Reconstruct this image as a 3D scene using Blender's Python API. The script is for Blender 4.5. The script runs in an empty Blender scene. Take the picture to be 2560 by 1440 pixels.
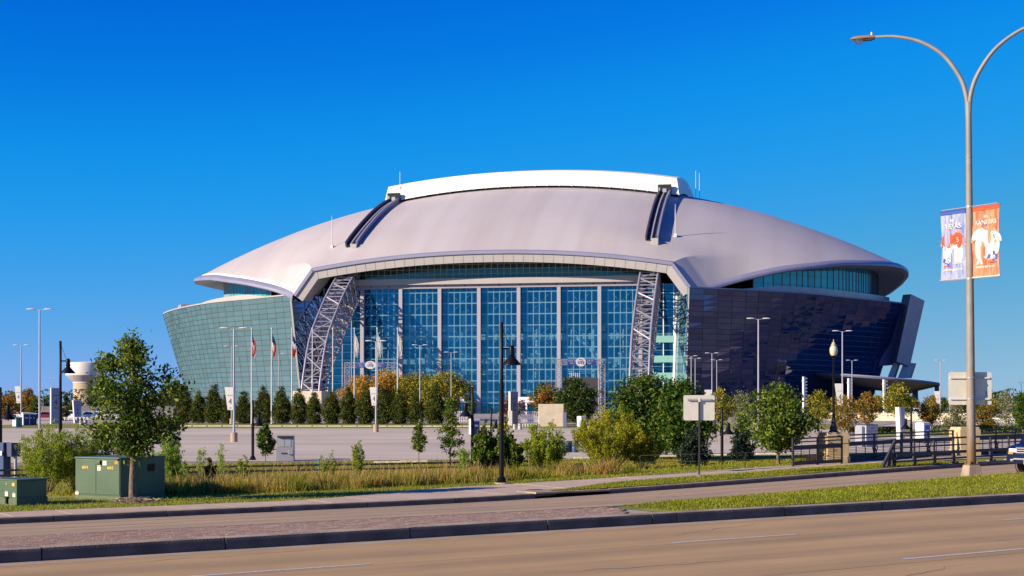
import bpy, bmesh, math, random
import numpy as np
from mathutils import Vector, Matrix

# ------------------------------------------------------------------ camera, sky, sun, exposure
SC = bpy.context.scene
COL = SC.collection
CAM_H = 2.5
cam_d = bpy.data.cameras.new('camera'); cam = bpy.data.objects.new('camera', cam_d)
COL.objects.link(cam); SC.camera = cam
cam.location = (0, 0, CAM_H); cam.rotation_euler = (math.radians(90), 0, 0)
cam_d.lens = 50; cam_d.sensor_width = 36; cam_d.sensor_fit = 'HORIZONTAL'
cam_d.shift_y = 0.1113
cam_d.clip_start = 0.1; cam_d.clip_end = 12000

SUN_EL, SUN_AZ = math.radians(22), math.radians(243)      # azimuth clockwise from +Y
world = bpy.data.worlds.new("World"); SC.world = world; world.use_nodes = True
wn, wl = world.node_tree.nodes, world.node_tree.links
sky = wn.new('ShaderNodeTexSky'); sky.sky_type = 'NISHITA'; sky.sun_disc = False
sky.sun_elevation = SUN_EL; sky.sun_rotation = SUN_AZ
sky.altitude = 0; sky.air_density = 0.7; sky.dust_density = 0.0; sky.ozone_density = 6
# one colour grade for the whole sky: the deep polarised blue of the photograph
k_in = wn.new('ShaderNodeVectorMath'); k_in.operation = 'SCALE'; k_in.inputs['Scale'].default_value = 0.1
k_out = wn.new('ShaderNodeVectorMath'); k_out.operation = 'SCALE'; k_out.inputs['Scale'].default_value = 10.0
crv = wn.new('ShaderNodeRGBCurve')
for ch, pts in enumerate((((0, 0), (.08, .002), (.11, .010), (.17, .056), (.30, .17), (.45, .26), (1, .5)),
                          ((0, 0), (.10, .07), (.178, .185), (.234, .29), (.35, .36), (.535, .43), (.64, .47), (1, .65)),
                          ((0, 0), (.2, .40), (.39, .74), (.486, .82), (.62, .80), (.75, .70), (1, .75)))):
    c = crv.mapping.curves[ch]
    while len(c.points) < len(pts): c.points.new(.5, .5)
    for q, (x, y) in zip(c.points, pts): q.location = (x, y)
crv.mapping.update()
wl.new(sky.outputs[0], k_in.inputs[0]); wl.new(k_in.outputs[0], crv.inputs['Color']); wl.new(crv.outputs[0], k_out.inputs[0])
wl.new(k_out.outputs[0], wn['Background'].inputs[0])
wn['Background'].inputs[1].default_value = 0.062
sun_d = bpy.data.lights.new('sun', 'SUN'); sun = bpy.data.objects.new('sun', sun_d); COL.objects.link(sun)
sun_d.energy = 5.0; sun_d.angle = math.radians(0.5); sun_d.color = (1.0, 0.84, 0.62)
to_sun = Vector((math.sin(SUN_AZ)*math.cos(SUN_EL), math.cos(SUN_AZ)*math.cos(SUN_EL), math.sin(SUN_EL)))
sun.rotation_euler = to_sun.to_track_quat('Z', 'Y').to_euler(); sun.location = (-60, -40, 60)
SC.view_settings.view_transform = 'Standard'; SC.view_settings.look = 'None'
SC.view_settings.gamma = 1; SC.view_settings.use_curve_mapping = False
SC.view_settings.exposure = 0.69
SC.render.engine = 'CYCLES'
SC.cycles.use_denoising = True
SC.cycles.max_bounces = 8; SC.cycles.transparent_max_bounces = 12
SC.cycles.caustics_reflective = False; SC.cycles.caustics_refractive = False

RNG = random.Random(7)
NP = np.random.default_rng(11)
PI = math.pi
R_ = math.radians
F = 50/36*2560            # focal length in pixels of the photograph
HOR = 1005.0              # its horizon row

# ------------------------------------------------------------------ helpers
def sm(t):
    t = max(0.0, min(1.0, t)); return t*t*(3-2*t)

class MB:
    """collects pieces of one mesh"""
    def __init__(s): s.v = []; s.f = []; s.m = []
    def add(s, vs, fs, mi=0):
        b = len(s.v); s.v.extend([tuple(x) for x in vs])
        for f in fs: s.f.append(tuple(b+i for i in f)); s.m.append(mi)
    def box(s, c, d, mi=0, rz=0.0, M=None):
        hx, hy, hz = d[0]/2, d[1]/2, d[2]/2
        vs = [Vector((x*hx, y*hy, z*hz)) for z in (-1, 1) for y in (-1, 1) for x in (-1, 1)]
        if M is None and rz: M = Matrix.Rotation(rz, 3, 'Z')
        if M is not None: vs = [M @ v for v in vs]
        c = Vector(c); vs = [v+c for v in vs]
        s.add(vs, [(0, 2, 3, 1), (4, 5, 7, 6), (0, 1, 5, 4), (2, 6, 7, 3), (0, 4, 6, 2), (1, 3, 7, 5)], mi)
    def quad(s, a, b, c, d, mi=0): s.add([a, b, c, d], [(0, 1, 2, 3)], mi)
    def poly(s, pts, mi=0): s.add(pts, [tuple(range(len(pts)))], mi)
    def bar(s, p, q, w, h=None, mi=0, up=(0, 0, 1)):
        p, q = Vector(p), Vector(q); h = w if h is None else h
        d = (q-p).normalized(); u = Vector(up)
        if abs(d.dot(u)) > .98: u = Vector((1, 0, 0))
        x = d.cross(u).normalized(); y = x.cross(d).normalized()
        vs = [e + x*(a*w/2) + y*(b*h/2) for e in (p, q) for b in (-1, 1) for a in (-1, 1)]
        s.add(vs, [(0, 1, 3, 2), (4, 6, 7, 5), (0, 4, 5, 1), (2, 3, 7, 6), (0, 2, 6, 4), (1, 5, 7, 3)], mi)
    def tube(s, pts, rad, n=8, mi=0, cap=True):
        pts = [Vector(p) for p in pts]
        if not hasattr(rad, '__len__'): rad = [rad]*len(pts)
        vs = []; prev = None
        for i, p in enumerate(pts):
            d = (pts[min(i+1, len(pts)-1)]-pts[max(i-1, 0)]).normalized()
            if prev is None:
                u = Vector((0, 0, 1)) if abs(d.z) < .95 else Vector((1, 0, 0))
                x = d.cross(u).normalized()
            else:
                x = (prev - d*prev.dot(d)).normalized()
            prev = x; y = d.cross(x).normalized()
            for k in range(n):
                a = 2*PI*k/n; vs.append(p + (x*math.cos(a)+y*math.sin(a))*rad[i])
        fs = []
        for i in range(len(pts)-1):
            for k in range(n):
                a, b = i*n+k, i*n+(k+1) % n
                fs.append((a, b, b+n, a+n))
        if cap:
            fs.append(tuple(reversed(range(n)))); fs.append(tuple(range((len(pts)-1)*n, len(pts)*n)))
        s.add(vs, fs, mi)
    def lathe(s, prof, n=16, c=(0, 0, 0), mi=0, cap=True):
        vs = []; fs = []; c = Vector(c)
        for r, z in prof:
            for k in range(n):
                a = 2*PI*k/n; vs.append(c+Vector((r*math.cos(a), r*math.sin(a), z)))
        for i in range(len(prof)-1):
            for k in range(n):
                a, b = i*n+k, i*n+(k+1) % n
                fs.append((a, b, b+n, a+n))
        if cap:
            fs.append(tuple(reversed(range(n)))); fs.append(tuple(range((len(prof)-1)*n, len(prof)*n)))
        s.add(vs, fs, mi)
    def prism(s, poly, z0, z1, mi=0):
        n = len(poly)
        vs = [(x, y, z0) for x, y in poly]+[(x, y, z1) for x, y in poly]
        fs = [tuple(reversed(range(n))), tuple(range(n, 2*n))]+[(i, (i+1) % n, n+(i+1) % n, n+i) for i in range(n)]
        s.add(vs, fs, mi)
    def extrude(s, pts, d, mi=0):
        """planar polygon of 3-D points, thickened by vector d"""
        n = len(pts); pts = [Vector(p) for p in pts]; d = Vector(d)
        vs = pts+[p+d for p in pts]
        fs = [tuple(reversed(range(n))), tuple(range(n, 2*n))]+[(i, (i+1) % n, n+(i+1) % n, n+i) for i in range(n)]
        s.add(vs, fs, mi)
    def grid(s, rows, mi=0, flip=False):
        nr, nc = len(rows), len(rows[0]); vs = [p for r in rows for p in r]; fs = []
        for i in range(nr-1):
            for j in range(nc-1):
                q = (i*nc+j, i*nc+j+1, (i+1)*nc+j+1, (i+1)*nc+j)
                fs.append(tuple(reversed(q)) if flip else q)
        s.add(vs, fs, mi)
    def mesh(s, name, mats, smooth=None, bevel=0.0, fix=True):
        me = bpy.data.meshes.new(name); me.from_pydata(s.v, [], s.f)
        if not isinstance(mats, (list, tuple)): mats = [mats]
        for m in mats: me.materials.append(m)
        if len(mats) > 1: me.polygons.foreach_set('material_index', s.m)
        if fix or bevel:
            bm = bmesh.new(); bm.from_mesh(me)
            if bevel:
                bmesh.ops.bevel(bm, geom=[e for e in bm.edges if len(e.link_faces) == 2 and e.calc_face_angle(0) > .6],
                                offset=bevel, segments=2, affect='EDGES', profile=.5)
            if fix: bmesh.ops.recalc_face_normals(bm, faces=bm.faces)
            bm.to_mesh(me); bm.free()
        if smooth is not None:
            me.polygons.foreach_set('use_smooth', [True]*len(me.polygons))
            me.set_sharp_from_angle(angle=R_(smooth))
        me.update(); return me
    def build(s, name, mats, parent=None, smooth=None, bevel=0.0, fix=True, loc=None, rz=0.0):
        return link(name, s.mesh(name, mats, smooth, bevel, fix), parent, loc, rz)

def link(name, me, parent=None, loc=None, rz=0.0):
    o = bpy.data.objects.new(name, me); COL.objects.link(o)
    if parent is not None: o.parent = parent
    if loc is not None: o.location = loc
    if rz: o.rotation_euler = (0, 0, rz)
    return o

def tag(o, label=None, cat=None, group=None, kind=None):
    if label: o['label'] = label
    if cat: o['category'] = cat
    if group: o['group'] = group
    if kind: o['kind'] = kind
    return o

def thing(name, label, cat, loc=(0, 0, 0), rz=0.0, group=None):
    o = bpy.data.objects.new(name, None); COL.objects.link(o)
    o.location = loc; o.rotation_euler = (0, 0, rz); o.empty_display_size = .3
    return tag(o, label, cat, group)

def setting(name, loc=(0, 0, 0)):
    o = bpy.data.objects.new(name, None); COL.objects.link(o); o.location = loc
    o['kind'] = 'structure'; return o

def dup(root, loc, rz=0.0, label=None, group=None, scale=None):
    r = root.copy(); COL.objects.link(r); r.location = loc; r.rotation_euler = (0, 0, rz)
    if scale: r.scale = (scale,)*3 if not hasattr(scale, '__len__') else scale
    if label: r['label'] = label
    if group: r['group'] = group
    for ch in KIDS(root):
        c = ch.copy(); COL.objects.link(c); c.parent = r
        for g in KIDS(ch):
            d = g.copy(); COL.objects.link(d); d.parent = c
    return r

def KIDS(o): return [c for c in COL.objects if c.parent is o] if False else list(o.children)

def text_mesh(name, body, size, mat_, depth=.004, align='CENTER', bold=0.0, sx=1.0):
    cu = bpy.data.curves.new(name, 'FONT'); cu.body = body; cu.size = size
    cu.align_x = align; cu.align_y = 'CENTER'; cu.extrude = depth; cu.offset = bold
    cu.resolution_u = 3
    ob = bpy.data.objects.new('tmp_text', cu); COL.objects.link(ob)
    dg = bpy.context.evaluated_depsgraph_get(); dg.update()
    me = bpy.data.meshes.new_from_object(ob.evaluated_get(dg))
    bpy.data.objects.remove(ob); me.name = name
    if sx != 1: me.transform(Matrix.Diagonal((sx, 1, 1, 1)))
    me.materials.clear(); me.materials.append(mat_)
    return me

def face_text(name, body, size, mat_, parent, loc, normal_rz, depth=.004, bold=0.0, sx=1.0, tilt=0.0):
    """lettering standing upright; normal_rz: 0 faces -Y, PI/2 faces +X"""
    me = text_mesh(name, body, size, mat_, depth, 'CENTER', bold, sx)
    o = link(name, me, parent, loc); o.rotation_euler = (PI/2, tilt, normal_rz); return o

# ------------------------------------------------------------------ materials
def mat(name, col, rough=.6, metal=0.0, var=0.0, scale=3.0, bump=0.0, bscale=40.0, spec=.5, col2=None, coat=0.0, world_co=False, detail=4):
    m = bpy.data.materials.new(name); m.use_nodes = True
    n, l = m.node_tree.nodes, m.node_tree.links; b = n['Principled BSDF']
    b.inputs['Base Color'].default_value = (*col, 1); b.inputs['Roughness'].default_value = rough
    b.inputs['Metallic'].default_value = metal; b.inputs['Specular IOR Level'].default_value = spec
    if coat: b.inputs['Coat Weight'].default_value = coat
    if var or bump or col2:
        if world_co: co = n.new('ShaderNodeNewGeometry').outputs['Position']
        else: co = n.new('ShaderNodeTexCoord').outputs['Object']
    if var or col2:
        t = n.new('ShaderNodeTexNoise'); t.inputs['Scale'].default_value = scale; t.inputs['Detail'].default_value = detail
        l.new(co, t.inputs['Vector'])
        r = n.new('ShaderNodeValToRGB'); l.new(t.outputs[0], r.inputs[0])
        c2 = col2 if col2 else tuple(min(1, c*(1+var)) for c in col)
        c1 = col if col2 else tuple(c*(1-var) for c in col)
        r.color_ramp.elements[0].color = (*c1, 1); r.color_ramp.elements[1].color = (*c2, 1)
        r.color_ramp.elements[0].position = .32; r.color_ramp.elements[1].position = .68
        l.new(r.outputs[0], b.inputs['Base Color'])
    if bump:
        t2 = n.new('ShaderNodeTexNoise'); t2.inputs['Scale'].default_value = bscale; t2.inputs['Detail'].default_value = 3
        l.new(co, t2.inputs['Vector'])
        bp = n.new('ShaderNodeBump'); bp.inputs['Strength'].default_value = bump; bp.inputs['Distance'].default_value = .02
        l.new(t2.outputs[0], bp.inputs['Height']); l.new(bp.outputs[0], b.inputs['Normal'])
    return m

def leaf_mat(name, stops, trans=.35, rough=.6, patch=.35, pscale=1.2, gain=1.0):
    """foliage: every leaf (mesh island) gets its own colour from the ramp, with patches of tone across the crown"""
    m = bpy.data.materials.new(name); m.use_nodes = True
    n, l = m.node_tree.nodes, m.node_tree.links; b = n['Principled BSDF']; out = n['Material Output']
    g = n.new('ShaderNodeNewGeometry')
    tc = n.new('ShaderNodeTexCoord'); t = n.new('ShaderNodeTexNoise'); t.inputs['Scale'].default_value = pscale
    l.new(tc.outputs['Object'], t.inputs['Vector'])
    mx = n.new('ShaderNodeMath'); mx.operation = 'MULTIPLY_ADD'; mx.inputs[1].default_value = patch*2; mx.inputs[2].default_value = -patch
    l.new(t.outputs[0], mx.inputs[0])
    ad = n.new('ShaderNodeMath'); ad.operation = 'ADD'; ad.use_clamp = True
    l.new(g.outputs['Random Per Island'], ad.inputs[0]); l.new(mx.outputs[0], ad.inputs[1])
    r = n.new('ShaderNodeValToRGB'); l.new(ad.outputs[0], r.inputs[0])
    el = r.color_ramp.elements
    while len(el) < len(stops): el.new(.5)
    for i, (p, c) in enumerate(stops): el[i].position = p; el[i].color = (*[min(.75, q*gain) for q in c], 1)
    l.new(r.outputs[0], b.inputs['Base Color']); b.inputs['Roughness'].default_value = rough
    b.inputs['Specular IOR Level'].default_value = .25
    tr = n.new('ShaderNodeBsdfTranslucent'); l.new(r.outputs[0], tr.inputs['Color'])
    mix = n.new('ShaderNodeMixShader'); mix.inputs[0].default_value = trans
    l.new(b.outputs[0], mix.inputs[1]); l.new(tr.outputs[0], mix.inputs[2]); l.new(mix.outputs[0], out.inputs['Surface'])
    return m

def glass_mat(name, tint, refl, f_refl, rough=.02, diff=None, f_diff=0.0, var=0.0):
    """coated architectural glass: tinted see-through + tinted mirror (+ a little body colour)"""
    m = bpy.data.materials.new(name); m.use_nodes = True
    n, l = m.node_tree.nodes, m.node_tree.links; out = n['Material Output']; n.remove(n['Principled BSDF'])
    t = n.new('ShaderNodeBsdfTransparent'); t.inputs[0].default_value = (*tint, 1)
    g = n.new('ShaderNodeBsdfGlossy'); g.inputs[0].default_value = (*refl, 1); g.inputs['Roughness'].default_value = rough
    mix = n.new('ShaderNodeMixShader'); mix.inputs[0].default_value = f_refl
    l.new(t.outputs[0], mix.inputs[1]); l.new(g.outputs[0], mix.inputs[2]); last = mix
    if diff:
        d = n.new('ShaderNodeBsdfDiffuse'); d.inputs[0].default_value = (*diff, 1)
        if var:      # glass comes in batches: every pane a slightly different tone
            gi = n.new('ShaderNodeNewGeometry'); oi = n.new('ShaderNodeObjectInfo'); ad = n.new('ShaderNodeMath'); l.new(gi.outputs['Random Per Island'], ad.inputs[0]); l.new(oi.outputs['Random'], ad.inputs[1])
            fr = n.new('ShaderNodeMath'); fr.operation = 'FRACT'; l.new(ad.outputs[0], fr.inputs[0])
            mr = n.new('ShaderNodeMapRange'); mr.inputs['To Min'].default_value = 1-var; mr.inputs['To Max'].default_value = 1+var; l.new(fr.outputs[0], mr.inputs['Value'])
            vm = n.new('ShaderNodeVectorMath'); vm.operation = 'SCALE'; vm.inputs[0].default_value = diff; l.new(mr.outputs[0], vm.inputs['Scale']); l.new(vm.outputs[0], d.inputs[0])
            vg = n.new('ShaderNodeVectorMath'); vg.operation = 'SCALE'; vg.inputs[0].default_value = refl; l.new(mr.outputs[0], vg.inputs['Scale']); l.new(vg.outputs[0], g.inputs[0])
        m2 = n.new('ShaderNodeMixShader'); m2.inputs[0].default_value = f_diff
        l.new(mix.outputs[0], m2.inputs[1]); l.new(d.outputs[0], m2.inputs[2]); last = m2
    l.new(last.outputs[0], out.inputs['Surface']); return m

M = {}
M['road'] = None
M['concrete'] = mat('concrete', (.36, .275, .20), .85, var=.14, scale=.9, bump=.25, bscale=30)
M['kerb_shade'] = mat('kerb_shade', (.085, .066, .055), .9, col2=(.16, .125, .10), scale=2.2, bump=.3, bscale=25, detail=6)  # shade of the kerb faces, put into a darker concrete colour
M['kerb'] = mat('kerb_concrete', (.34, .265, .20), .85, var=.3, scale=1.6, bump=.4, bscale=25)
M['slab'] = mat('slab_concrete', (.47, .355, .265), .85, var=.10, scale=1.1, bump=.2, bscale=30)
M['lot'] = None
M['brick'] = mat('paver_brick', (.31, .19, .13), .85, col2=(.39, .27, .185), scale=2.5, bump=.3, bscale=40)
M['soil'] = mat('mulch', (.10, .065, .04), .95, col2=(.20, .14, .09), scale=14, bump=.8, bscale=30)
M['grass'] = mat('lawn', (.13, .155, .008), .9, col2=(.27, .26, .02), scale=.9, bump=.7, bscale=60, world_co=True, detail=8)
M['rough_grass'] = mat('rough_grass', (.19, .19, .012), .95, col2=(.33, .28, .035), scale=1.5, bump=.8, bscale=40, world_co=True, detail=8)
M['white_paint'] = mat('white_paint', (.72, .70, .66), .6, var=.15, scale=9)
M['white_metal'] = mat('white_metal', (.62, .61, .62), .45, var=.03, scale=2)
M['grey_metal'] = mat('grey_metal', (.42, .42, .46), .45, metal=.3, var=.05, scale=3)
M['galv'] = mat('galvanised_pole', (.36, .36, .41), .45, metal=.35, var=.06, scale=2)
M['pole_paint'] = mat('lamp_pole_paint', (.25, .215, .19), .55, var=.10, scale=3, bump=.1, bscale=50)
M['rust'] = mat('rust_stain', (.13, .075, .025), .8, col2=(.22, .15, .075), scale=2.5, bump=.2)
M['black'] = mat('black_metal', (.006, .006, .009), .4, var=.2, scale=4, spec=.2)
M['iron'] = mat('bridge_iron', (.040, .034, .042), .5, var=.2, scale=6)
M['dark'] = mat('dark_gap', (.015, .015, .018), .8)
M['green_box'] = mat('green_cabinet_paint', (.062, .115, .068), .45, var=.16, scale=1.3, bump=.05, bscale=60)
M['green_dk'] = mat('green_cabinet_plinth', (.085, .125, .065), .6, var=.12, scale=2)
M['yellow'] = mat('yellow_decal', (.80, .50, .03), .5)
M['orange_dec'] = mat('orange_decal', (.75, .22, .03), .5)
M['white_dec'] = mat('white_decal', (.80, .77, .70), .5)
M['sign_back'] = mat('sign_aluminium', (.74, .70, .60), .42, metal=.25, var=.05, scale=4)
M['stone'] = mat('pier_stone', (.52, .40, .22), .85, var=.10, scale=3, bump=.25, bscale=30)
M['beige'] = mat('beige_block', (.62, .52, .40), .85, var=.10, scale=.8, bump=.1)
M['bark'] = mat('bark', (.09, .062, .042), .95, col2=(.22, .165, .12), scale=7, bump=.9, bscale=18)
M['bark_pale'] = mat('pale_bark', (.24, .20, .16), .9, var=.25, scale=5, bump=.5)
M['tyre'] = mat('tyre_rubber', (.018, .018, .02), .85)
M['ink'] = mat('dark_ink', (.03, .03, .05), .6)
M['ban_white'] = mat('banner_white', (.66, .65, .63), .7)
M['navy'] = mat('navy_paint', (.02, .03, .12), .5)
# ------------------------------------------------------------------ road frame: s along the road, t across it (away from the camera)
TH = R_(33)
U = Vector((math.cos(TH), math.sin(TH), 0)); N = Vector((-math.sin(TH), math.cos(TH), 0)); O = Vector((0, 27.2, 0))
TK = 14.8          # far kerb
LOT = -0.9
def ST(s, t, z=0.0): return O+U*s+N*t+Vector((0, 0, z))
def inv_st(x, y):
    d = Vector((x, y, 0))-O; return d.dot(U), d.dot(N)
def zf(s): return -0.63*(1-sm((s-5)/35))
def zroad(s, t): return 0.0 if t <= 0 else zf(s)*min(t/TK, 1)
def zg(s, t):
    if t < TK: return zroad(s, t)
    top = zf(s)+.16
    return top+(LOT-top)*sm((t-20.5)/13)
def tm(s):           # far edge of the median: narrow beside the turn lane on the left, wide on the right
    return 2.3+4.6*sm((s-2)/24)
def gz(x, y):
    s, t = inv_st(x, y); return zg(s, t)
def gd(px, py):
    """point of the terrain seen at a pixel of the photograph"""
    z = -.4
    for _ in range(40):
        D = F*(CAM_H-z)/(py-HOR); x = (px-1280)/F*D; z = .5*z+.5*gz(x, D)
    return Vector((x, D, gz(x, D)))
def at(px, py, D): return Vector(((px-1280)/F*D, D, CAM_H+(HOR-py)/F*D))
def lotpt(px, D): 
    x = (px-1280)/F*D; return Vector((x, D, gz(x, D)))

# --- road surface material: sand-coloured concrete, polished wheel tracks along the lanes, specks and hairline stains
def road_mat(name, base, lane=3.6, off=0.0):
    m = mat(name, base, .8); n, l = m.node_tree.nodes, m.node_tree.links; b = n['Principled BSDF']
    g = n.new('ShaderNodeNewGeometry')
    dn = n.new('ShaderNodeVectorMath'); dn.operation = 'DOT_PRODUCT'; dn.inputs[1].default_value = N
    du = n.new('ShaderNodeVectorMath'); du.operation = 'DOT_PRODUCT'; du.inputs[1].default_value = U
    l.new(g.outputs['Position'], dn.inputs[0]); l.new(g.outputs['Position'], du.inputs[0])
    cmb = n.new('ShaderNodeCombineXYZ')
    sc_ = n.new('ShaderNodeMath'); sc_.operation = 'MULTIPLY'; sc_.inputs[1].default_value = .05
    l.new(du.outputs['Value'], sc_.inputs[0]); l.new(sc_.outputs[0], cmb.inputs[0]); l.new(dn.outputs['Value'], cmb.inputs[1])
    t1 = n.new('ShaderNodeTexNoise'); t1.inputs['Scale'].default_value = 1.3; t1.inputs['Detail'].default_value = 5; l.new(cmb.outputs[0], t1.inputs['Vector'])
    sn = n.new('ShaderNodeMath'); sn.operation = 'MULTIPLY_ADD'; sn.inputs[1].default_value = 2*PI/(lane/2); sn.inputs[2].default_value = off
    l.new(dn.outputs['Value'], sn.inputs[0])
    si = n.new('ShaderNodeMath'); si.operation = 'SINE'; l.new(sn.outputs[0], si.inputs[0])
    t2 = n.new('ShaderNodeTexNoise'); t2.inputs['Scale'].default_value = 55; t2.inputs['Detail'].default_value = 2; l.new(g.outputs['Position'], t2.inputs['Vector'])
    t3 = n.new('ShaderNodeTexNoise'); t3.inputs['Scale'].default_value = .5; t3.inputs['Detail'].default_value = 6; l.new(g.outputs['Position'], t3.inputs['Vector'])
    def ma(a, k, c):
        q = n.new('ShaderNodeMath'); q.operation = 'MULTIPLY_ADD'; l.new(a, q.inputs[0]); q.inputs[1].default_value = k
        if isinstance(c, float): q.inputs[2].default_value = c
        else: l.new(c, q.inputs[2])
        return q.outputs[0]
    v = ma(t1.outputs[0], .75, .22); v = ma(si.outputs[0], -.07, v); v = ma(t2.outputs[0], .55, v); v = ma(t3.outputs[0], .40, v)
    vm = n.new('ShaderNodeVectorMath'); vm.operation = 'SCALE'; vm.inputs[0].default_value = base
    l.new(v, vm.inputs['Scale']); l.new(vm.outputs[0], b.inputs['Base Color'])
    bp = n.new('ShaderNodeBump'); bp.inputs['Strength'].default_value = .35; bp.inputs['Distance'].default_value = .01
    l.new(t2.outputs[0], bp.inputs['Height']); l.new(bp.outputs[0], b.inputs['Normal'])
    return m
M['road'] = road_mat('road_concrete', (.36, .235, .108), 3.7)
M['road_far'] = road_mat('far_road_concrete', (.34, .24, .14), 3.6, 1.0)
M['lot'] = mat('parking_concrete', (.50, .42, .325), .85, col2=(.62, .53, .42), scale=.05, world_co=True, detail=10, bump=.1, bscale=20)
_n, _l = M['lot'].node_tree.nodes, M['lot'].node_tree.links      # long drag marks and joints across the car park slabs
_b = _n['Principled BSDF']; _src = _b.inputs['Base Color'].links[0].from_socket; _g = _n.new('ShaderNodeNewGeometry'); _mp = _n.new('ShaderNodeMapping'); _mp.inputs['Scale'].default_value = (.012, .45, 1); _mp.inputs['Rotation'].default_value = (0, 0, R_(-3)); _l.new(_g.outputs['Position'], _mp.inputs[0])
_t = _n.new('ShaderNodeTexNoise'); _t.inputs['Scale'].default_value = 1.0; _t.inputs['Detail'].default_value = 5; _l.new(_mp.outputs[0], _t.inputs['Vector'])
_r = _n.new('ShaderNodeValToRGB'); _r.color_ramp.elements[0].position = .34; _r.color_ramp.elements[0].color = (.80, .78, .78, 1); _r.color_ramp.elements[1].position = .6; _r.color_ramp.elements[1].color = (1, 1, 1, 1); _l.new(_t.outputs[0], _r.inputs[0])
_x = _n.new('ShaderNodeMix'); _x.data_type = 'RGBA'; _x.blend_type = 'MULTIPLY'; _x.inputs[0].default_value = 1; _l.new(_src, _x.inputs[6]); _l.new(_r.outputs[0], _x.inputs[7]); _l.new(_x.outputs[2], _b.inputs['Base Color'])
M['plaza'] = mat('plaza_concrete', (.33, .29, .26), .85, var=.12, scale=.08, world_co=True)
M['field'] = mat('far_ground', (.30, .25, .19), .9, col2=(.17, .16, .09), scale=.02, world_co=True, detail=6)

def strip(name, m, ss, ts, zfun, parent=None, kind='structure', lift=0.0):
    b = MB(); b.grid([[ST(s, t(s) if callable(t) else t, zfun(s, t(s) if callable(t) else t)+lift) for t in ts] for s in ss])
    o = b.build(name, m, parent, smooth=60, fix=False)
    for p in o.data.polygons: pass
    if parent is None: o['kind'] = kind
    return o
SS = [-90+3*i for i in range(21)]+[-28+1.0*i for i in range(90)]+[63+4*i for i in range(30)]

# far ground: one sheet to the horizon
b = MB(); b.grid([[(x, y, LOT-.02) for x in np.linspace(-6000, 6000, 13)] for y in list(np.linspace(-400, 900, 14))+[2000, 5000, 9500]], flip=True)
tag(b.build('ground', M['field'], fix=False), kind='structure')
def sheet(name, m, poly, z):
    bb = MB(); bb.poly([(x, y, z) for x, y in poly]); o = bb.build(name, m, fix=False); o['kind'] = 'structure'
    if o.data.polygons[0].normal.z < 0: o.data.flip_normals()
    return o
sheet('parking_lot', M['lot'], [(-150, 60), (-30, 79), (30, 90), (60, 92), (140, 120), (260, 180), (260, 520), (170, 520), (48, 190), (-75, 190), (-75, 330), (-260, 330), (-260, 60)], LOT)
sheet('plaza', M['plaza'], [(-75, 197), (50, 197), (176, 545), (-200, 545)], LOT-.004)
sheet('lawn', M['grass'], [(-75, 183), (46, 183), (50, 218), (-75, 218)], LOT+.004)
sheet('lawn', M['grass'], [(24.5, 176), (45, 176), (47, 215), (27, 215)], LOT+.006)
sheet('lawn', M['grass'], [(36, 140), (62, 140), (66, 176), (42, 176)], LOT+.008)

# near carriageway, three lanes of concrete with open joints between them
road = setting('road')
for i, (t0, t1) in enumerate(((-11.4, -7.66), (-7.64, -3.41), (-3.39, -.45), (-.44, 0))):
    strip('lane', M['road'] if i < 3 else M['concrete'], SS, (t0, t1), lambda s, t: 0.0, road)
strip('joint_sealant', M['dark'], SS, (-7.70, -7.60), lambda s, t: -.012, road)
strip('joint_sealant', M['dark'], SS, (-3.45, -3.35), lambda s, t: -.012, road)
strip('joint_sealant', M['dark'], SS, (-.47, -.42), lambda s, t: -.02, road)
# far carriageway
strip('far_road', M['road_far'], SS, [tm, lambda s: tm(s)+.3*(TK-tm(s)), lambda s: tm(s)+.7*(TK-tm(s)), TK-.45], lambda s, t: zroad(s, t))
strip('gutter', M['concrete'], SS, [TK-.45, TK], lambda s, t: zroad(s, t)+.003)
# strip on the near side of the road, behind the camera too
strip('near_verge', M['grass'], SS, (-60, -11.55), lambda s, t: .14)
strip('near_kerb', M['kerb'], SS, (-11.55, -11.4), lambda s, t: .14 if t < -11.5 else .02)

# painted lane dashes, 3 m every 9 m
def dash(t, s0, m, ln=3.0, w=.12, lift=.005):
    bb = MB(); k = 6
    bb.grid([[ST(s0+ln*i/k, t+e, zroad(s0+ln*i/k, t)+lift) for e in (-w/2, w/2)] for i in range(k+1)])
    o = bb.build('lane_dash', m, road_marks, fix=False); return o
road_marks = setting('road_markings')
M['worn_paint'] = mat('worn_paint', (.56, .56, .55), .7, col2=(.40, .33, .27), scale=16, detail=6, world_co=True)
M['faint_paint'] = mat('faint_paint', (.42, .36, .31), .75, col2=(.36, .285, .23), scale=14, detail=6, world_co=True)
for k in range(-3, 8):
    dash(-3.22, 1.3+9*k, M['worn_paint']); dash(-7.25, 2.7+9*k, M['worn_paint'])
for k in range(-3, 9):
    dash(TK-3.6, 3.5+9*k, M['faint_paint'], lift=.009)
    if tm(2+9*k) < 7.3: dash(TK-7.1, 1.0+9*k, M['faint_paint'], lift=.009)
for k in range(-4, 20): dash(tm(3*k+1.5)+.35, 3*k, M['faint_paint'], 2.98, .1, .009) if 3*k > 14 else None

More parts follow.
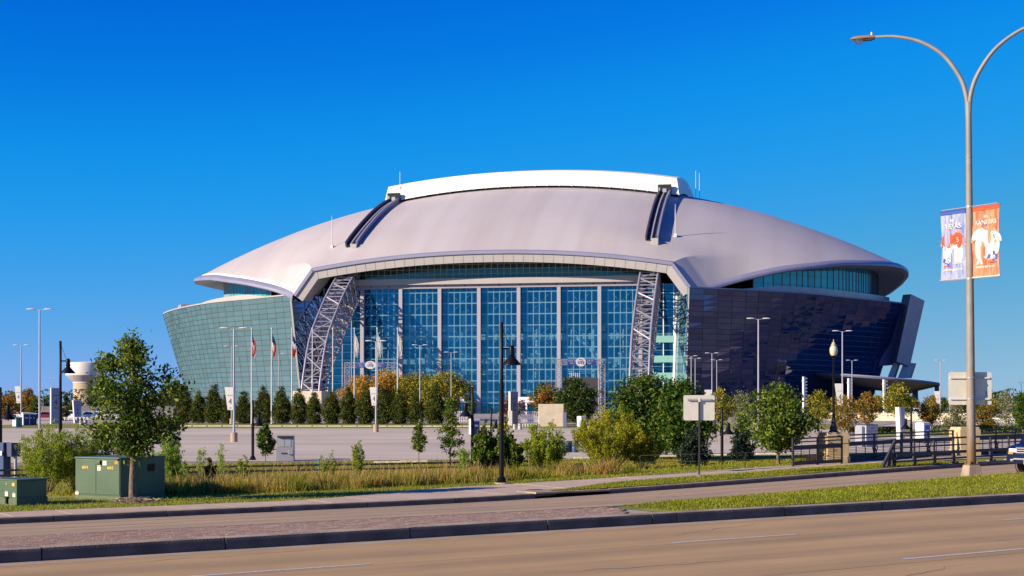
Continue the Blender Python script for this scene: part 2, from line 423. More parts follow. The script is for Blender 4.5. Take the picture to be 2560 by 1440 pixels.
# hairline cracks wandering across the slabs, and a few sealed patches
def crack(s0, t0, ds, dt, n, w, lift=.003):
    r_ = random.Random(int(s0*31+t0*17)); bb = MB(); L_, R2 = [], []
    for i in range(n+1):
        s, t = s0+ds*i/n+r_.uniform(-.05, .05), t0+dt*i/n+r_.uniform(-.09, .09)*(1 if 0 < i < n else .3); ww = w*(1-abs(2*i/n-1)**3)*r_.uniform(.5, 1.2)
        L_.append(ST(s-ww*.3, t-ww, zroad(s, t)+lift)); R2.append(ST(s+ww*.3, t+ww, zroad(s, t)+lift))
    bb.grid([L_, R2]); bb.build('crack', M['crack'], road_marks, fix=False)
M['crack'] = mat('crack_dark', (.10, .07, .05), .9)
for a_ in ((-9, -1.2, 5, .5), (-4, -5.6, 6, -.4), (2, -2.1, 4, 1.2), (5, -6.2, 7, .3), (9, -1.5, 5, -.9), (-1, -9.4, 4, 1.2), (12, -4.6, 6, .6), (14, -8.6, 5, -.8), (1, -10.2, 5, .2), (18, -2.4, 4, .8), (-12, -3.0, .6, 2.6), (6.4, -7.5, .5, 3.9), (16, -3.4, .4, 3.1), (24, -7.4, .5, 3.8)): crack(*a_, 16, .010)

# median: kerb stones along the near face, brick pavers on the narrow part, lawn on the wide part
def kerb_run(name, t, cuts, zb, h, depth, face=1, extra=None):
    root = setting(name)
    for a, c in zip(cuts[:-1], cuts[1:]):
        g = .012
        ss = np.linspace(a+g, c-g, max(2, int((c-a)/1.0)+1)); jz = RNG.uniform(-.006, .006); jt = RNG.uniform(-.008, .008)
        bb = MB(); rows = []
        for s in ss:
            z0 = zb(s, t); tt = t+jt
            rows.append([ST(s, tt-.015*face, z0-.08), ST(s, tt, z0), ST(s, tt+.02*face, z0+h*.72+jz), ST(s, tt+.045*face, z0+h*.93+jz), ST(s, tt+.09*face, z0+h+jz), ST(s, tt+depth*face, z0+h+jz+.004), ST(s, tt+depth*face, z0-.08)])
        bb.grid(rows); n = 7
        bb.poly(rows[0]); bb.poly(list(reversed(rows[-1])))
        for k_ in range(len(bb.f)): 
            if k_ < 6*(len(ss)-1) and k_ % 6 < 3: bb.m[k_] = 1  # face rows get the shade colour, the top stays pale
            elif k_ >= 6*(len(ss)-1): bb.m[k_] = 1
        bb.build('kerb_stone', [M['kerb'], M['kerb_shade']], root, smooth=35)
    return root
def scuts(lo, hi, marks, step=3.05):
    c = [lo]; s = lo
    for m_ in sorted(marks)+[hi]:
        while m_-s > step*1.5: s += step; c.append(s)
        c.append(m_); s = m_
    return c
def s_at_kerb(px):   # where the near median kerb is at a pixel column
    lo, hi = -40, 80
    for _ in range(40):
        mid = (lo+hi)/2; p = ST(mid, 0); x = 1280+F*p.x/p.y
        if x < px: lo = mid
        else: hi = mid
    return lo
mk = [s_at_kerb(p) for p in (105, 1026, 1632, 1692)]
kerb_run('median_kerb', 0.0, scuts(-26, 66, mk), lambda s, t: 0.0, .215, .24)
# far edge of the median (dark line beyond the bricks)
root = setting('median_back_kerb')
for k in range(-26, 60, 3):
    bb = MB(); rows = []
    for s in np.linspace(k+.01, k+2.99, 4):
        t = tm(s); z0 = zroad(s, t); rows.append([ST(s, t, z0-.1), ST(s, t, z0+.12), ST(s, t-.05, .205), ST(s, t-.22, .215), ST(s, t-.22, -.1)])
    bb.grid(rows); bb.poly(rows[0]); bb.poly(list(reversed(rows[-1]))); bb.build('kerb_stone', M['kerb'], root, smooth=35)
S_BR = s_at_kerb(1500)+1.9       # bricks stop here
strip('median_bed', M['concrete'], [s for s in np.arange(-26, S_BR, 1)]+[S_BR], (.24, lambda s: tm(s)-.21), lambda s, t: .185)
brick_me = []
for k in range(6):
    bb = MB(); rr = random.Random(k); bb.box((0, 0, .0), (.197, .0975, .06)); 
    for i, v in enumerate(bb.v): bb.v[i] = (v[0]+rr.uniform(-.003, .003), v[1]+rr.uniform(-.003, .003), v[2]+(rr.uniform(-.001, .001) if v[2] > 0 else 0))
    brick_me.append(bb.mesh('brick', M['brick'] if k % 3 else mat('paver_brick_dark', (.27, .165, .115), .85, col2=(.35, .235, .165), scale=3, bump=.3)))
pav = setting('brick_paving')
cells = []
ns = int((S_BR+12)/.2)
for i in range(ns):
    s = -12+.2*i
    for j in range(60):
        t = .30+.1*j+(.0)
        if t > tm(s)-.27: break
        ss = s+(.1 if j % 2 else 0)
        if ss > S_BR-.1: continue
        p = ST(ss, t); x = 1280+F*p.x/p.y
        if -60 < x < 1560: cells.append((p.y, ss, t))
cells.sort()
bb = MB()
for k, (yy, s, t) in enumerate(cells):
    z = .186+RNG.uniform(-.002, .002)
    if k < 300:
        o = link('brick', brick_me[k % 6], pav, ST(s, t, z)); o.rotation_euler = (RNG.uniform(-.02, .02), RNG.uniform(-.02, .02), TH)
    else:
        bb.box(ST(s, t, z-.004), (.196, .097, .06), RNG.randrange(2), rz=TH+RNG.uniform(-.01, .01))
tag(bb.build('brick_field', [M['brick'], brick_me[0].materials[0]], pav, fix=False), kind='stuff')
strip('median_lawn', M['grass'], [S_BR]+[s for s in np.arange(math.ceil(S_BR), 90, 1.0)], [.24, lambda s: .24+.35*(tm(s)-.46), lambda s: .24+.7*(tm(s)-.46), lambda s: tm(s)-.22], lambda s, t: .19+(.02+.05*math.sin(PI*min(1, t/max(tm(s), .1))))*sm((s-S_BR)/2))

# far kerb with a storm-drain opening
def s_far(px):
    lo, hi = -60, 120
    for _ in range(40):
        mid = (lo+hi)/2; p = ST(mid, TK); x = 1280+F*p.x/p.y
        if x < px: lo = mid
        else: hi = mid
    return lo
d0, d1 = s_far(1338), s_far(1527)
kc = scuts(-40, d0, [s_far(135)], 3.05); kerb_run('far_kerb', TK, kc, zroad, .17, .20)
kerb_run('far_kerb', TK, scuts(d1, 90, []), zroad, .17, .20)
inl = setting('drain_inlet')
bb = MB(); z0 = zroad((d0+d1)/2, TK)
def bx(s0, s1, t0, t1, za, zb, m_, nm, par):
    q = MB(); P = [ST(s0, t0), ST(s1, t0), ST(s1, t1), ST(s0, t1)]; q.prism([(p.x, p.y) for p in P], za, zb); return q.build(nm, m_, par, bevel=.012)
bx(d0+.02, d1-.02, TK-.01, TK+1.1, z0+.125, z0+.185, M['kerb'], 'cover_slab', inl)
bx(d0+.02, d1-.02, TK+.5, TK+.56, z0-.2, z0+.12, M['dark'], 'back_wall', inl)
bx(d0+.02, d1-.02, TK-.02, TK+.5, z0-.22, z0-.02, M['dark'], 'throat', inl)
# manhole cover on the apron
p = gd(1341, 1227); q = MB(); q.lathe([(0.0, .0), (.34, 0), (.34, .02), (.30, .025), (0, .03)], 20, (p.x, p.y, p.z+.01), cap=False)
tag(q.build('manhole_cover', M['black']), 'dark iron manhole cover set in the pale apron by the storm drain', 'manhole cover')

# pavement behind the far kerb: slabs hug the kerb on the left, leave a grass verge on the right
def t_in(s): return TK+.21+2.0*sm((s-10)/7)
def t_out(s): return TK+1.95+2.55*sm((s-2.5)/8)
pave = setting('pavement')
k = -36.0
while k < 70:
    L = 1.52; bb = MB(); j = RNG.uniform(-.004, .004)
    rows = [[ST(s, t, zf(s)+.165+j-.0) for t in np.linspace(t_in(s), t_out(s), 3)] for s in np.linspace(k+.008, k+L-.008, 3)]
    low = [[Vector((p.x, p.y, p.z-.12)) for p in r] for r in rows]
    bb.grid(rows); bb.grid([[rows[0][i] for i in range(3)], [low[0][i] for i in range(3)]]); bb.grid([[rows[2][i] for i in range(3)], [low[2][i] for i in range(3)]])
    bb.grid([[r[0] for r in rows], [r[0] for r in low]]); bb.grid([[r[2] for r in rows], [r[2] for r in low]])
    bb.build('paving_slab', M['slab'], pave, fix=True); k += L
# terrain behind: base soil strip under slabs and verge, lawn, rough ground down to the car park
strip('bank', M['grass'], SS, [TK+.12, TK+2.4, TK+4.0, 20.5, 22], lambda s, t: zg(s, t)-.035 if t < 20 else zg(s, t)-.02)
strip('rough_bank', M['rough_grass'], SS, [22, 24, 26, 28, 30, 32, 34.2], lambda s, t: zg(s, t)-.01)
vs_ = [s for s in np.arange(11, 31, .75)]
strip('kerb_verge', M['grass'], vs_, [TK+.2, lambda s: (TK+.2+t_in(s))/2, lambda s: t_in(s)-.01], lambda s, t: zf(s)+.155+.03*sm((s-11)/3))
# low lawn between the brush and the car park
b = MB(); b.grid([[Vector((x, y, LOT+.012)) for x in np.linspace(-60, 60, 9)] for y in (60, 70, 77.5)])
def lawn_pt(px, py): 
    D = F*(CAM_H-LOT)/(py-HOR); return ((px-1280)/F*D, D)
sheet('lot_edge_lawn', M['rough_grass'], [lawn_pt(-100, 1235), lawn_pt(-100, 1172), lawn_pt(430, 1164), lawn_pt(1000, 1154), lawn_pt(1500, 1146), lawn_pt(2000, 1136), lawn_pt(2700, 1118), lawn_pt(2700, 1170), lawn_pt(2000, 1235)], LOT+.012)
# ------------------------------------------------------------------ stadium (local frame: x across, y along its long axis away from the camera)
AX = math.atan2(.182, .983)
stadium = thing('stadium', 'huge domed stadium with white arched roof, glass end wall and two steel arch legs', 'stadium', (-4, 405, 0), -AX)
CA, SA = math.cos(AX), math.sin(AX)
def SW(L, a, z): return Vector((-4+SA*a+CA*L, 405+CA*a-SA*L, z))
M['roof'] = mat('roof_membrane', (.465, .43, .445), .55, var=.05, scale=.03, detail=8)
_n, _l = M['roof'].node_tree.nodes, M['roof'].node_tree.links
_tc = _n.new('ShaderNodeTexCoord'); _w = _n.new('ShaderNodeTexWave'); _w.wave_type = 'BANDS'; _w.bands_direction = 'X'
_w.inputs['Scale'].default_value = .33; _w.inputs['Distortion'].default_value = 0
_b = _n.new('ShaderNodeBump'); _b.inputs['Strength'].default_value = .05; _b.inputs['Distance'].default_value = .05
_l.new(_tc.outputs['Object'], _w.inputs['Vector']); _l.new(_w.outputs[0], _b.inputs['Height']); _l.new(_b.outputs[0], _n['Principled BSDF'].inputs['Normal'])
_t = _n.new('ShaderNodeTexNoise'); _t.inputs['Scale'].default_value = 1.0; _t.inputs['Detail'].default_value = 6
_m = _n.new('ShaderNodeMapping'); _m.inputs['Scale'].default_value = (.16, .012, .012); _l.new(_tc.outputs['Object'], _m.inputs[0]); _l.new(_m.outputs[0], _t.inputs['Vector'])
_r = _n.new('ShaderNodeValToRGB'); _r.color_ramp.elements[0].position = .3; _r.color_ramp.elements[0].color = (.90, .88, .86, 1); _r.color_ramp.elements[1].position = .62; _r.color_ramp.elements[1].color = (1, 1, 1, 1); _l.new(_t.outputs[0], _r.inputs[0])
_x = _n.new('ShaderNodeMix'); _x.data_type = 'RGBA'; _x.blend_type = 'MULTIPLY'; _x.inputs[0].default_value = 1; _l.new(_n['Principled BSDF'].inputs['Base Color'].links[0].from_socket, _x.inputs[6]); _l.new(_r.outputs[0], _x.inputs[7]); _l.new(_x.outputs[2], _n['Principled BSDF'].inputs['Base Color'])
M['roof_white'] = mat('retractable_roof_fabric', (.80, .78, .75), .5, var=.02, scale=.1)
M['fascia'] = mat('fascia_panel', (.40, .375, .375), .5, var=.05, scale=.2)
M['lip'] = mat('roof_edge_metal', (.27, .27, .38), .4, metal=.2, var=.06, scale=.15)
M['soffit'] = mat('soffit', (.46, .44, .44), .6)
M['frame_white'] = mat('door_frame_white', (.78, .76, .76), .5)
M['frame_grey'] = mat('frame_grey', (.30, .28, .34), .5, var=.06, scale=.3)
M['truss'] = mat('arch_steel', (.30, .29, .35), .4, metal=.25, var=.06, scale=.6)
M['mull_tan'] = mat('mullion_bronze', (.20, .17, .15), .45, metal=.4)
M['door_glass'] = glass_mat('door_glass', (.60, .90, .98), (.06, .46, .85), .32, .012, (.004, .07, .20), .26, .15)
M['clear_glass'] = glass_mat('clerestory_glass', (.30, .50, .52), (.3, .5, .6), .18, .02)
M['teal_glass'] = glass_mat('teal_glass', (.05, .16, .20), (.74, .88, 1.0), .58, .012, (.12, .285, .37), .42, .07)
M['dark_glass'] = glass_mat('dark_glass', (.05, .08, .12), (.60, .62, .68), .50, .012, (.045, .05, .11), .35)
M['dark_glass'] = glass_mat('dark_glass', (.05, .08, .12), (.38, .40, .48), .50, .012, (.018, .050, .20), .46, .14)
M['navy_glass'] = glass_mat('navy_glass', (.05, .10, .2), (.16, .30, .60), .6, .01)
M['cyan_glass'] = glass_mat('cyan_glass', (.06, .30, .36), (.35, .80, .95), .45, .02, (.06, .44, .55), .60, .12)
M['inner_floor'] = mat('concourse_floor', (.62, .66, .64), .7, var=.1, scale=.3)
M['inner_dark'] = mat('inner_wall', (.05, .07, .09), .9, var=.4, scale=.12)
M['zinc'] = mat('zinc_cladding', (.42, .40, .46), .4, metal=.35, var=.1, scale=.5)
M['base_wall'] = mat('base_wall', (.17, .17, .30), .7, var=.06, scale=.2)

AM = 137.0
def ia(a): return a if a <= AM else 2*AM-a
Wt = np.array([(-4, 57.5), (0, 60.5), (5, 66), (9, 73), (14, 80.5), (20, 88.5), (27, 95.5), (37, 104.5), (48, 110.5), (60, 115.3), (80, 118.5), (100, 120.3), (137, 121.5)])
Rt = np.array([(-4, 33.6), (0, 34.8), (9, 38.3), (14, 39.9), (27, 42.5), (48, 44.0), (80, 44.8), (137, 45.6)])
def smooth_tab(T, x):
    # average of the table over a small window: rounds its corners
    return sum(np.interp(x+d, T[:, 0], T[:, 1]) for d in (-2.5, -1.2, 0, 1.2, 2.5))/5 if x > 2 else float(np.interp(x, T[:, 0], T[:, 1]))
def roofW(a): return smooth_tab(Wt, ia(a))
def roofR(a): return smooth_tab(Rt, ia(a))
def roofLc(a): return -2.0*math.exp(-(ia(a)+4)/14)
def roofC(a):
    a = ia(a); x = min(max(a, -4), 52)+4; y = min(max(a-52, 0), 85)
    return 45.3+.66*x-.40*x*x/112+.2*y-.2*y*y/170
def roofz(L, a):
    R0 = roofR(a)+(1.2*sm((ia(a)+2)/18) if L > roofLc(a) else 0); p = 2.12+6*math.exp(-(ia(a)+4)/8); W = roofW(a); r = min(1, abs(L-roofLc(a))/W)
    z = R0+(roofC(a)-R0)*(1-r**p); k = 1-sm((ia(a)+4)/16)
    if k > 0:      # towards the end wall: a flat arch that breaks into straight raked ends
        C, R = roofC(a), R0; zk = C-(C-R)*.36; u = r/.905
        zz = C-(C-zk)*u**2.1 if u < 1 else zk+(R-zk)*(r-.905)/.095
        z = z*(1-k)+zz*k
    return z
As = [-4+.5*i for i in range(12)]+[2.5+1.5*i for i in range(14)]+[24+4*i for i in range(28)]; As = As+[AM]+[2*AM-a for a in reversed(As)]
qs = [math.copysign(1-(1-abs(q))**1.7, q) for q in np.linspace(-1, 1, 71)]
qs = sorted(set([round(q, 5) for q in qs if abs(abs(q)-.905) > .008]+[.905, -.905]))
b = MB(); b.grid([[(roofLc(a)+q*roofW(a), a, roofz(roofLc(a)+q*roofW(a), a)) for q in qs] for a in As])
b.build('roof', M['roof'], stadium, smooth=30)
# bright gutter strip and rounded dark rim round the two long sides
def plan_n(a, sg):
    d = (roofW(a+.6)-roofW(a-.6) if -3 < a < 277 else roofW(min(a+.6, 278))-roofW(max(a-.6, -4)))/1.2*(1 if True else 0)
    v = Vector((sg*1.0, -d, 0)); return v.normalized()
for sg in (-1, 1):
    rows = []; g = []
    for a in As:
        c = roofLc(a)+sg*roofW(a); n = plan_n(a, sg); R = roofR(a)+(1.2*sm((ia(a)+2)/18) if sg > 0 else 0); e = min(1, (ia(a)+4)/14+.25)
        P = lambda o, z: Vector((c, a, z))+n*o*e
        rows.append([P(0, R+.25), P(1.5, R-.5), P(1.75, R-1.0), P(1.7, R-1.5), P(1.2, R-1.75), P(.3, R-1.8)])
        g.append([P(.3, R-1.8), P(-2.0, R-1.75), P(-8.5*min(1, (ia(a)+4)/30+.05), R-1.6)])
    b = MB(); b.grid(rows); b.build('roof_rim', M['lip'], stadium, smooth=50)
    b = MB(); b.grid(g); b.build('rim_soffit', M['soffit'], stadium, smooth=50)
# white seam of flashing along the left roof edge
b = MB(); b.grid([[Vector((roofLc(a)-roofW(a)*k, a, roofz(roofLc(a)-roofW(a)*k, a)+.12)) for k in (.985, .999)] for a in As[6:-6]])
b.build('roof_flashing', M['roof_white'], stadium, smooth=60)

# front fascia following the arched opening
tops = [Vector((roofLc(-4)+q*roofW(-4), roofz(roofLc(-4)+q*roofW(-4), -4))) for q in [-1, -.97, -.94, -.906]+list(np.linspace(-.904, .904, 73))+[.906, .94, .97, 1]]
def off2(pts, d):
    out = []
    for i, p in enumerate(pts):
        t = (pts[min(i+1, len(pts)-1)]-pts[max(i-1, 0)]).normalized(); n = Vector((t.y, -t.x)); out.append(p+n*d)
    return out
def relax(pts, it=0): return pts
o1 = off2(tops, 1.0); o2 = off2(tops, 3.35)
b = MB(); b.grid([[(p.x, -4.0, p.y+.15) for p in tops], [(p.x, -4.75, p.y) for p in off2(tops, .15)], [(p.x, -4.75, p.y) for p in o1], [(p.x, -4.3, p.y) for p in off2(tops, 1.15)]])
b.build('fascia_lip', M['lip'], stadium, smooth=40)
b = MB(); b.grid([[(p.x, -4.3, p.y) for p in off2(tops, 1.1)], [(p.x, -4.1, p.y) for p in o2]])
b.build('fascia', M['fascia'], stadium, smooth=40)
b = MB(); b.grid([[(p.x, -4.1, p.y) for p in o2], [(p.x*.985, 5.5, p.y+1.15) for p in o2]])
b.build('fascia_soffit', M['soffit'], stadium, smooth=40)
o12 = off2(tops, 1.2)
for i in range(5, 76, 2):
    b = MB(); a_, c_ = o12[i], o2[i]; b.bar((a_.x, -4.34, a_.y), (c_.x, -4.14, c_.y), .04, .04); b.build('fascia_seam', M['frame_grey'], stadium, fix=False)

# retractable roof: two white panels on the arches
def panel(a0, a1, name):
    LH = 48.0; Ls = np.linspace(-LH, LH, 41); b = MB(); sgn = 1 if a0 < AM else -1
    fr0 = [(L, a0, roofz(L, a0)+.75) for L in Ls]
    fr1 = [(L*.985, a0+1.2*sgn, roofz(L, a0)+5.2) for L in Ls]
    aa = np.linspace(a0+1.6*sgn, a1, 14)
    top = [[(L*.98, a, roofC(a)+5.4+(roofz(L, a)-roofC(a))*.85) for L in Ls] for a in aa]
    b.grid([fr0, fr1]+top)
    for k in (0, -1):
        side = [[Vector(r[k]) for r in [fr1]+top], [(r[k][0]/.98, r[k][1], roofz(r[k][0]/.98, r[k][1])+.6) for r in [fr1]+top]]
        b.grid(side)
    b.build(name, M['roof_white'], stadium, smooth=30)
panel(52, AM-.15, 'retractable_roof'); panel(2*AM-52, AM+.15, 'retractable_roof')
b = MB(); Ls = np.linspace(-47.5, 47.5, 31)
b.grid([[(L, 52.6, roofz(L, 52.6)+.02) for L in Ls], [(L, 52.6, roofz(L, 52.6)+1.0) for L in Ls]])
b.build('panel_gap', M['dark'], stadium)
b = MB()
for L in np.linspace(-46, 46, 24): b.box((L, 51.9, roofz(L, 52)+.78), (.35, .3, .35))
b.build('gap_brackets', M['roof_white'], stadium)
# rails for the moving roof
M['rail_dark'] = mat('rail_dark', (.045, .045, .09), .5)
for L0 in (-44.6, 43.4):
    ra = list(np.linspace(4, 51.6, 26))
    tr = MB(); tr.grid([[(L0+dx, a, roofz(L0, a)+.35) for dx in (-1.6, 1.6)] for a in ra]); t = tr.build('rail_bed', mat('rail_bed_dark', (.05, .05, .09), .7), stadium, smooth=40)
    for dx, m_, w_, h_ in ((-1.6, 'rail_dark', .45, 1.7), (1.65, 'lip', .5, 1.8), (-.15, 'grey_metal', .35, 1.0)):
        q = MB()
        for a0, a1 in zip(ra[:-1], ra[1:]):
            q.bar((L0+dx, a0, roofz(L0, a0)+h_/2), (L0+dx, a1+.02, roofz(L0, a1)+h_/2), w_, h_)
        q.build('roof_rail', M[m_], stadium, fix=False)
    q = MB(); q.box((L0+1.0, 3.4, roofz(L0, 3.4)+.2), (1.9, 1.2, 2.2)); q.build('rail_end_block', M['fascia'], stadium, bevel=.1)
    q = MB(); q.box((L0, 51.4, roofz(L0, 52)+1.9), (4.2, .9, 2.8)); q.box((L0, 50.95, roofz(L0, 52)+1.4), (1.2, .4, 1.2), 1); q.box((L0-1.6, 50.95, roofz(L0, 52)+1.6), (.5, .4, 1.4), 1)
    q.build('rail_portal', [M['dark'], M['grey_metal']], stadium)

# arch legs: four chords laced with steel
def spline(P, n):
    P = np.array(P, float); d = np.r_[0, np.cumsum(np.linalg.norm(np.diff(P, axis=0), axis=1))]; u = np.linspace(0, d[-1], n)
    ext = np.vstack([2*P[0]-P[1], P, 2*P[-1]-P[-2]]); out = []
    for q in u:
        i = min(len(P)-2, max(0, int(np.searchsorted(d, q, side='right'))-1)); t = (q-d[i])/(d[i+1]-d[i])
        p0, p1, p2, p3 = ext[i], ext[i+1], ext[i+2], ext[i+3]
        out.append(.5*((2*p1)+(-p0+p2)*t+(2*p0-5*p1+4*p2-p3)*t*t+(-p0+3*p1-3*p2+p3)*t**3))
    return out
NPAN = 13
fr = spline([(-33.6, 4.0), (-32.4, 8.2), (-26.8, 19.5), (-17.5, 28.2), (-8.9, 34.6), (1.2, 40.6)], NPAN+1)
bk = spline([(-26.0, 4.0), (-23.9, 9.6), (-11.5, 20.6), (-3.5, 27.0), (4.0, 32.4), (8.0, 35.6)], NPAN+1)
for L0 in (-44.6, 43.3):
    tr = bpy.data.objects.new('arch_truss', None); COL.objects.link(tr); tr.parent = stadium
    q = MB(); q.prism([(L0-4.2, -36.5), (L0+4.2, -36.5), (L0+4.2, -22), (L0-4.2, -22)], LOT-.2, 5.4); q.build('footing', M['beige'], tr, bevel=.15)
    hw = 2.45
    ch = {(sd, k): [Vector((L0+sd*hw, p[0], p[1])) for p in (fr if k == 0 else bk)] for sd in (-1, 1) for k in (0, 1)}
    for key, pts in ch.items():
        q = MB(); q.tube(pts, .34 if key[1] == 0 else .28, 8); q.build('chord', M['truss'], tr, smooth=50)
    def brace(p, r, w): 
        q = MB(); q.tube([p, r], w, 6); q.build('brace', M['truss'], tr, smooth=60, fix=False)
    for i in range(NPAN+1):
        for k in (0, 1): brace(ch[(-1, k)][i], ch[(1, k)][i], .17)
        for sd in (-1, 1): brace(ch[(sd, 0)][i], ch[(sd, 1)][i], .2)
        if i < NPAN:
            e = 1 if i % 2 else -1
            for k in (0, 1):
                brace(ch[(-e, k)][i], ch[(e, k)][i+1], .24)
                m0 = [(ch[(sd, k)][i]+ch[(sd, k)][i+1])/2 for sd in (-1, 1)]; brace(m0[0], m0[1], .15)
            for sd in (-1, 1):
                brace(ch[(sd, 0)][i], ch[(sd, 1)][i+1], .2)
                brace(ch[(sd, 1)][i], ch[(sd, 0)][i+1], .16)
                brace((ch[(sd, 0)][i]+ch[(sd, 0)][i+1])/2, ch[(sd, 1)][i+1], .12)

# ---- panes are gathered, the 300 largest in view become parts, the rest one joined field
PANES = []       # (verts local, material key)
def pane_px(vs):
    P = []
    for v in vs:
        w = SW(*v); P.append((F*w.x/w.y, -F*w.z/w.y))
    x, y = [p[0] for p in P], [p[1] for p in P]
    return abs(sum(x[i]*y[(i+1) % 4]-x[(i+1) % 4]*y[i] for i in range(4)))/2
def jig(vs, amt):
    c = sum((Vector(v) for v in vs), Vector())/4; n = (Vector(vs[1])-Vector(vs[0])).cross(Vector(vs[3])-Vector(vs[0])).normalized()
    ax, ay = RNG.gauss(0, amt), RNG.gauss(0, amt); e1 = (Vector(vs[1])-Vector(vs[0])).normalized(); e2 = n.cross(e1)
    return [Vector(v)+n*((Vector(v)-c).dot(e1)*ax+(Vector(v)-c).dot(e2)*ay) for v in vs]

# ---- front wall: seven bays between white columns
YW = 4.0
colx = [5.43+11.62*k for k in range(-4, 4)]
M['column'] = mat('column_grey', (.34, .33, .39), .5)
fw = bpy.data.objects.new('end_wall', None); COL.objects.link(fw); fw.parent = stadium
ZT = 35.3
for i, L in enumerate(colx):
    q = MB(); q.box((L, YW-.5, (ZT+.0+LOT)/2), (1.05, 1.3, ZT-LOT)); q.build('column', M['column'], fw)
rows_z = [34.2-3.2*k for k in range(12)]
fr_b = MB(); cable = MB()
for i in range(7):
    x0, x1 = colx[i]+.6, colx[i+1]-.6; w = (x1-x0)/6
    for k in range(1, 6): fr_b.box((x0+w*k, YW+.5, 17.5), (.26, .35, 36.5))
    for z in rows_z: fr_b.box(((x0+x1)/2, YW+.5, z), (x1-x0, .45, .34))
    for z in rows_z[1::3]:
        xm = (x0+x1)/2
        for sx_ in (-1, 1):
            for sz in (-1, 1): cable.bar((xm, YW+1.4, z), (xm+sx_*4.8, YW+1.2, z+sz*4.6), .09)
    zz = [ZT]+rows_z+[LOT]
    for z1, z0 in zip(zz[:-1], zz[1:]):
        if z1-z0 < .3: continue
        for k in range(6):
            vs = [(x0+w*k+.02, YW, z0+.02), (x0+w*(k+1)-.02, YW, z0+.02), (x0+w*(k+1)-.02, YW, z1-.02), (x0+w*k+.02, YW, z1-.02)]
            PANES.append((jig(vs, .0012), 'door_glass'))
fr_b.build('mullions', M['frame_white'], fw, fix=False); cable.build('bracing_cables', M['frame_white'], fw, fix=False)
q = MB(); q.box((0, YW-.5, ZT+.55), (84, 1.4, 1.1)); q.build('door_header', M['frame_grey'], fw)
q = MB(); q.box((0, YW-1.0, ZT+1.95), (88, 2.4, 1.7)); q.build('crane_beam', M['fascia'], fw)
q = MB()
for L in np.linspace(-38, 38, 15): q.box((L+RNG.uniform(-.6, .6), YW-1.22, ZT+.7), (.35, .12, .3))
q.build('header_fittings', M['dark'], fw)
# clerestory above the beam: windows in front of a green lattice girder
q = MB(); g = MB()
def inner_top(L): return roofz(L, -4)-2.2
nW = 47; xs = np.linspace(-44, 44, nW+1); zb = ZT+2.7
gl = MB()
for i in range(nW+1):
    L = xs[i]; zt = inner_top(L)
    if zt > zb+.1: q.box((L, YW+.4, (zb+zt)/2), (.2, .25, zt-zb))
    if i < nW and min(zt, inner_top(xs[i+1])) > zb+.15:
        gl.quad((L, YW+.3, zb), (xs[i+1], YW+.3, zb), (xs[i+1], YW+.3, inner_top(xs[i+1])), (L, YW+.3, zt))
for z in (zb+.1, zb+1.5, zb+2.9, zb+4.3):
    ok = [L for L in xs if inner_top(L) > z+.1]
    if len(ok) > 1: q.box(((ok[0]+ok[-1])/2, YW+.4, z), (ok[-1]-ok[0], .22, .16))
q.build('clerestory_mullions', mat('pale_green_frame', (.34, .40, .26), .5), fw)
gl.build('clerestory_glazing', M['clear_glass'], fw)
lg = MB(); M['lattice_green'] = mat('girder_green', (.30, .38, .22), .6)
for i in range(16):
    a0, a1 = -42+84*i/16, -42+84*(i+1)/16; zl = lambda L: zb+2.3-2.6*(abs(L)/44)**2; zu = zb+6.5
    lg.bar((a0, 9, zl(a0)), (a1, 9, zl(a1)), .8, .9); m_ = (a0+a1)/2
    lg.bar((a0, 9, zl(a0)), (m_, 9, zu), .3); lg.bar((m_, 9, zu), (a1, 9, zl(a1)), .3)
lg.build('lattice_girder', M['lattice_green'], fw)

# interior seen through the glass: concourses, columns, stair, dark bowl behind
inn = bpy.data.objects.new('interior', None); COL.objects.link(inn); inn.parent = stadium
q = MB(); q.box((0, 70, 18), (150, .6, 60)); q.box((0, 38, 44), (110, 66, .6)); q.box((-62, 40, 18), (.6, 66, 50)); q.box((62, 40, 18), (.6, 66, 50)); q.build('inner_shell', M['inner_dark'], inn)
for z, a0, th in ((3.6, 17, .9), (8.6, 15, .8), (14.6, 17, 1.5), (22.0, 21, 1.7), (25.2, 26, 1.0)):
    q = MB(); q.box((0, a0+9, z), (104, 18, th)); q.build('floor_slab', M['inner_floor'], inn)
q = MB(); M['booth'] = mat('booth_front', (.75, .80, .72), .6)
for z, a0, n_ in ((24.2, 21.5, 26), (11.2, 15.5, 20), (5.6, 16, 24), (16.4, 17.5, 16)):
    for k in range(n_):
        if RNG.random() < .72:
            L = -42+84*(k+.5)/n_; q.box((L, a0, z), (84/n_*RNG.uniform(.5, .82), .8, RNG.uniform(.8, 1.5)))
q.build('booth_fronts', M['booth'], inn)
q = MB()
for L in (-36, -25, -14.5, -3, 8, 18.6, 25, 34):
    q.tube([(L, 18+RNG.uniform(0, 5), LOT), (L, 20, 30)], .55, 8)
q.build('inner_columns', M['inner_floor'], inn, fix=False)
q = MB()
for L, z0, z1 in ((24, 5, 14), (36, 8, 20), (-20, 4, 13), (33, 14, 5), (20, 22, 14)):
    q.bar((L, 13, z0), (L+9, 13.5, z1), .35, .9)
q.build('inner_stairs', M['booth'], inn)
# tier fronts of the seating bowl
q = MB()
for z, a_ in ((10, 46), (19, 54), (28, 62)):
    q.grid([[(x, a_-6*math.cos(x/60), zz) for x in np.linspace(-60, 60, 25)] for zz in (z, z+1.6)])
q.build('tier_fronts', mat('tier_front_blue', (.10, .22, .34), .7), inn)

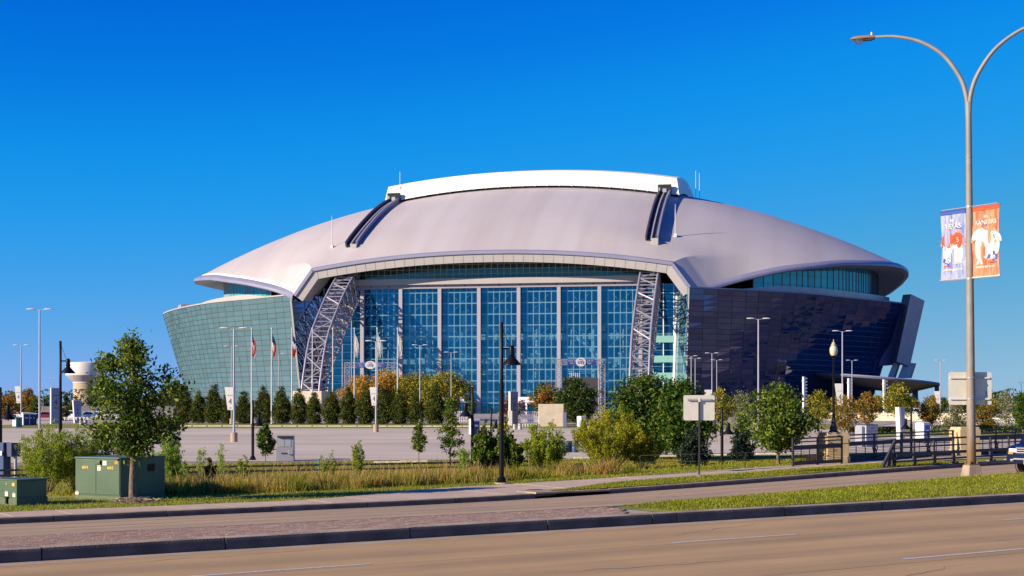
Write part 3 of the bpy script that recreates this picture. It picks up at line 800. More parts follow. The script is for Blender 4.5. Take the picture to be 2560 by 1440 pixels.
# ---- narrow glazed strips between the arches and the side walls
for sd, x0, x1 in ((-1, -53.0, -41.8), (1, 40.8, 52.5)):
    par = bpy.data.objects.new('corner_glazing', None); COL.objects.link(par); par.parent = stadium
    q = MB(); n_ = 4
    for k in range(n_+1): q.box((x0+(x1-x0)*k/n_, YW+.3, 17.5), (.28, .4, 37))
    for k in range(16): q.box(((x0+x1)/2, YW+.3, 1+2.3*k), (x1-x0, .35, .2))
    q.build('mullions', M['frame_white'] if sd > 0 else M['frame_grey'], par, fix=False)
    for k in range(16):
        for j in range(n_):
            w = (x1-x0)/n_; z0 = -.9+2.3*k if k else LOT
            vs = [(x0+w*j+.1, YW+.1, z0+.05), (x0+w*(j+1)-.1, YW+.1, z0+.05), (x0+w*(j+1)-.1, YW+.1, z0+2.25), (x0+w*j+.1, YW+.1, z0+2.25)]
            PANES.append((jig(vs, .002), 'door_glass'))
    if sd > 0:
        q = MB()
        for z in (4.5, 9.8, 14.6, 20.2): q.box(((x0+x1)/2+1.5, YW-.15, z), (x1-x0-3, .4, 1.9))
        q.build('spandrel_bands', mat('teal_spandrel', (.22, .48, .44), .4), par)

# ---- canted glass side walls
PLl = [(-61.5, -1), (-77, 10.5), (-96, 24.5), (-115.5, 46), (-131, 68), (-140.2, 86), (-147, 108), (-150, 137)]
PLr = [(54.6, -6.5), (72.5, 7.5), (87, 21.5), (100.5, 42), (110.5, 56.5), (117.3, 69)]
ZTOP, ZBOT, NR = 33.6, -.6, 22
def facade(PL, step, fin_m, sg, c0, c1):
    n = int(sum(math.dist(p, r) for p, r in zip(PL[:-1], PL[1:]))/step)
    P = [Vector((p[0], p[1], 0)) for p in spline(PL, n+1)]
    wall = bpy.data.objects.new('side_wall', None); COL.objects.link(wall); wall.parent = stadium
    def pt(i, z):
        t = (P[min(i+1, n)]-P[max(i-1, 0)]).normalized(); nn = Vector((-t.y, t.x, 0))
        if (nn.x*sg) < 0: nn = -nn
        c = c0+(c1-c0)*sm(i/n*1.25); d = ZTOP-z; q = P[i]-nn*(c*d*(1+.006*(ZTOP-d-14)*0)); return Vector((q.x, q.y, z)), nn
    zs = [ZBOT+(ZTOP-ZBOT)*k/NR for k in range(NR+1)]
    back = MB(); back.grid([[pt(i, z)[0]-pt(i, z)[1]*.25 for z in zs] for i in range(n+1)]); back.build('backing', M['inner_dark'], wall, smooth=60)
    fins = MB(); vert = MB()
    for z in zs[1:]:
        for i in range(n):
            a, na = pt(i, z); c, nc = pt(i+1, z); fins.bar(a+na*.05, c+nc*.05, .18, .13)
    for i in range(0, n+1):
        vert.tube([pt(i, z)[0]+pt(i, z)[1]*.02 for z in (zs[0], zs[NR//2], zs[-1])], .035, 4, cap=False)
    fins.build('ledges', fin_m, wall, fix=False); vert.build('mullions', fin_m, wall, fix=False)
    for i in range(n):
        for k in range(NR):
            a, c = pt(i, zs[k])[0], pt(i+1, zs[k])[0]; d, e = pt(i+1, zs[k+1])[0], pt(i, zs[k+1])[0]
            vs = [a.lerp(c, .012)+Vector((0, 0, .05)), c.lerp(a, .012)+Vector((0, 0, .05)), d.lerp(e, .012)-Vector((0, 0, .05)), e.lerp(d, .012)-Vector((0, 0, .05))]
            PANES.append((jig(vs, .0095 if sg > 0 else .007), 'dark_glass' if sg > 0 else 'teal_glass'))
    cap = MB(); cap.grid([[pt(i, ZTOP)[0]+pt(i, ZTOP)[1]*.1+Vector((0, 0, dz)) for i in range(n+1)] for dz in (0, .45)])
    cap.build('parapet', M['fascia'] if sg < 0 else M['frame_grey'], wall)
    return [pt(i, ZTOP)[0] for i in range(n+1)], [pt(i, ZBOT)[0] for i in range(n+1)], [pt(i, ZTOP)[1] for i in range(n+1)]
M['mull_l'] = mat('ledge_tan', (.085, .085, .085), .5, metal=.2); M['mull_r'] = mat('ledge_dark', (.05, .05, .09), .5)
topL, botL, nL = facade(PLl, 4.4, M['mull_l'], -1, .12, .30)
topR, botR, nR = facade(PLr, 4.6, M['mull_r'], 1, .05, .33)
# returns turning in towards the end wall
def ret(p_top, p_bot, q_top, q_bot, key, lit):
    par = bpy.data.objects.new('return_wall', None); COL.objects.link(par); par.parent = stadium
    b_ = MB(); e = MB(); rows = 20; cols = 3
    P = lambda u, v: (Vector(p_bot).lerp(Vector(p_top), v)).lerp(Vector(q_bot).lerp(Vector(q_top), v), u)
    nrm = (P(1, 0)-P(0, 0)).cross(P(0, 1)-P(0, 0)).normalized()
    if nrm.y > 0: nrm = -nrm
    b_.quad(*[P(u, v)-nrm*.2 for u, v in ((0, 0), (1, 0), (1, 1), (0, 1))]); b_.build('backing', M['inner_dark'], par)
    for k in range(rows+1): e.bar(P(0, k/rows)+nrm*.03, P(1, k/rows)+nrm*.03, .1)
    e.build('ledges', M['mull_l'] if lit else M['mull_r'], par, fix=False)
    for k in range(rows):
        for j in range(cols):
            vs = [P(j/cols+.01, k/rows+.002), P((j+1)/cols-.01, k/rows+.002), P((j+1)/cols-.01, (k+1)/rows-.002), P(j/cols+.01, (k+1)/rows-.002)]
            PANES.append((jig(vs, .0004), key))
    ed = MB(); ed.bar(P(0, 0)+nrm*.15, P(0, 1)+nrm*.15, .5 if not lit else .3, .5 if not lit else .3); ed.build('edge_trim', M['fascia'], par)
    if lit: ed = MB(); ed.bar(P(1, 0)+nrm*.2, P(1, 1)+nrm*.2, 1.0, .6); ed.build('edge_trim', M['frame_white'], par)
ret(topL[0], botL[0], (-50.5, 4.2, 33.4), (-53.0, 4.2, ZBOT), 'navy_glass', False)
ret(topR[0], botR[0], (50.6, 4.2, 33.4), (49.4, 4.2, ZBOT), 'teal_glass', True)

# terrace behind the parapet, low wall and the ring of tall windows under the roof rim
def ring(sg, a):       # window line under the rim
    c = roofLc(a)+sg*roofW(a); n = plan_n(a, sg); v = Vector((c, a, 0))-n*8.2*min(1, (ia(a)+4)/30+.05); return v
for sg, top, nn in ((-1, topL, nL), (1, topR, nR)):
    ra = [a for a in As if 8 < a < 266]
    b = MB(); m_ = len(top); q = MB()
    rr = [ring(sg, float(np.interp(i, [0, m_-1], [6, top[-1].y]))) for i in range(m_)]
    b.grid([[t-n*.3+Vector((0, 0, .4)) for t, n in zip(top, nn)], [Vector((r.x, r.y, ZTOP+.5)) for r in rr]])
    b.build('terrace', M['fascia'], stadium, smooth=40)
    # upstand wall
    q.grid([[t.lerp(Vector((r.x, r.y, ZTOP)), .45)+Vector((0, 0, h*sm(i/6))) for i, (t, r) in enumerate(zip(top, rr))] for h in (.4, 2.2)])
    q.grid([[t.lerp(Vector((r.x, r.y, ZTOP)), k)+Vector((0, 0, 2.2*sm(i/6))) for i, (t, r) in enumerate(zip(top, rr))] for k in (.45, .55)])
    q.build('upstand_wall', M['fascia'] if sg < 0 else M['zinc'], stadium, smooth=30)
    g = MB(); w = MB()
    ga = np.arange(10, 262, 2.1)
    for a0, a1 in zip(ga[:-1], ga[1:]):
        p, r = ring(sg, a0), ring(sg, a1); up = 1.2 if sg > 0 else 0; z0, z1 = roofR(a0)-1.55+up, roofR(a1)-1.55+up
        g.quad((p.x, p.y, ZTOP+.3), (r.x, r.y, ZTOP+.3), (r.x, r.y, z1), (p.x, p.y, z0))
        w.bar((p.x, p.y, ZTOP), (p.x, p.y, z0), .16, .3)
    for hz in (.33, .66):
        for a0, a1 in zip(ga[:-1], ga[1:]):
            p, r = ring(sg, a0), ring(sg, a1); w.bar((p.x, p.y, ZTOP+hz*9), (r.x, r.y, ZTOP+hz*9), .08)
    g.build('rim_glazing', M['cyan_glass'], stadium, smooth=30); w.build('rim_mullions', M['mull_r'] if sg > 0 else M['zinc'], stadium, fix=False)
q = MB(); q.box((-116, 62, ZTOP+.9), (8, 14, 2.2), rz=R_(-60)); q.build('plant_room', M['zinc'], stadium, bevel=.1)

# panes
PANES.sort(key=lambda t: -pane_px(t[0]))
PM = ['door_glass', 'teal_glass', 'dark_glass', 'navy_glass']; sm_b = MB()
for k, (vs, key) in enumerate(PANES):
    if k < 300:
        c = sum((Vector(v) for v in vs), Vector())/4
        bb = MB(); bb.quad(*[Vector(v)-c for v in vs]); bb.build('pane', M[key], stadium, fix=False, loc=c)
    else: sm_b.quad(*vs, PM.index(key))
tag(sm_b.build('pane_field', [M[k] for k in PM], stadium, fix=False), kind='stuff')

# right end: leaning clad slab, recess wall, canopy on columns, low base wall
def loc_px(px, py, D):
    w = at(px, py, D); dx, dy = w.x+4, w.y-405; return Vector((dx*CA-dy*SA, dx*SA+dy*CA, w.z))
fin = MB(); c = [loc_px(*p) for p in ((2277, 735, 449), (2312, 752, 452), (2275, 917, 452), (2241, 905, 449))]
fin.extrude(c, loc_px(2269, 733, 456)-c[0]+Vector((-1.0, 6, 0))); fin.build('leaning_slab', M['zinc'], stadium, bevel=.15)
rec = MB(); c = [loc_px(*p) for p in ((2246, 766, 455), (2280, 752, 458), (2240, 912, 458), (2196, 915, 452))]
rec.extrude(c, (-2, 10, 0)); rec.build('recess_wall', M['base_wall'], stadium)
pier = MB()
for p0, w_ in ((2226, 12), (2252, 26)):
    c = [loc_px(p0+8, 905, 455), loc_px(p0+8+w_, 908, 455), loc_px(p0+w_-4, 945, 455), loc_px(p0-8, 945, 455)]; pier.extrude(c, (1, 4, 0))
pier.build('slab_piers', M['zinc'], stadium)
can = MB(); cc = loc_px(2175, 950, 440); RX, RY = 20.5, 34
rows = []
for k in range(49):
    a = 2*PI*k/48; x = cc.x+RX*math.cos(a); y = cc.y+RY*math.sin(a)
    zt = 9.9-.085*(x-cc.x)
    rows.append([(cc.x, cc.y, 9.7), (x, y, zt), (x+.3*math.cos(a), y+.3*math.sin(a), zt-.35), (x, y, zt-.8), (cc.x+(x-cc.x)*.55, cc.y+(y-cc.y)*.55, zt-3.0), (cc.x, cc.y, 6.3)])
can.grid(rows); can.build('entrance_canopy', M['base_wall'], stadium, smooth=35)
for px in (2288, 2342): 
    q = MB(); v = loc_px(px, 990, 442 if px < 2300 else 436); q.box((v.x, v.y, 3.6), (1.6 if px < 2300 else 1.2, 1.4, 9.2)); q.build('canopy_column', M['base_wall'], stadium)
q = MB(); v = loc_px(2160, 1030, 425); w = loc_px(2345, 1040, 440); x = loc_px(1716, 1030, 400)
q.quad((x.x, x.y-1.2, LOT-.1), (v.x, v.y-1, LOT-.1), (v.x, v.y-1, .4), (x.x, x.y-1.2, .4)); q.quad((v.x, v.y-1, LOT-.1), (w.x, w.y, LOT-.1), (w.x, w.y, .2), (v.x, v.y-1, .4))
q.build('base_wall', M['base_wall'], stadium)
# masts and antennas on the roof
def mast(L, a, h, r=.12):
    z = roofz(L, a); q = MB(); q.tube([(L, a, z-.3), (L, a, z+h*.7), (L, a, z+h)], [r, r, r*.4], 6); q.box((L, a, z+.3), (.9, .9, 1.0)); q.build('lightning_mast', M['white_metal'], stadium)
mast(-51.8, 8, 9.6); mast(49.6, 10, 9.3)
def mast2(L, a, z, h): q = MB(); q.tube([(L, a, z), (L, a, z+h)], [.12, .08], 6); q.build('antenna', M['white_metal'], stadium)
mast2(-43, 53, roofz(-43, 53)+2, 8); mast2(49.5, 118, roofz(49.5, 118), 11.5); mast2(50.8, 118, roofz(50.8, 118), 11)
# entrance vestibules at the foot of the glass
for L0 in (-14, 10):
    v = bpy.data.objects.new('entrance_vestibule', None); COL.objects.link(v); v.parent = stadium
    q = MB(); q.box((L0, 1.2, 3.1), (11, 4.6, 1.6)); q.build('canopy_roof', M['frame_white'], v, bevel=.1)
    q = MB()
    for dx in (-5.2, -1.7, 1.7, 5.2): q.box((L0+dx, -.6, .8), (.5, .5, 3.4))
    q.build('posts', M['frame_white'], v)
    q = MB(); q.box((L0, .2, .7), (10, .1, 3.1)); q.build('glass_doors', M['door_glass'], v)
# ------------------------------------------------------------------ plants
LM = {}
GAIN = dict(green=1.0, oak=1.12, dark=1.15, cone=1.1, olive=1.6, gold=1.75, autumn=1.5, rust=1.5, pinkred=1.3, feather=1.8, lime=2.0, mustard=1.9, grey=1.4, dry=1.55, fresh=1.45, lawn=1.25)
LM['green'] = leaf_mat('leaf_green', gain=GAIN.get('green', 1), stops=[(0, (.018, .05, .006)), (.45, (.045, .11, .010)), (.8, (.11, .18, .018)), (1, (.21, .24, .03))])
LM['oak'] = leaf_mat('leaf_oak', gain=GAIN.get('oak', 1), stops=[(0, (.02, .05, .006)), (.4, (.07, .13, .012)), (.75, (.16, .22, .022)), (1, (.29, .29, .035))], pscale=.8)
LM['dark'] = leaf_mat('leaf_dark', gain=GAIN.get('dark', 1), stops=[(0, (.012, .03, .006)), (.5, (.03, .065, .010)), (.85, (.08, .115, .018)), (1, (.15, .15, .03))])
LM['cone'] = leaf_mat('leaf_cone', gain=GAIN.get('cone', 1), stops=[(0, (.025, .045, .008)), (.5, (.065, .095, .014)), (.85, (.13, .15, .022)), (1, (.21, .16, .03))])
LM['olive'] = leaf_mat('leaf_olive', gain=GAIN.get('olive', 1), stops=[(0, (.05, .07, .008)), (.4, (.12, .13, .012)), (.8, (.24, .21, .02)), (1, (.36, .26, .03))])
LM['gold'] = leaf_mat('leaf_gold', gain=GAIN.get('gold', 1), stops=[(0, (.12, .08, .012)), (.4, (.24, .16, .02)), (.75, (.36, .20, .025)), (1, (.42, .17, .05))], patch=.3, pscale=.25)
LM['autumn'] = leaf_mat('leaf_autumn', gain=GAIN.get('autumn', 1), stops=[(0, (.06, .06, .012)), (.4, (.15, .13, .02)), (.7, (.25, .15, .025)), (1, (.30, .08, .02))], patch=.55, pscale=.5)
LM['rust'] = leaf_mat('leaf_rust', gain=GAIN.get('rust', 1), stops=[(0, (.05, .03, .012)), (.5, (.16, .05, .025)), (1, (.26, .10, .05))])
LM['pinkred'] = leaf_mat('leaf_pinkred', gain=GAIN.get('pinkred', 1), stops=[(0, (.12, .05, .04)), (.5, (.24, .09, .07)), (1, (.34, .16, .12))])
LM['feather'] = leaf_mat('leaf_feather', gain=GAIN.get('feather', 1), stops=[(0, (.045, .08, .006)), (.45, (.125, .175, .010)), (.8, (.24, .28, .02)), (1, (.36, .36, .05))], trans=.4)
LM['lime'] = leaf_mat('leaf_lime', gain=GAIN.get('lime', 1), stops=[(0, (.06, .11, .015)), (.5, (.15, .23, .03)), (1, (.27, .33, .06))], trans=.45)
LM['mustard'] = leaf_mat('leaf_mustard', gain=GAIN.get('mustard', 1), stops=[(0, (.045, .065, .005)), (.4, (.13, .15, .009)), (.75, (.25, .245, .013)), (1, (.36, .29, .02))], trans=.4, pscale=1.6, patch=.45)
LM['grey'] = leaf_mat('leaf_grey', gain=GAIN.get('grey', 1), stops=[(0, (.07, .08, .04)), (.5, (.15, .16, .07)), (1, (.25, .24, .10))])
LM['pine'] = leaf_mat('leaf_pine', gain=GAIN.get('pine', 1), stops=[(0, (.006, .016, .010)), (.6, (.018, .036, .018)), (1, (.05, .07, .03))], trans=.15)

def leaves(P, size, rng, droop=.0, aspect=.55, dirs=None, jitter=1.0):
    """P (n,3) leaf centres -> folded diamond leaves"""
    n = len(P); P = np.asarray(P, float)
    d = rng.normal(size=(n, 3)) if dirs is None else np.asarray(dirs)+rng.normal(size=(n, 3))*.45*jitter
    d[:, 2] -= droop; d /= np.linalg.norm(d, axis=1)[:, None]+1e-9
    r = rng.normal(size=(n, 3)); r[:, 2] += .6
    x = np.cross(d, r); x /= np.linalg.norm(x, axis=1)[:, None]+1e-9; nn = np.cross(x, d)
    s = size*(rng.uniform(.65, 1.35, n))[:, None]
    V = np.stack([P-d*s*.5, P+x*s*aspect*.5+nn*s*.10, P+d*s*.5, P-x*s*aspect*.5+nn*s*.10], 1).reshape(-1, 3)
    return V
def leaf_mesh(name, V, m):
    n = len(V)//4; me = bpy.data.meshes.new(name)
    me.vertices.add(len(V)); me.vertices.foreach_set('co', np.asarray(V, np.float32).ravel())
    me.loops.add(4*n); me.loops.foreach_set('vertex_index', np.arange(4*n, dtype=np.int32))
    me.polygons.add(n); me.polygons.foreach_set('loop_start', np.arange(0, 4*n, 4, dtype=np.int32))
    me.materials.append(m); me.update(calc_edges=True); return me

def envelope(kind, t):
    if kind == 'round': return math.sqrt(max(0, 1-(2*t-1)**2))**.8
    if kind == 'oval': return (math.sin(PI*min(1, t**.75)))**.7
    if kind == 'egg': return max(.02, (math.sin(PI*t**.62)))**.75
    if kind == 'cone': return max(.03, (1-t))**.85*min(1, .55+t*3.5)
    if kind == 'flame': return min(1, (.62+1.6*t) if t < .25 else 1.02-.95*((t-.25)/.75)**1.35)
    if kind == 'dome': return math.sqrt(max(0, 1-t**2.2))
    return 1
def make_tree(seed, H, base, R, kind, nclump, per, leaf, lm, tr=.07, lean=(0, 0), bark='bark', csig=.13, rag=.5, inner=.35, limbs=10, droop=.15, lobes=None):
    rng = np.random.default_rng(seed); rd = random.Random(seed)
    ph = [rd.uniform(0, 6.3) for _ in range(6)]
    def wob(a, t): return 1-rag*.5+rag*(.5*math.sin(2*a+ph[0]+4*t)+.3*math.sin(3*a+ph[1]-7*t)+.25*math.sin(5*a+ph[2]+11*t))*.9
    C = []
    ax = lambda z: (lean[0]*max(z/H, 0)**1.3, lean[1]*max(z/H, 0)**1.3)
    for i in range(nclump):
        t = rd.random() if kind not in ('cone', 'flame') else rd.random()**1.25
        e = envelope(kind, t)
        if rd.random() > .25+.75*e: t = rd.random()*.8; e = envelope(kind, t)
        a = rd.uniform(0, 2*PI); r = R*e*wob(a, t)*math.sqrt(rd.uniform(inner**2, 1))
        z = base+(H-base)*t*(1-csig*.3); x0, y0 = ax(z); C.append((x0+r*math.cos(a), y0+r*math.sin(a), z))
    if lobes:
        for lx, lz, lr, k in lobes:
            for _ in range(k):
                v = rng.normal(size=3); v /= np.linalg.norm(v); v *= lr*rd.random()**.4; C.append((lx+v[0], v[1], lz+v[2]))
    C = np.array(C); sg = csig*R
    P = (C[:, None, :]+rng.normal(size=(len(C), per, 3))*np.array([sg, sg, sg*.8])).reshape(-1, 3)
    P = P[P[:, 2] > base*.55+.03]
    V = leaves(P, leaf, rng, droop)
    crown = leaf_mesh('crown', V, lm)
    b = MB(); top = base+(H-base)*.82
    n = 9; pts = [(ax(z)[0]+rd.uniform(-1, 1)*tr*.5*(k > 0), ax(z)[1]+rd.uniform(-1, 1)*tr*.5*(k > 0), z) for k, z in enumerate(np.linspace(-.06, top, n))]
    b.tube(pts, [tr*(1.35 if k == 0 else 1.0)*(1-.85*k/(n-1)) for k in range(n)], 8)
    for i in range(limbs):
        c = C[rd.randrange(len(C))]; z0 = max(base*.9, min(c[2]-.25*math.hypot(c[0], c[1])-.05*H, top*.9)); x0, y0 = ax(z0)
        m_ = ((x0+c[0])/2+rd.uniform(-.05, .05)*R, (y0+c[1])/2+rd.uniform(-.05, .05)*R, (z0+c[2])/2+.04*H)
        rr = tr*.42*(1-.6*z0/H); b.tube([(x0, y0, z0), m_, tuple(c)], [rr, rr*.6, rr*.2], 5, cap=False)
    trunk = b.mesh('trunk', M[bark], smooth=60, fix=False)
    return trunk, crown
def make_shrub(seed, H, R, lm, nst=26, per=160, leaf=.05, bark='bark', spread=.7, tuft=1.0, base_h=.25, aspect=.3):
    """feathery shrub: upswept shoots from the ground, fine leaves along their outer part"""
    rng = np.random.default_rng(seed); rd = random.Random(seed); P = []; D = []; b = MB()
    for i in range(nst):
        a = rd.uniform(0, 2*PI); rr = R*math.sqrt(rd.random()); h = H*(1-.45*(rr/R)**2)*rd.uniform(.78, 1.04)
        p0 = np.array([rr*.18*math.cos(a), rr*.18*math.sin(a), 0]); p2 = np.array([rr*math.cos(a), rr*math.sin(a), h])
        p1 = (p0+p2)/2+np.array([rr*.22*math.cos(a)*spread, rr*.22*math.sin(a)*spread, h*.05])
        bez = lambda t: (1-t)**2*p0+2*t*(1-t)*p1+t*t*p2
        b.tube([bez(t) for t in (0, .35, .7, .95)], [.012*H/3, .009*H/3, .005*H/3, .002], 4, cap=False)
        # side twigs
        for j in range(13):
            t0 = rd.uniform(base_h, .97); q = bez(t0); d = (bez(min(1, t0+.05))-bez(t0-.05)); d /= np.linalg.norm(d)
            v = rng.normal(size=3)*.55+d*1.1; v /= np.linalg.norm(v); L = H*rd.uniform(.10, .22)*tuft*(1.15-t0*.6)
            k = int(per*1.9)//13; u = rng.random(k)**.8
            P.append(q+np.outer(u*L, v)+rng.normal(size=(k, 3))*.022*H*tuft*(1.1-u[:, None]*.7)); D.append(np.repeat([v], k, 0))
    P = np.concatenate(P); D = np.concatenate(D); ok = P[:, 2] > .03
    V = leaves(P[ok], leaf*1.2, rng, -.1, aspect*1.15, D[ok])
    return b.mesh('stems', M[bark], smooth=60, fix=False), leaf_mesh('foliage', V, lm)
def plant(name, label, cat, loc, meshes, group=None, rz=0.0, scale=1.0):
    t = thing(name, label, cat, loc, rz, group); t.scale = (scale,)*3 if not hasattr(scale, '__len__') else scale
    for me in meshes: link(me.name.split('.')[0], me, t)
    return t
def px_tree(name, label, px, base, top, wpx, D, kind, nclump, per, leaf, lm, cat='tree', group=None, trunk_f=.2, **kw):
    """tree measured off the photograph: column, base row (or distance D), top row, crown width"""
    p = gd(px, base) if D is None else lotpt(px, D)
    D = p.y; H = CAM_H+(HOR-top)/F*D-p.z; R = wpx/2/F*D
    me = make_tree(hash_(label), H, H*trunk_f, R, kind, nclump, per, leaf, LM[lm], **kw)
    return plant(name, label, cat, p, me, group)
def px_shrub(name, label, px, base, top, wpx, D, lm, cat='bush', group=None, **kw):
    p = gd(px, base) if D is None else lotpt(px, D)
    D = p.y; H = CAM_H+(HOR-top)/F*D-p.z; R = wpx/2/F*D*1.12
    return plant(name, label, cat, p, make_shrub(hash_(label), H, R, LM[lm], **kw), group)
def hash_(s): return sum((i+7)*ord(c) for i, c in enumerate(s)) % 99991
ORD = ['first', 'second', 'third', 'fourth', 'fifth', 'sixth', 'seventh', 'eighth', 'ninth', 'tenth', 'eleventh', 'twelfth', 'thirteenth', 'fourteenth', 'fifteenth', 'sixteenth', 'seventeenth', 'eighteenth', 'nineteenth', 'twentieth']

# --- young oak on the kerb lawn
p = gd(334, 1251)
oak = make_tree(5, 4.95, 1.45, 1.3, 'egg', 104, 58, .135, LM['oak'], tr=.115, lean=(.05, 0), csig=.14, rag=.85, limbs=30, droop=.25,
    lobes=[(-.70, 4.15, .28, 8), (.0, 4.6, .30, 11), (1.25, 3.35, .24, 7), (1.05, 2.45, .36, 10), (-1.05, 2.1, .28, 7), (-.95, 3.4, .32, 8), (.55, 2.1, .42, 9)])
plant('oak_tree', 'young green oak with bare lower trunk standing in front of the green cabinet', 'tree', p, oak)
# mulch ring with roots
b = MB(); rr = random.Random(3)
b.lathe([(0, .10), (.25, .085), (.55, .04), (.80, -.03)], 20, cap=False); 
for i in range(60):
    a = rr.uniform(0, 6.3); r = rr.uniform(.1, .8); b.box((r*math.cos(a), r*math.sin(a), .08*(1-r)+.02), (rr.uniform(.05, .22), .035, .03), rr.randrange(2), rz=rr.uniform(0, 3))
o = b.build('mulch_ring', [M['soil'], mat('wood_chip', (.30, .24, .18), .9)], None, fix=False, loc=p+Vector((.05, 0, .0)))
tag(o, 'ring of dark wood chips round the foot of the young oak', 'mulch ring')

# --- cone-shaped evergreens in a row along the far side of the car park
cone_me = [make_tree(40+k, 5.75, .2, 1.5, 'flame', 190, 44, .24, LM['cone'], tr=.09, csig=.15, rag=.22, inner=.5, limbs=3) for k in range(4)]
cx = [461, 497, 534, 570, 610, 659, 704, 747, 786, 829, 871, 914, 958, 999, 1041, 1087]
for i, x in enumerate(cx):
    p = lotpt(x, 224-.6*i); rr = random.Random(i)
    lab = {15: 'last cone-shaped evergreen at the right end of the row by the yellow trees', 0: 'first cone-shaped evergreen at the left end of the row'}.get(i, '%s cone-shaped evergreen from the left in the row before the stadium' % ORD[i])
    s_ = rr.uniform(.9, 1.08)
    if i < 4: pr = plant('evergreen_shrub', lab, 'evergreen', p, cone_me[i], 'cone-shaped evergreens in a row', rr.uniform(0, 6), s_)
    else: dup(CONE[i % 4], p, rr.uniform(0, 6), lab, scale=(s_, s_, s_*rr.uniform(.92, 1.06)))
    if i < 4: CONE = (globals().get('CONE') or []) + [pr]

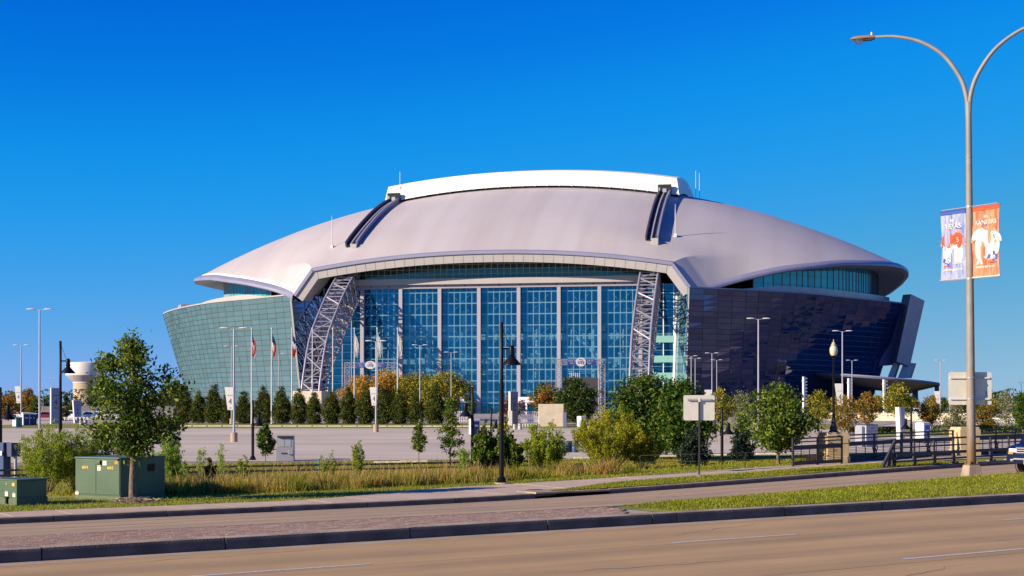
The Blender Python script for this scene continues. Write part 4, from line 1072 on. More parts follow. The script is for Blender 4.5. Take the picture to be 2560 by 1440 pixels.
# --- tree tables: (name, label, px, base row, top row, crown width, D, shape, clumps, leaves each, leaf size, foliage, extra)
TT = [
 ('autumn_tree', 'orange leaved tree at the left end of the grove before the glass wall', 905, 0, 943, 120, 262, 'round', 110, 34, .42, 'gold', {}),
 ('autumn_tree', 'tall golden tree behind the white number banner before the glass wall', 968, 0, 932, 135, 268, 'round', 120, 34, .42, 'gold', {}),
 ('olive_tree', 'olive green tree between the golden trees and the lamp pole', 1040, 0, 936, 135, 264, 'round', 120, 34, .42, 'olive', {}),
 ('olive_tree', 'broad olive green tree at the right end of the grove', 1112, 0, 933, 140, 260, 'round', 120, 34, .42, 'olive', {}),
 ('evergreen_shrub', 'slim olive tree beside the right end of the grove', 1172, 0, 965, 42, 236, 'oval', 40, 20, .32, 'cone', dict(trunk_f=.1)),
 ('broadleaf_tree', 'dark round tree in front of the black outdoor screen', 1442, 0, 952, 128, 205, 'round', 150, 30, .34, 'dark', dict(trunk_f=.12)),
 ('broadleaf_tree', 'brownish tree on the left of the dark round tree', 1372, 0, 966, 96, 212, 'round', 90, 28, .34, 'autumn', dict(trunk_f=.12)),
 ('broadleaf_tree', 'small dark tree against the glass wall left of the dark round tree', 1352, 0, 958, 62, 236, 'round', 40, 22, .32, 'dark', {}),
 ('red_tree', 'pinkish red tree beside the glass entrance', 1268, 0, 990, 46, 232, 'round', 50, 24, .24, 'pinkred', dict(trunk_f=.3)),
 ('red_tree', 'small dark red tree right of the tall entrance pylon', 1303, 0, 1000, 30, 240, 'round', 30, 20, .24, 'rust', dict(trunk_f=.25)),
 ('red_tree', 'reddish bush showing between the evergreens under the flags', 692, 0, 1008, 36, 236, 'round', 30, 20, .26, 'pinkred', dict(trunk_f=.05)),
 ('red_tree', 'reddish brown bush behind the seventh evergreen', 722, 0, 1006, 34, 238, 'round', 30, 20, .26, 'rust', dict(trunk_f=.05)),
 ('young_maple', 'large leafy green tree left of the sign with its back turned', 1612, 1163, 942, 185, 84, 'round', 230, 40, .24, 'green', dict(trunk_f=.14, tr=.13, rag=.35)),
 ('young_maple', 'large leafy green tree directly behind the sign with its back turned', 1705, 1163, 956, 185, 82, 'oval', 200, 40, .24, 'green', dict(trunk_f=.14, tr=.13, rag=.35)),
 ('young_maple', 'bright green tree with low fork left of the bridge railing', 1946, 1160, 958, 178, None, 'egg', 170, 36, .18, 'oak', dict(trunk_f=.22, tr=.075, rag=.75, csig=.15)),
 ('broadleaf_tree', 'yellow-green tree right of the sign with its back turned', 1800, 0, 971, 67, 168, 'oval', 60, 24, .24, 'olive', dict(trunk_f=.2)),
 ('thin_tree', 'thin grey-green tree above the small dark pine', 1855, 0, 970, 72, 172, 'oval', 60, 16, .18, 'grey', dict(trunk_f=.15, csig=.2)),
 ('thin_tree', 'hazy dark green tree right of the thin grey-green tree', 1893, 0, 974, 65, 210, 'round', 40, 20, .3, 'dark', dict(trunk_f=.1)),
 ('autumn_tree', 'yellow-green tree half hidden by the tree beside the railing', 2046, 0, 981, 85, 150, 'oval', 60, 22, .24, 'olive', dict(trunk_f=.3)),
 ('autumn_tree', 'rusty orange tree right behind the globe lamp', 2112, 0, 991, 93, 128, 'round', 80, 24, .22, 'autumn', dict(trunk_f=.22)),
 ('autumn_tree', 'green and red tree behind the grey cabinet', 2172, 0, 983, 78, 150, 'oval', 60, 22, .24, 'autumn', dict(trunk_f=.3)),
 ('autumn_tree', 'tall yellow-green tree with a red top above the leaning pylon', 2243, 0, 962, 114, 158, 'egg', 90, 22, .25, 'olive', dict(trunk_f=.42)),
 ('autumn_tree', 'yellowing tree above the blue portable toilet', 2321, 0, 991, 72, 158, 'oval', 60, 22, .24, 'autumn', dict(trunk_f=.25)),
 ('thin_tree', 'grey-green bush left of the foot of the tall street lamp', 2388, 0, 1006, 75, 150, 'dome', 70, 18, .20, 'grey', dict(trunk_f=.05, csig=.2)),
 ('autumn_tree', 'orange-brown tree under the right half of the lamp post sign', 2467, 0, 1006, 72, 156, 'round', 70, 24, .22, 'autumn', dict(trunk_f=.2)),
 ('thin_tree', 'bare-looking grey-green tree with upright twigs near the right edge', 2515, 0, 976, 65, 190, 'oval', 60, 16, .2, 'grey', dict(trunk_f=.12, csig=.22)),
 ('broadleaf_tree', 'bright green tree at the right edge of the picture', 2558, 0, 981, 78, 150, 'round', 60, 24, .24, 'green', dict(trunk_f=.2)),
 ('broadleaf_tree', 'brownish green tree beside the left edge near the parked cars', 20, 0, 982, 78, 255, 'round', 70, 24, .36, 'autumn', dict(trunk_f=.18)),
 ('broadleaf_tree', 'green tree with red upper twigs behind the blue portable toilets', 72, 0, 972, 58, 262, 'egg', 70, 24, .34, 'autumn', dict(trunk_f=.18)),
 ('broadleaf_tree', 'narrow green tree right of the blue portable toilets', 88, 0, 990, 24, 250, 'oval', 30, 22, .32, 'green', dict(trunk_f=.1)),
 ('broadleaf_tree', 'dark slender tree left of the water tower', 163, 0, 972, 26, 255, 'cone', 40, 20, .34, 'dark', dict(trunk_f=.1)),
 ('broadleaf_tree', 'low round tree in front of the water tower column', 178, 0, 1012, 40, 420, 'round', 30, 22, .5, 'cone', dict(trunk_f=.1)),
 ('young_maple', 'tiny bright green tree with white stem beside the metal cabinet', 664, 1166, 1060, 52, None, 'egg', 75, 26, .15, 'green', dict(trunk_f=.3, tr=.035, rag=.3, bark='bark_pale')),
 ('young_maple', 'little green tree with thin stem alone on the verge in the middle', 1046, 1170, 1050, 54, None, 'oval', 60, 20, .13, 'oak', dict(trunk_f=.36, tr=.035, rag=.6, bark='bark_pale')),
 ('young_maple', 'slender green and yellow tree left of the short black lamp', 1126, 1168, 990, 68, None, 'egg', 85, 24, .14, 'oak', dict(trunk_f=.16, tr=.04, rag=.6)),
 ('young_maple', 'red-brown sapling behind the big green cabinet', 325, 1180, 1052, 80, 66, 'oval', 60, 22, .15, 'rust', dict(trunk_f=.12, tr=.03)),
 ('young_maple', 'dark green sapling behind the big green cabinet', 262, 1180, 1066, 76, 64, 'oval', 70, 22, .15, 'green', dict(trunk_f=.12, tr=.03)),
 ('young_maple', 'sparse dark green sapling above the right corner of the green cabinet', 432, 1180, 1058, 60, 66, 'oval', 45, 20, .15, 'green', dict(trunk_f=.2, tr=.03, rag=.8)),
 ('pine_tree', 'small dark pine on the lawn left of the railing', 1856, 1157, 1035, 82, None, 'cone', 130, 26, .17, 'pine', dict(trunk_f=.04, tr=.05, csig=.12, rag=.5, inner=.25, droop=-.3)),
 ('pine_tree', 'dark pine below the sign with its back turned', 1735, 1163, 1060, 110, None, 'cone', 130, 26, .17, 'pine', dict(trunk_f=.04, tr=.05, csig=.12, rag=.5, inner=.25, droop=-.3)),
]
TREES = []
for (nm, lab, px, base, top, w, D, kind, nc, per, lf, lm, kw) in TT:
    kw = dict(kw); tf = kw.pop('trunk_f', .18)
    kw.setdefault('tr', .12 if D and D > 140 else .07)
    per = int(per*(2.0 if (D and D > 140) else 1.5)); lf = lf*(.98 if (D and D > 140) else .84)
    TREES.append(px_tree(nm, lab, px, base if base else 1100, top, w, D, kind, nc, per, lf, lm, trunk_f=tf, **kw))

# --- shrubs on the creek side
TS = [
 ('feathery_bush', 'big feathery olive bush at the left behind the small green cabinet', 112, 1238, 1052, 138, 49, 'feather', dict(nst=46, per=240, leaf=.05, spread=.35, tuft=1.15)),
 ('feathery_bush', 'yellowish feathery bush just left of the big green cabinet', 192, 1236, 1052, 105, 49.5, 'feather', dict(nst=36, per=240, leaf=.05, spread=.35, tuft=1.15)),
 ('feathery_bush', 'thin grey-green feathery bush over the left corner of the green cabinet', 225, 1235, 1095, 60, 50, 'grey', dict(nst=14, per=150, leaf=.05)),
 ('feathery_bush', 'bright lime feathery bush right of the big green cabinet', 418, 1238, 1070, 66, 50, 'lime', dict(nst=26, per=230, leaf=.055, spread=.4)),
 ('feathery_bush', 'loose lime bush at the edge of the tall dry grass', 450, 1225, 1125, 44, 52, 'lime', dict(nst=10, per=160, leaf=.05, spread=.4)),
 ('tall_weed', 'single tall pale green weed left of the short black lamp', 503, 1222, 1098, 24, 54, 'lime', dict(nst=4, per=150, leaf=.045, spread=.3)),
 ('tall_weed', 'taller pale green weed nearest the short black lamp', 560, 1222, 1080, 26, 54, 'lime', dict(nst=5, per=150, leaf=.045, spread=.3)),
 ('tall_weed', 'leafy yellow-green weed in the dry grass', 527, 1225, 1145, 30, 51, 'oak', dict(nst=8, per=90, leaf=.09, aspect=.7)),
 ('tall_weed', 'bushy green weed at the foot of the short black lamp', 610, 1222, 1135, 42, 54, 'feather', dict(nst=10, per=140, leaf=.05)),
 ('tall_weed', 'left one of two slim weeds in front of the open car park', 808, 1215, 1124, 18, 54, 'feather', dict(nst=4, per=130, leaf=.045, spread=.3)),
 ('tall_weed', 'right one of two slim weeds in front of the open car park', 828, 1215, 1112, 20, 54, 'feather', dict(nst=4, per=130, leaf=.045, spread=.3)),
 ('feathery_bush', 'pale yellow-green tuft standing alone before the open car park', 896, 1215, 1102, 48, 54, 'feather', dict(nst=12, per=190, leaf=.05, spread=.4)),
 ('feathery_bush', 'small feathery bush at the foot of the slender tree', 1158, 1205, 1100, 40, 56, 'lime', dict(nst=12, per=150, leaf=.05)),
 ('leafy_bush', 'leafy green bush left of the tall black lamp', 1215, 1203, 1062, 74, 57, 'oak', dict(nst=26, per=150, leaf=.09, aspect=.6)),
 ('leafy_bush', 'spiky green bush right of the tall black lamp', 1272, 1203, 1078, 70, 57, 'oak', dict(nst=22, per=150, leaf=.09, aspect=.6)),
 ('leafy_bush', 'slim yellowish sapling right behind the tall black lamp', 1262, 1203, 1012, 22, 60, 'olive', dict(nst=4, per=120, leaf=.10, aspect=.6, spread=.2)),
 ('feathery_bush', 'dense yellow-green bush between the tall lamp and the mustard bush', 1360, 1200, 1048, 112, 57, 'feather', dict(nst=44, per=260, leaf=.06, spread=.45)),
 ('feathery_bush', 'big mustard yellow bush in the middle of the brush', 1528, 1190, 1014, 176, 60, 'mustard', dict(nst=80, per=300, leaf=.065, spread=.6)),
 ('feathery_bush', 'mustard and green bush against the large leafy tree', 1605, 1192, 1066, 100, 60, 'mustard', dict(nst=36, per=240, leaf=.065, spread=.6)),
]
for (nm, lab, px, base, top, w, D, lm, kw) in TS: px_shrub(nm, lab, px, base, top, w, D, lm, **kw)

# --- tall dry grass, lawn blades, hedges, far wood: masses nobody could count
def blades(name, pts, hts, wid, m, rng, lean=.35, parent=None):
    P = np.asarray(pts, float); n = len(P); h = np.asarray(hts)[:, None]
    a = rng.uniform(0, 2*PI, n); x = np.stack([np.cos(a), np.sin(a), np.zeros(n)], 1)*wid*.5
    ln = rng.normal(size=(n, 3))*lean; ln[:, 2] = 0
    mid = P+ln*h*.35+np.array([0, 0, 1])*h*.6; top = P+ln*h+np.array([0, 0, 1])*h*(1-.3*np.abs(ln[:, :1]))
    V = np.stack([P-x, P+x, mid+x*.8, top, mid-x*.8], 1).reshape(-1, 3)
    me = bpy.data.meshes.new(name); me.vertices.add(5*n); me.vertices.foreach_set('co', V.astype(np.float32).ravel())
    idx = (np.arange(n)*5)[:, None]+np.array([0, 1, 2, 4, 4, 2, 3]); me.loops.add(7*n); me.loops.foreach_set('vertex_index', idx.astype(np.int32).ravel())
    me.polygons.add(2*n); me.polygons.foreach_set('loop_start', ((np.arange(n)*7)[:, None]+np.array([0, 4])).astype(np.int32).ravel()); me.materials.append(m); me.update(calc_edges=True)
    o = link(name, me, parent); o['kind'] = 'stuff'; return o
LM['dry'] = leaf_mat('dry_grass', gain=GAIN.get('dry', 1), stops=[(0, (.09, .10, .015)), (.3, (.20, .18, .03)), (.6, (.34, .24, .06)), (.85, (.42, .27, .09)), (1, (.40, .17, .06))], trans=.45, patch=.5, pscale=.35)
LM['fresh'] = leaf_mat('tall_grass_green', gain=GAIN.get('fresh', 1), stops=[(0, (.05, .085, .008)), (.4, (.14, .17, .012)), (1, (.32, .27, .035))], trans=.45, patch=.4, pscale=.4)
LM['rough'] = leaf_mat('rough_blade', gain=1.3, stops=[(0, (.11, .12, .008)), (.5, (.21, .20, .010)), (.85, (.30, .25, .02)), (1, (.38, .30, .06))], trans=.4, patch=.4, pscale=.15)
LM['lawn'] = leaf_mat('lawn_blade', gain=GAIN.get('lawn', 1), stops=[(0, (.10, .13, .006)), (.5, (.20, .225, .010)), (.85, (.29, .29, .016)), (1, (.42, .37, .07))], trans=.4, patch=.35, pscale=.5)
rng = np.random.default_rng(5)
sx = lambda px: s_far(px)
S0 = inv_st(*gd(415, 1240)[:2])[0]; S1 = inv_st(*gd(1330, 1205)[:2])[0]; S2 = inv_st(*gd(1690, 1185)[:2])[0]
def front(s): # front edge of the brush
    return 20.9+1.0*math.sin(s*.9)*.25+.35*math.sin(s*2.3+1)
clumps = [(rng.uniform(S0-1, S2), rng.uniform(21, 28.5), rng.uniform(.3, .9), rng.uniform(.5, 1.25)) for _ in range(420)]
def brush(n, lo, hi, seed, hmul, m, name, wid, grp=None):
    r2 = np.random.default_rng(seed); pts = []; hs = []
    while len(pts) < n:
        c = clumps[r2.integers(len(clumps))]; s = c[0]+r2.normal()*c[2]*.5; t = c[1]+r2.normal()*c[2]*.5
        if t < front(s) or s < S0-.3 or (s > S1 and r2.random() < .55) or s > S2: continue
        p = ST(s, t); z = zg(s, t)
        h = c[3]*r2.uniform(lo, hi)*hmul*(1 if s < S1 else .75)
        pts.append((p.x, p.y, z-.02)); hs.append(h)
    return blades(name, pts, hs, wid, m, r2, .28)
brush(24000, .3, .9, 1, .66, LM['dry'], 'dry_grass', .016)
brush(24000, .3, .8, 2, .62, LM['fresh'], 'green_grass', .020)
brush(1500, .6, 1.3, 3, .85, mat('grass_plume', (.46, .29, .12), .9, col2=(.36, .22, .11), scale=2), 'grass_plumes', .012)
# lawn blades on the visible lawns
def lawn_blades(n, s_rng, tfun0, tfun1, zfun, name, h=.06, wid=.016):
    r2 = np.random.default_rng(n); pts = []; hs = []
    ss = r2.uniform(*s_rng, n*2)
    for s in ss:
        a, c = tfun0(s), tfun1(s)
        if c-a < .05: continue
        t = r2.uniform(a, c); p = ST(s, t); pts.append((p.x, p.y, zfun(s, t)-.005)); hs.append(h*r2.uniform(.5, 1.4))
        if len(pts) >= n: break
    return blades(name, pts, hs, wid, LM['lawn'], r2, .6)
lawn_blades(60000, (S_BR+.3, 40), lambda s: .22, lambda s: tm(s)-.1 if s > S_BR+.4 else .22, lambda s, t: .19+(.02+.05*math.sin(PI*min(1, t/max(tm(s), .1))))*sm((s-S_BR)/2), 'lawn_grass', .055, .014)
lawn_blades(22000, (11.3, 31), lambda s: TK+.19, lambda s: t_in(s)+.03, lambda s, t: zf(s)+.17+.03*sm((s-11)/3), 'lawn_grass', .06, .016)
lawn_blades(46000, (-30, 33), lambda s: t_out(s)-.03, lambda s: 22.2, lambda s, t: zg(s, t)-.02, 'lawn_grass', .06, .016)
# rough lawn between the brush and the car park, and tufted clumps along the front of the brush
r2 = np.random.default_rng(21); pts = []; hs = []
while len(pts) < 60000:
    x, y = r2.uniform(-34, 34), r2.uniform(46, 92)
    s, t = inv_st(x, y); px_, z_ = 1280+F*x/y, gz(x, y); py_ = HOR+F*(CAM_H-z_)/y
    if t < 22.5 or py_ < 1158-(px_-700)*.0135 or px_ < -60 or px_ > 2100: continue
    pts.append((x, y, max(z_, LOT+.012)-.01)); hs.append(r2.uniform(.05, .15))
blades('rough_lawn_grass', pts, hs, .03, LM['rough'], r2, .6)
r2 = np.random.default_rng(22); pts = []; hs = []; pts2 = []; hs2 = []
for k in range(75):
    s, t = r2.uniform(S0, S2), r2.uniform(21.0, 24.5); big = r2.uniform(.32, .72); dry = r2.random() < .45
    for j in range(150):
        a, q = r2.uniform(0, 6.3), abs(r2.normal())*.22; p = ST(s+q*math.cos(a), t+q*math.sin(a))
        (pts2 if dry else pts).append((p.x, p.y, zg(s, t)-.03)); (hs2 if dry else hs).append(big*r2.uniform(.5, 1.1))
blades('grass_tufts', pts, hs, .018, LM['fresh'], r2, .55); blades('grass_tufts', pts2, hs2, .018, LM['dry'], r2, .5)
# low clipped hedges at the right behind the bridge
for (x0, x1, D, h) in ((2120, 2245, 152, .75), (2330, 2560, 152, .9), (1840, 1900, 128, .7)):
    a, c = lotpt(x0, D), lotpt(x1, D); r2 = np.random.default_rng(x0); L = (c-a).length; n = int(L*260)
    P = np.stack([a.x+(c.x-a.x)*r2.random(n), D+r2.uniform(-.6, .6, n), LOT+r2.random(n)**.6*h], 1)
    o = link('clipped_hedge', leaf_mesh('clipped_hedge', leaves(P, .22, r2), LM['green']))
    tag(o, {2120: 'low clipped green hedge behind the grey cabinet and the leaning pylon', 2330: 'low clipped green hedge behind the pier at the far right', 1840: 'short clipped hedge on the far lawn beside the small pine'}[x0], 'hedge')
# far wood along the horizon
r2 = np.random.default_rng(77); P = []
for x0, x1, D, h in ((-900, -250, 1150, 13), (-700, -330, 900, 9), (330, 800, 1000, 13), (240, 420, 640, 8)):
    for k in range(int((x1-x0)/7)):
        cx_, hh = x0+(x1-x0)*r2.random(), h*r2.uniform(.45, 1.1); n = 130
        v = r2.normal(size=(n, 3)); v /= np.linalg.norm(v, axis=1)[:, None]
        P.append(np.array([cx_, D+r2.uniform(-30, 30), LOT+hh*.5])+v*np.array([hh*.7, hh*.7, hh*.5]))
o = link('distant_wood', leaf_mesh('distant_wood', leaves(np.concatenate(P), 2.2, r2), LM['cone'])); o['kind'] = 'stuff'
# trees, a dark strip of lawn and dark ground added to deepen the reflections, along the right-hand wall of the stadium: mostly seen mirrored in its glass
RF = []
r3 = random.Random(12)
refl_me = [make_tree(300+k, 5.2, 1.0, 2.3, 'round', 70, 34, .42, LM[('green', 'dark', 'olive')[k]], tr=.14, csig=.16, rag=.4, limbs=4) for k in range(3)]
def stw(L, a): return Vector((-4+.182*a+.983*L, 405+.983*a-.182*L, LOT))
spots = [(66, -14), (71, -22), (78, -10), (84, -17), (88, -3), (95, -12), (97, 4), (104, -6), (107, 8), (112, 2), (116, 16), (121, 7), (123, 24), (129, 14), (131, 32), (137, 24), (134, 46), (142, 40), (139, 60), (147, 54)]
for i, (L, a) in enumerate(spots):
    p = stw(L+r3.uniform(-2, 2), a+r3.uniform(-2, 2)); lab = '%s of the trees from the left along the foot of the dark glass wall' % ORD[i]
    s_ = r3.uniform(.75, 1.1)
    if i < 3: t = plant('round_tree', lab, 'tree', p, refl_me[i], 'trees along the dark glass wall', r3.uniform(0, 6), s_); RF.append(t)
    else: dup(RF[i % 3], p, r3.uniform(0, 6), lab, scale=s_)
bb = MB(); bb.poly([stw(*q)+Vector((0, 0, .004)) for q in ((58, -6), (92, 6), (112, 28), (122, 52), (126, 80), (136, 80), (131, 48), (118, 18), (96, -8), (60, -16))]); o = bb.build('lawn', M['grass'], fix=False); o['kind'] = 'structure'
if o.data.polygons[0].normal.z < 0: o.data.flip_normals()
bb = MB(); bb.poly([stw(*q)+Vector((0, 0, .003)) for q in ((57, -60), (118, -60), (210, -40), (420, 40), (420, 330), (128, 330), (124, 60), (112, 34), (94, 8), (58, -8))]); o = bb.build('added_dark_ground', mat('added_ground_dark', (.05, .05, .056), .9, col2=(.21, .15, .115), scale=.03, detail=3, world_co=True), fix=False); o['kind'] = 'structure'  # dark ground added to darken what the glass wall mirrors
if o.data.polygons[0].normal.z < 0: o.data.flip_normals()

for i in range(46):     # the planted islands of the car park to the right of the frame, seen mirrored in the dark glass
    L, a = r3.uniform(150, 300), r3.uniform(-10, 240); p = stw(L, a)
    if 1280+F*p.x/p.y < 2640: continue
    dup(RF[(0, 1, 1)[i % 3]], p, r3.uniform(0, 6), 'round green tree out of frame to the right, mirrored in the dark glass wall', 'trees mirrored in the dark glass wall', scale=r3.uniform(1.1, 1.9))
# ------------------------------------------------------------------ twin-arm street lamp on the median with banners and the back of a road sign
LB = gd(2429, 1209)
lamp = thing('street_lamp', 'tall grey twin-arm street lamp on the grass median carrying two banners', 'street lamp', LB)
PZ = lambda py: CAM_H+(HOR-py)/F*LB.y-LB.z       # height above the foot for a row at the lamp's distance
b = MB(); hz = PZ(1163)
b.add([(x*w, y*w, z) for z, w in ((-.05, .30), (hz*.93, .205), (hz, .195)) for x, y in ((-1, -1), (1, -1), (1, 1), (-1, 1))],
      [(0, 1, 5, 4), (1, 2, 6, 5), (2, 3, 7, 6), (3, 0, 4, 7), (4, 5, 9, 8), (5, 6, 10, 9), (6, 7, 11, 10), (7, 4, 8, 11), (8, 9, 10, 11), (3, 2, 1, 0)])
o = b.build('concrete_foot', M['kerb'], lamp, bevel=.012); o.rotation_euler = (0, 0, R_(14))
q = MB(); q.box((0, 0, hz+.02), (.34, .34, .04))
for x in (-1, 1):
    for y in (-1, 1): q.lathe([(.028, hz+.03), (.028, hz+.09), (.045, hz+.09), (.045, hz+.13), (0, hz+.15)], 8, (x*.13, y*.13, 0))
q.build('anchor_plate', M['rust'], lamp, smooth=40).rotation_euler = (0, 0, R_(14))
# paint with rust stains rising from the foot, ragged at their upper edge
m_ = mat('stained_pole_paint', (.25, .215, .19), .6, var=.1, scale=3); M['pole_rust'] = m_; n_, l_ = m_.node_tree.nodes, m_.node_tree.links
b_ = n_['Principled BSDF']; src = b_.inputs['Base Color'].links[0].from_socket; tc_ = n_.new('ShaderNodeTexCoord'); sp_ = n_.new('ShaderNodeSeparateXYZ'); l_.new(tc_.outputs['Object'], sp_.inputs[0])
mp_ = n_.new('ShaderNodeMapping'); mp_.inputs['Scale'].default_value = (6, 6, 1.2); l_.new(tc_.outputs['Object'], mp_.inputs[0]); nz_ = n_.new('ShaderNodeTexNoise'); nz_.inputs['Scale'].default_value = 1.5; nz_.inputs['Detail'].default_value = 5; l_.new(mp_.outputs[0], nz_.inputs['Vector'])
ma_ = n_.new('ShaderNodeMath'); ma_.operation = 'MULTIPLY_ADD'; l_.new(nz_.outputs[0], ma_.inputs[0]); ma_.inputs[1].default_value = -1.3; l_.new(sp_.outputs[2], ma_.inputs[2])
rp_ = n_.new('ShaderNodeValToRGB'); rp_.color_ramp.elements[0].color = (1, 1, 1, 1); rp_.color_ramp.elements[1].color = (0, 0, 0, 1)
mr_ = n_.new('ShaderNodeMapRange'); mr_.inputs['From Min'].default_value = .1; mr_.inputs['From Max'].default_value = 1.6; l_.new(ma_.outputs[0], mr_.inputs['Value']); l_.new(mr_.outputs[0], rp_.inputs[0])
mx_ = n_.new('ShaderNodeMix'); mx_.data_type = 'RGBA'; l_.new(rp_.outputs[0], mx_.inputs[0]); l_.new(src, mx_.inputs[6]); mx_.inputs[7].default_value = (.155, .085, .025, 1); l_.new(mx_.outputs[2], b_.inputs['Base Color'])
zfk = PZ(255); lean = lambda z: -.10*z/zfk
def prad(z): return .150-.062*z/zfk
zr = PZ(1075)
zj = PZ(393)
q = MB(); q.tube([(lean(z), 0, z) for z in np.linspace(hz, zfk, 11)], [prad(z) for z in np.linspace(hz, zfk, 11)], 20)
q.tube([(lean(zj), 0, zj-.03), (lean(zj), 0, zj+.03)], prad(zj)+.008, 20); q.build('pole', M['pole_rust'], lamp, smooth=60)
ARM = Vector((-.905, .425, 0))
for sg, nm in ((1, 'arm'), (-1, 'arm')):
    prof = [(0.0, zfk-.9), (.025, zfk-.2), (.07, zfk+.22), (.26, zfk+.82), (.79, zfk+1.6), (1.51, zfk+2.12), (2.3, zfk+2.38), (3.0, zfk+2.45)]
    pts = [Vector((lean(zfk), 0, 0))+ARM*sg*r+Vector((0, 0, z)) for r, z in prof]
    sp = [Vector(v) for v in spline([tuple(v) for v in pts], 26)]
    q = MB(); q.tube(sp, [.085-.04*i/25 for i in range(26)], 12); a_ = q.build('arm', M['pole_paint'], lamp, smooth=60)
    e = sp[-1]; hd = bpy.data.objects.new('luminaire', None); COL.objects.link(hd); hd.parent = lamp; hd.location = e; hd.rotation_euler = (0, 0, math.atan2(ARM.y*sg, ARM.x*sg))
    q = MB(); prof2 = [(0, .055, .05), (.10, .085, .075), (.30, .13, .085), (.55, .17, .09), (.72, .15, .075), (.82, .06, .03)]
    rows = [[(x, w*math.cos(a), h*max(math.sin(a), -.35)) for a in np.linspace(0, 2*PI, 15)] for x, w, h in prof2]; q.grid(rows); q.poly([Vector(v) for v in rows[0][:-1]]); q.poly([Vector(v) for v in reversed(rows[-1][:-1])])
    q.build('housing', mat('luminaire_bronze', (.30, .19, .11), .5, metal=.2), hd, smooth=50)
    q = MB(); q.box((.1, 0, -.03), (.14, .12, .1)); q.box((.26, 0, -.07), (.3, .14, .06)); q.build('clamp', M['dark'], hd)
    q = MB(); q.lathe([(.035, 0), (.035, .08), (.028, .11), (0, .115)], 10, (.12, 0, .06)); q.build('photocell', M['white_metal'], hd, smooth=40)
    q = MB(); rows = [[(.54+r*.95*math.cos(a), r*.8*math.sin(a), -.03-z) for a in np.linspace(0, 2*PI, 17)] for r, z in ((.20, 0), (.20, .04), (.175, .10), (.12, .155), (.05, .18), (.002, .185))]
    q.grid(rows); q.build('glass_bowl', glass_mat('bowl_glass', (.78, .80, .80), (.9, .9, .9), .22, .05), hd, smooth=70)
# banner brackets
for z in (PZ(517), PZ(697)):
    q = MB(); q.tube([(lean(z), 0, z-.035), (lean(z), 0, z+.035)], prad(z)+.014, 16); q.tube([Vector((lean(z), 0, z))-N*1.12, Vector((lean(z), 0, z))+N*1.12], .016, 8)
    q.build('banner_bracket', M['galv'], lamp, smooth=50)

def banner_mat(name, base, low, fold):
    """printed cloth: a wash of two inks that changes down the banner"""
    m = mat(name, base, .75); n, l = m.node_tree.nodes, m.node_tree.links; bs = n['Principled BSDF']
    tc = n.new('ShaderNodeTexCoord'); sp = n.new('ShaderNodeSeparateXYZ'); l.new(tc.outputs['Generated'], sp.inputs[0])
    t = n.new('ShaderNodeTexNoise'); t.inputs['Scale'].default_value = 2.6; t.inputs['Detail'].default_value = 4
    mp = n.new('ShaderNodeMapping'); mp.inputs['Rotation'].default_value = (0, R_(35), 0); mp.inputs['Scale'].default_value = (3, 1, .8)
    l.new(tc.outputs['Generated'], mp.inputs[0]); l.new(mp.outputs[0], t.inputs['Vector'])
    r = n.new('ShaderNodeValToRGB'); l.new(t.outputs[0], r.inputs[0])
    el = r.color_ramp.elements; el[0].position = .35; el[0].color = (*base, 1); el[1].position = .68; el[1].color = (*low, 1)
    l.new(r.outputs[0], bs.inputs['Base Color']); return m
def cloth(w, h, sd, rs, amp=.018):
    rr = random.Random(rs); ph = [rr.uniform(0, 6) for _ in range(4)]
    rows = []
    for j in range(41):
        v = j/40; row = []
        for i in range(17):
            u = i/16; x = sd*(.03+u*w*(1-.05*math.sin(PI*v))); e = math.sin(PI*v)**.6
            y = amp*e*(math.sin(9*u+5*v+ph[0])+.7*math.sin(16*u-7*v+ph[1]))+.012*math.sin(14*u*1.3+ph[2])*(1-e)
            row.append((x, y, -v*h))
        rows.append(row)
    return rows
def cloth_y(rows, w, h, sd, x, z):    # depth of the cloth at a point, so print sits on it
    u = min(1, max(0, (abs(x)-.03)/w)); v = min(1, max(0, -z/h)); return rows[int(v*40)][int(u*16)][1]
BW, BH = 1.05, PZ(520)-PZ(694)
def drape(me, rows, w, h, sd, push):
    for v in me.vertices: v.co.y += cloth_y(rows, w, h, sd, v.co.x, v.co.z)-push
    me.update(); return me
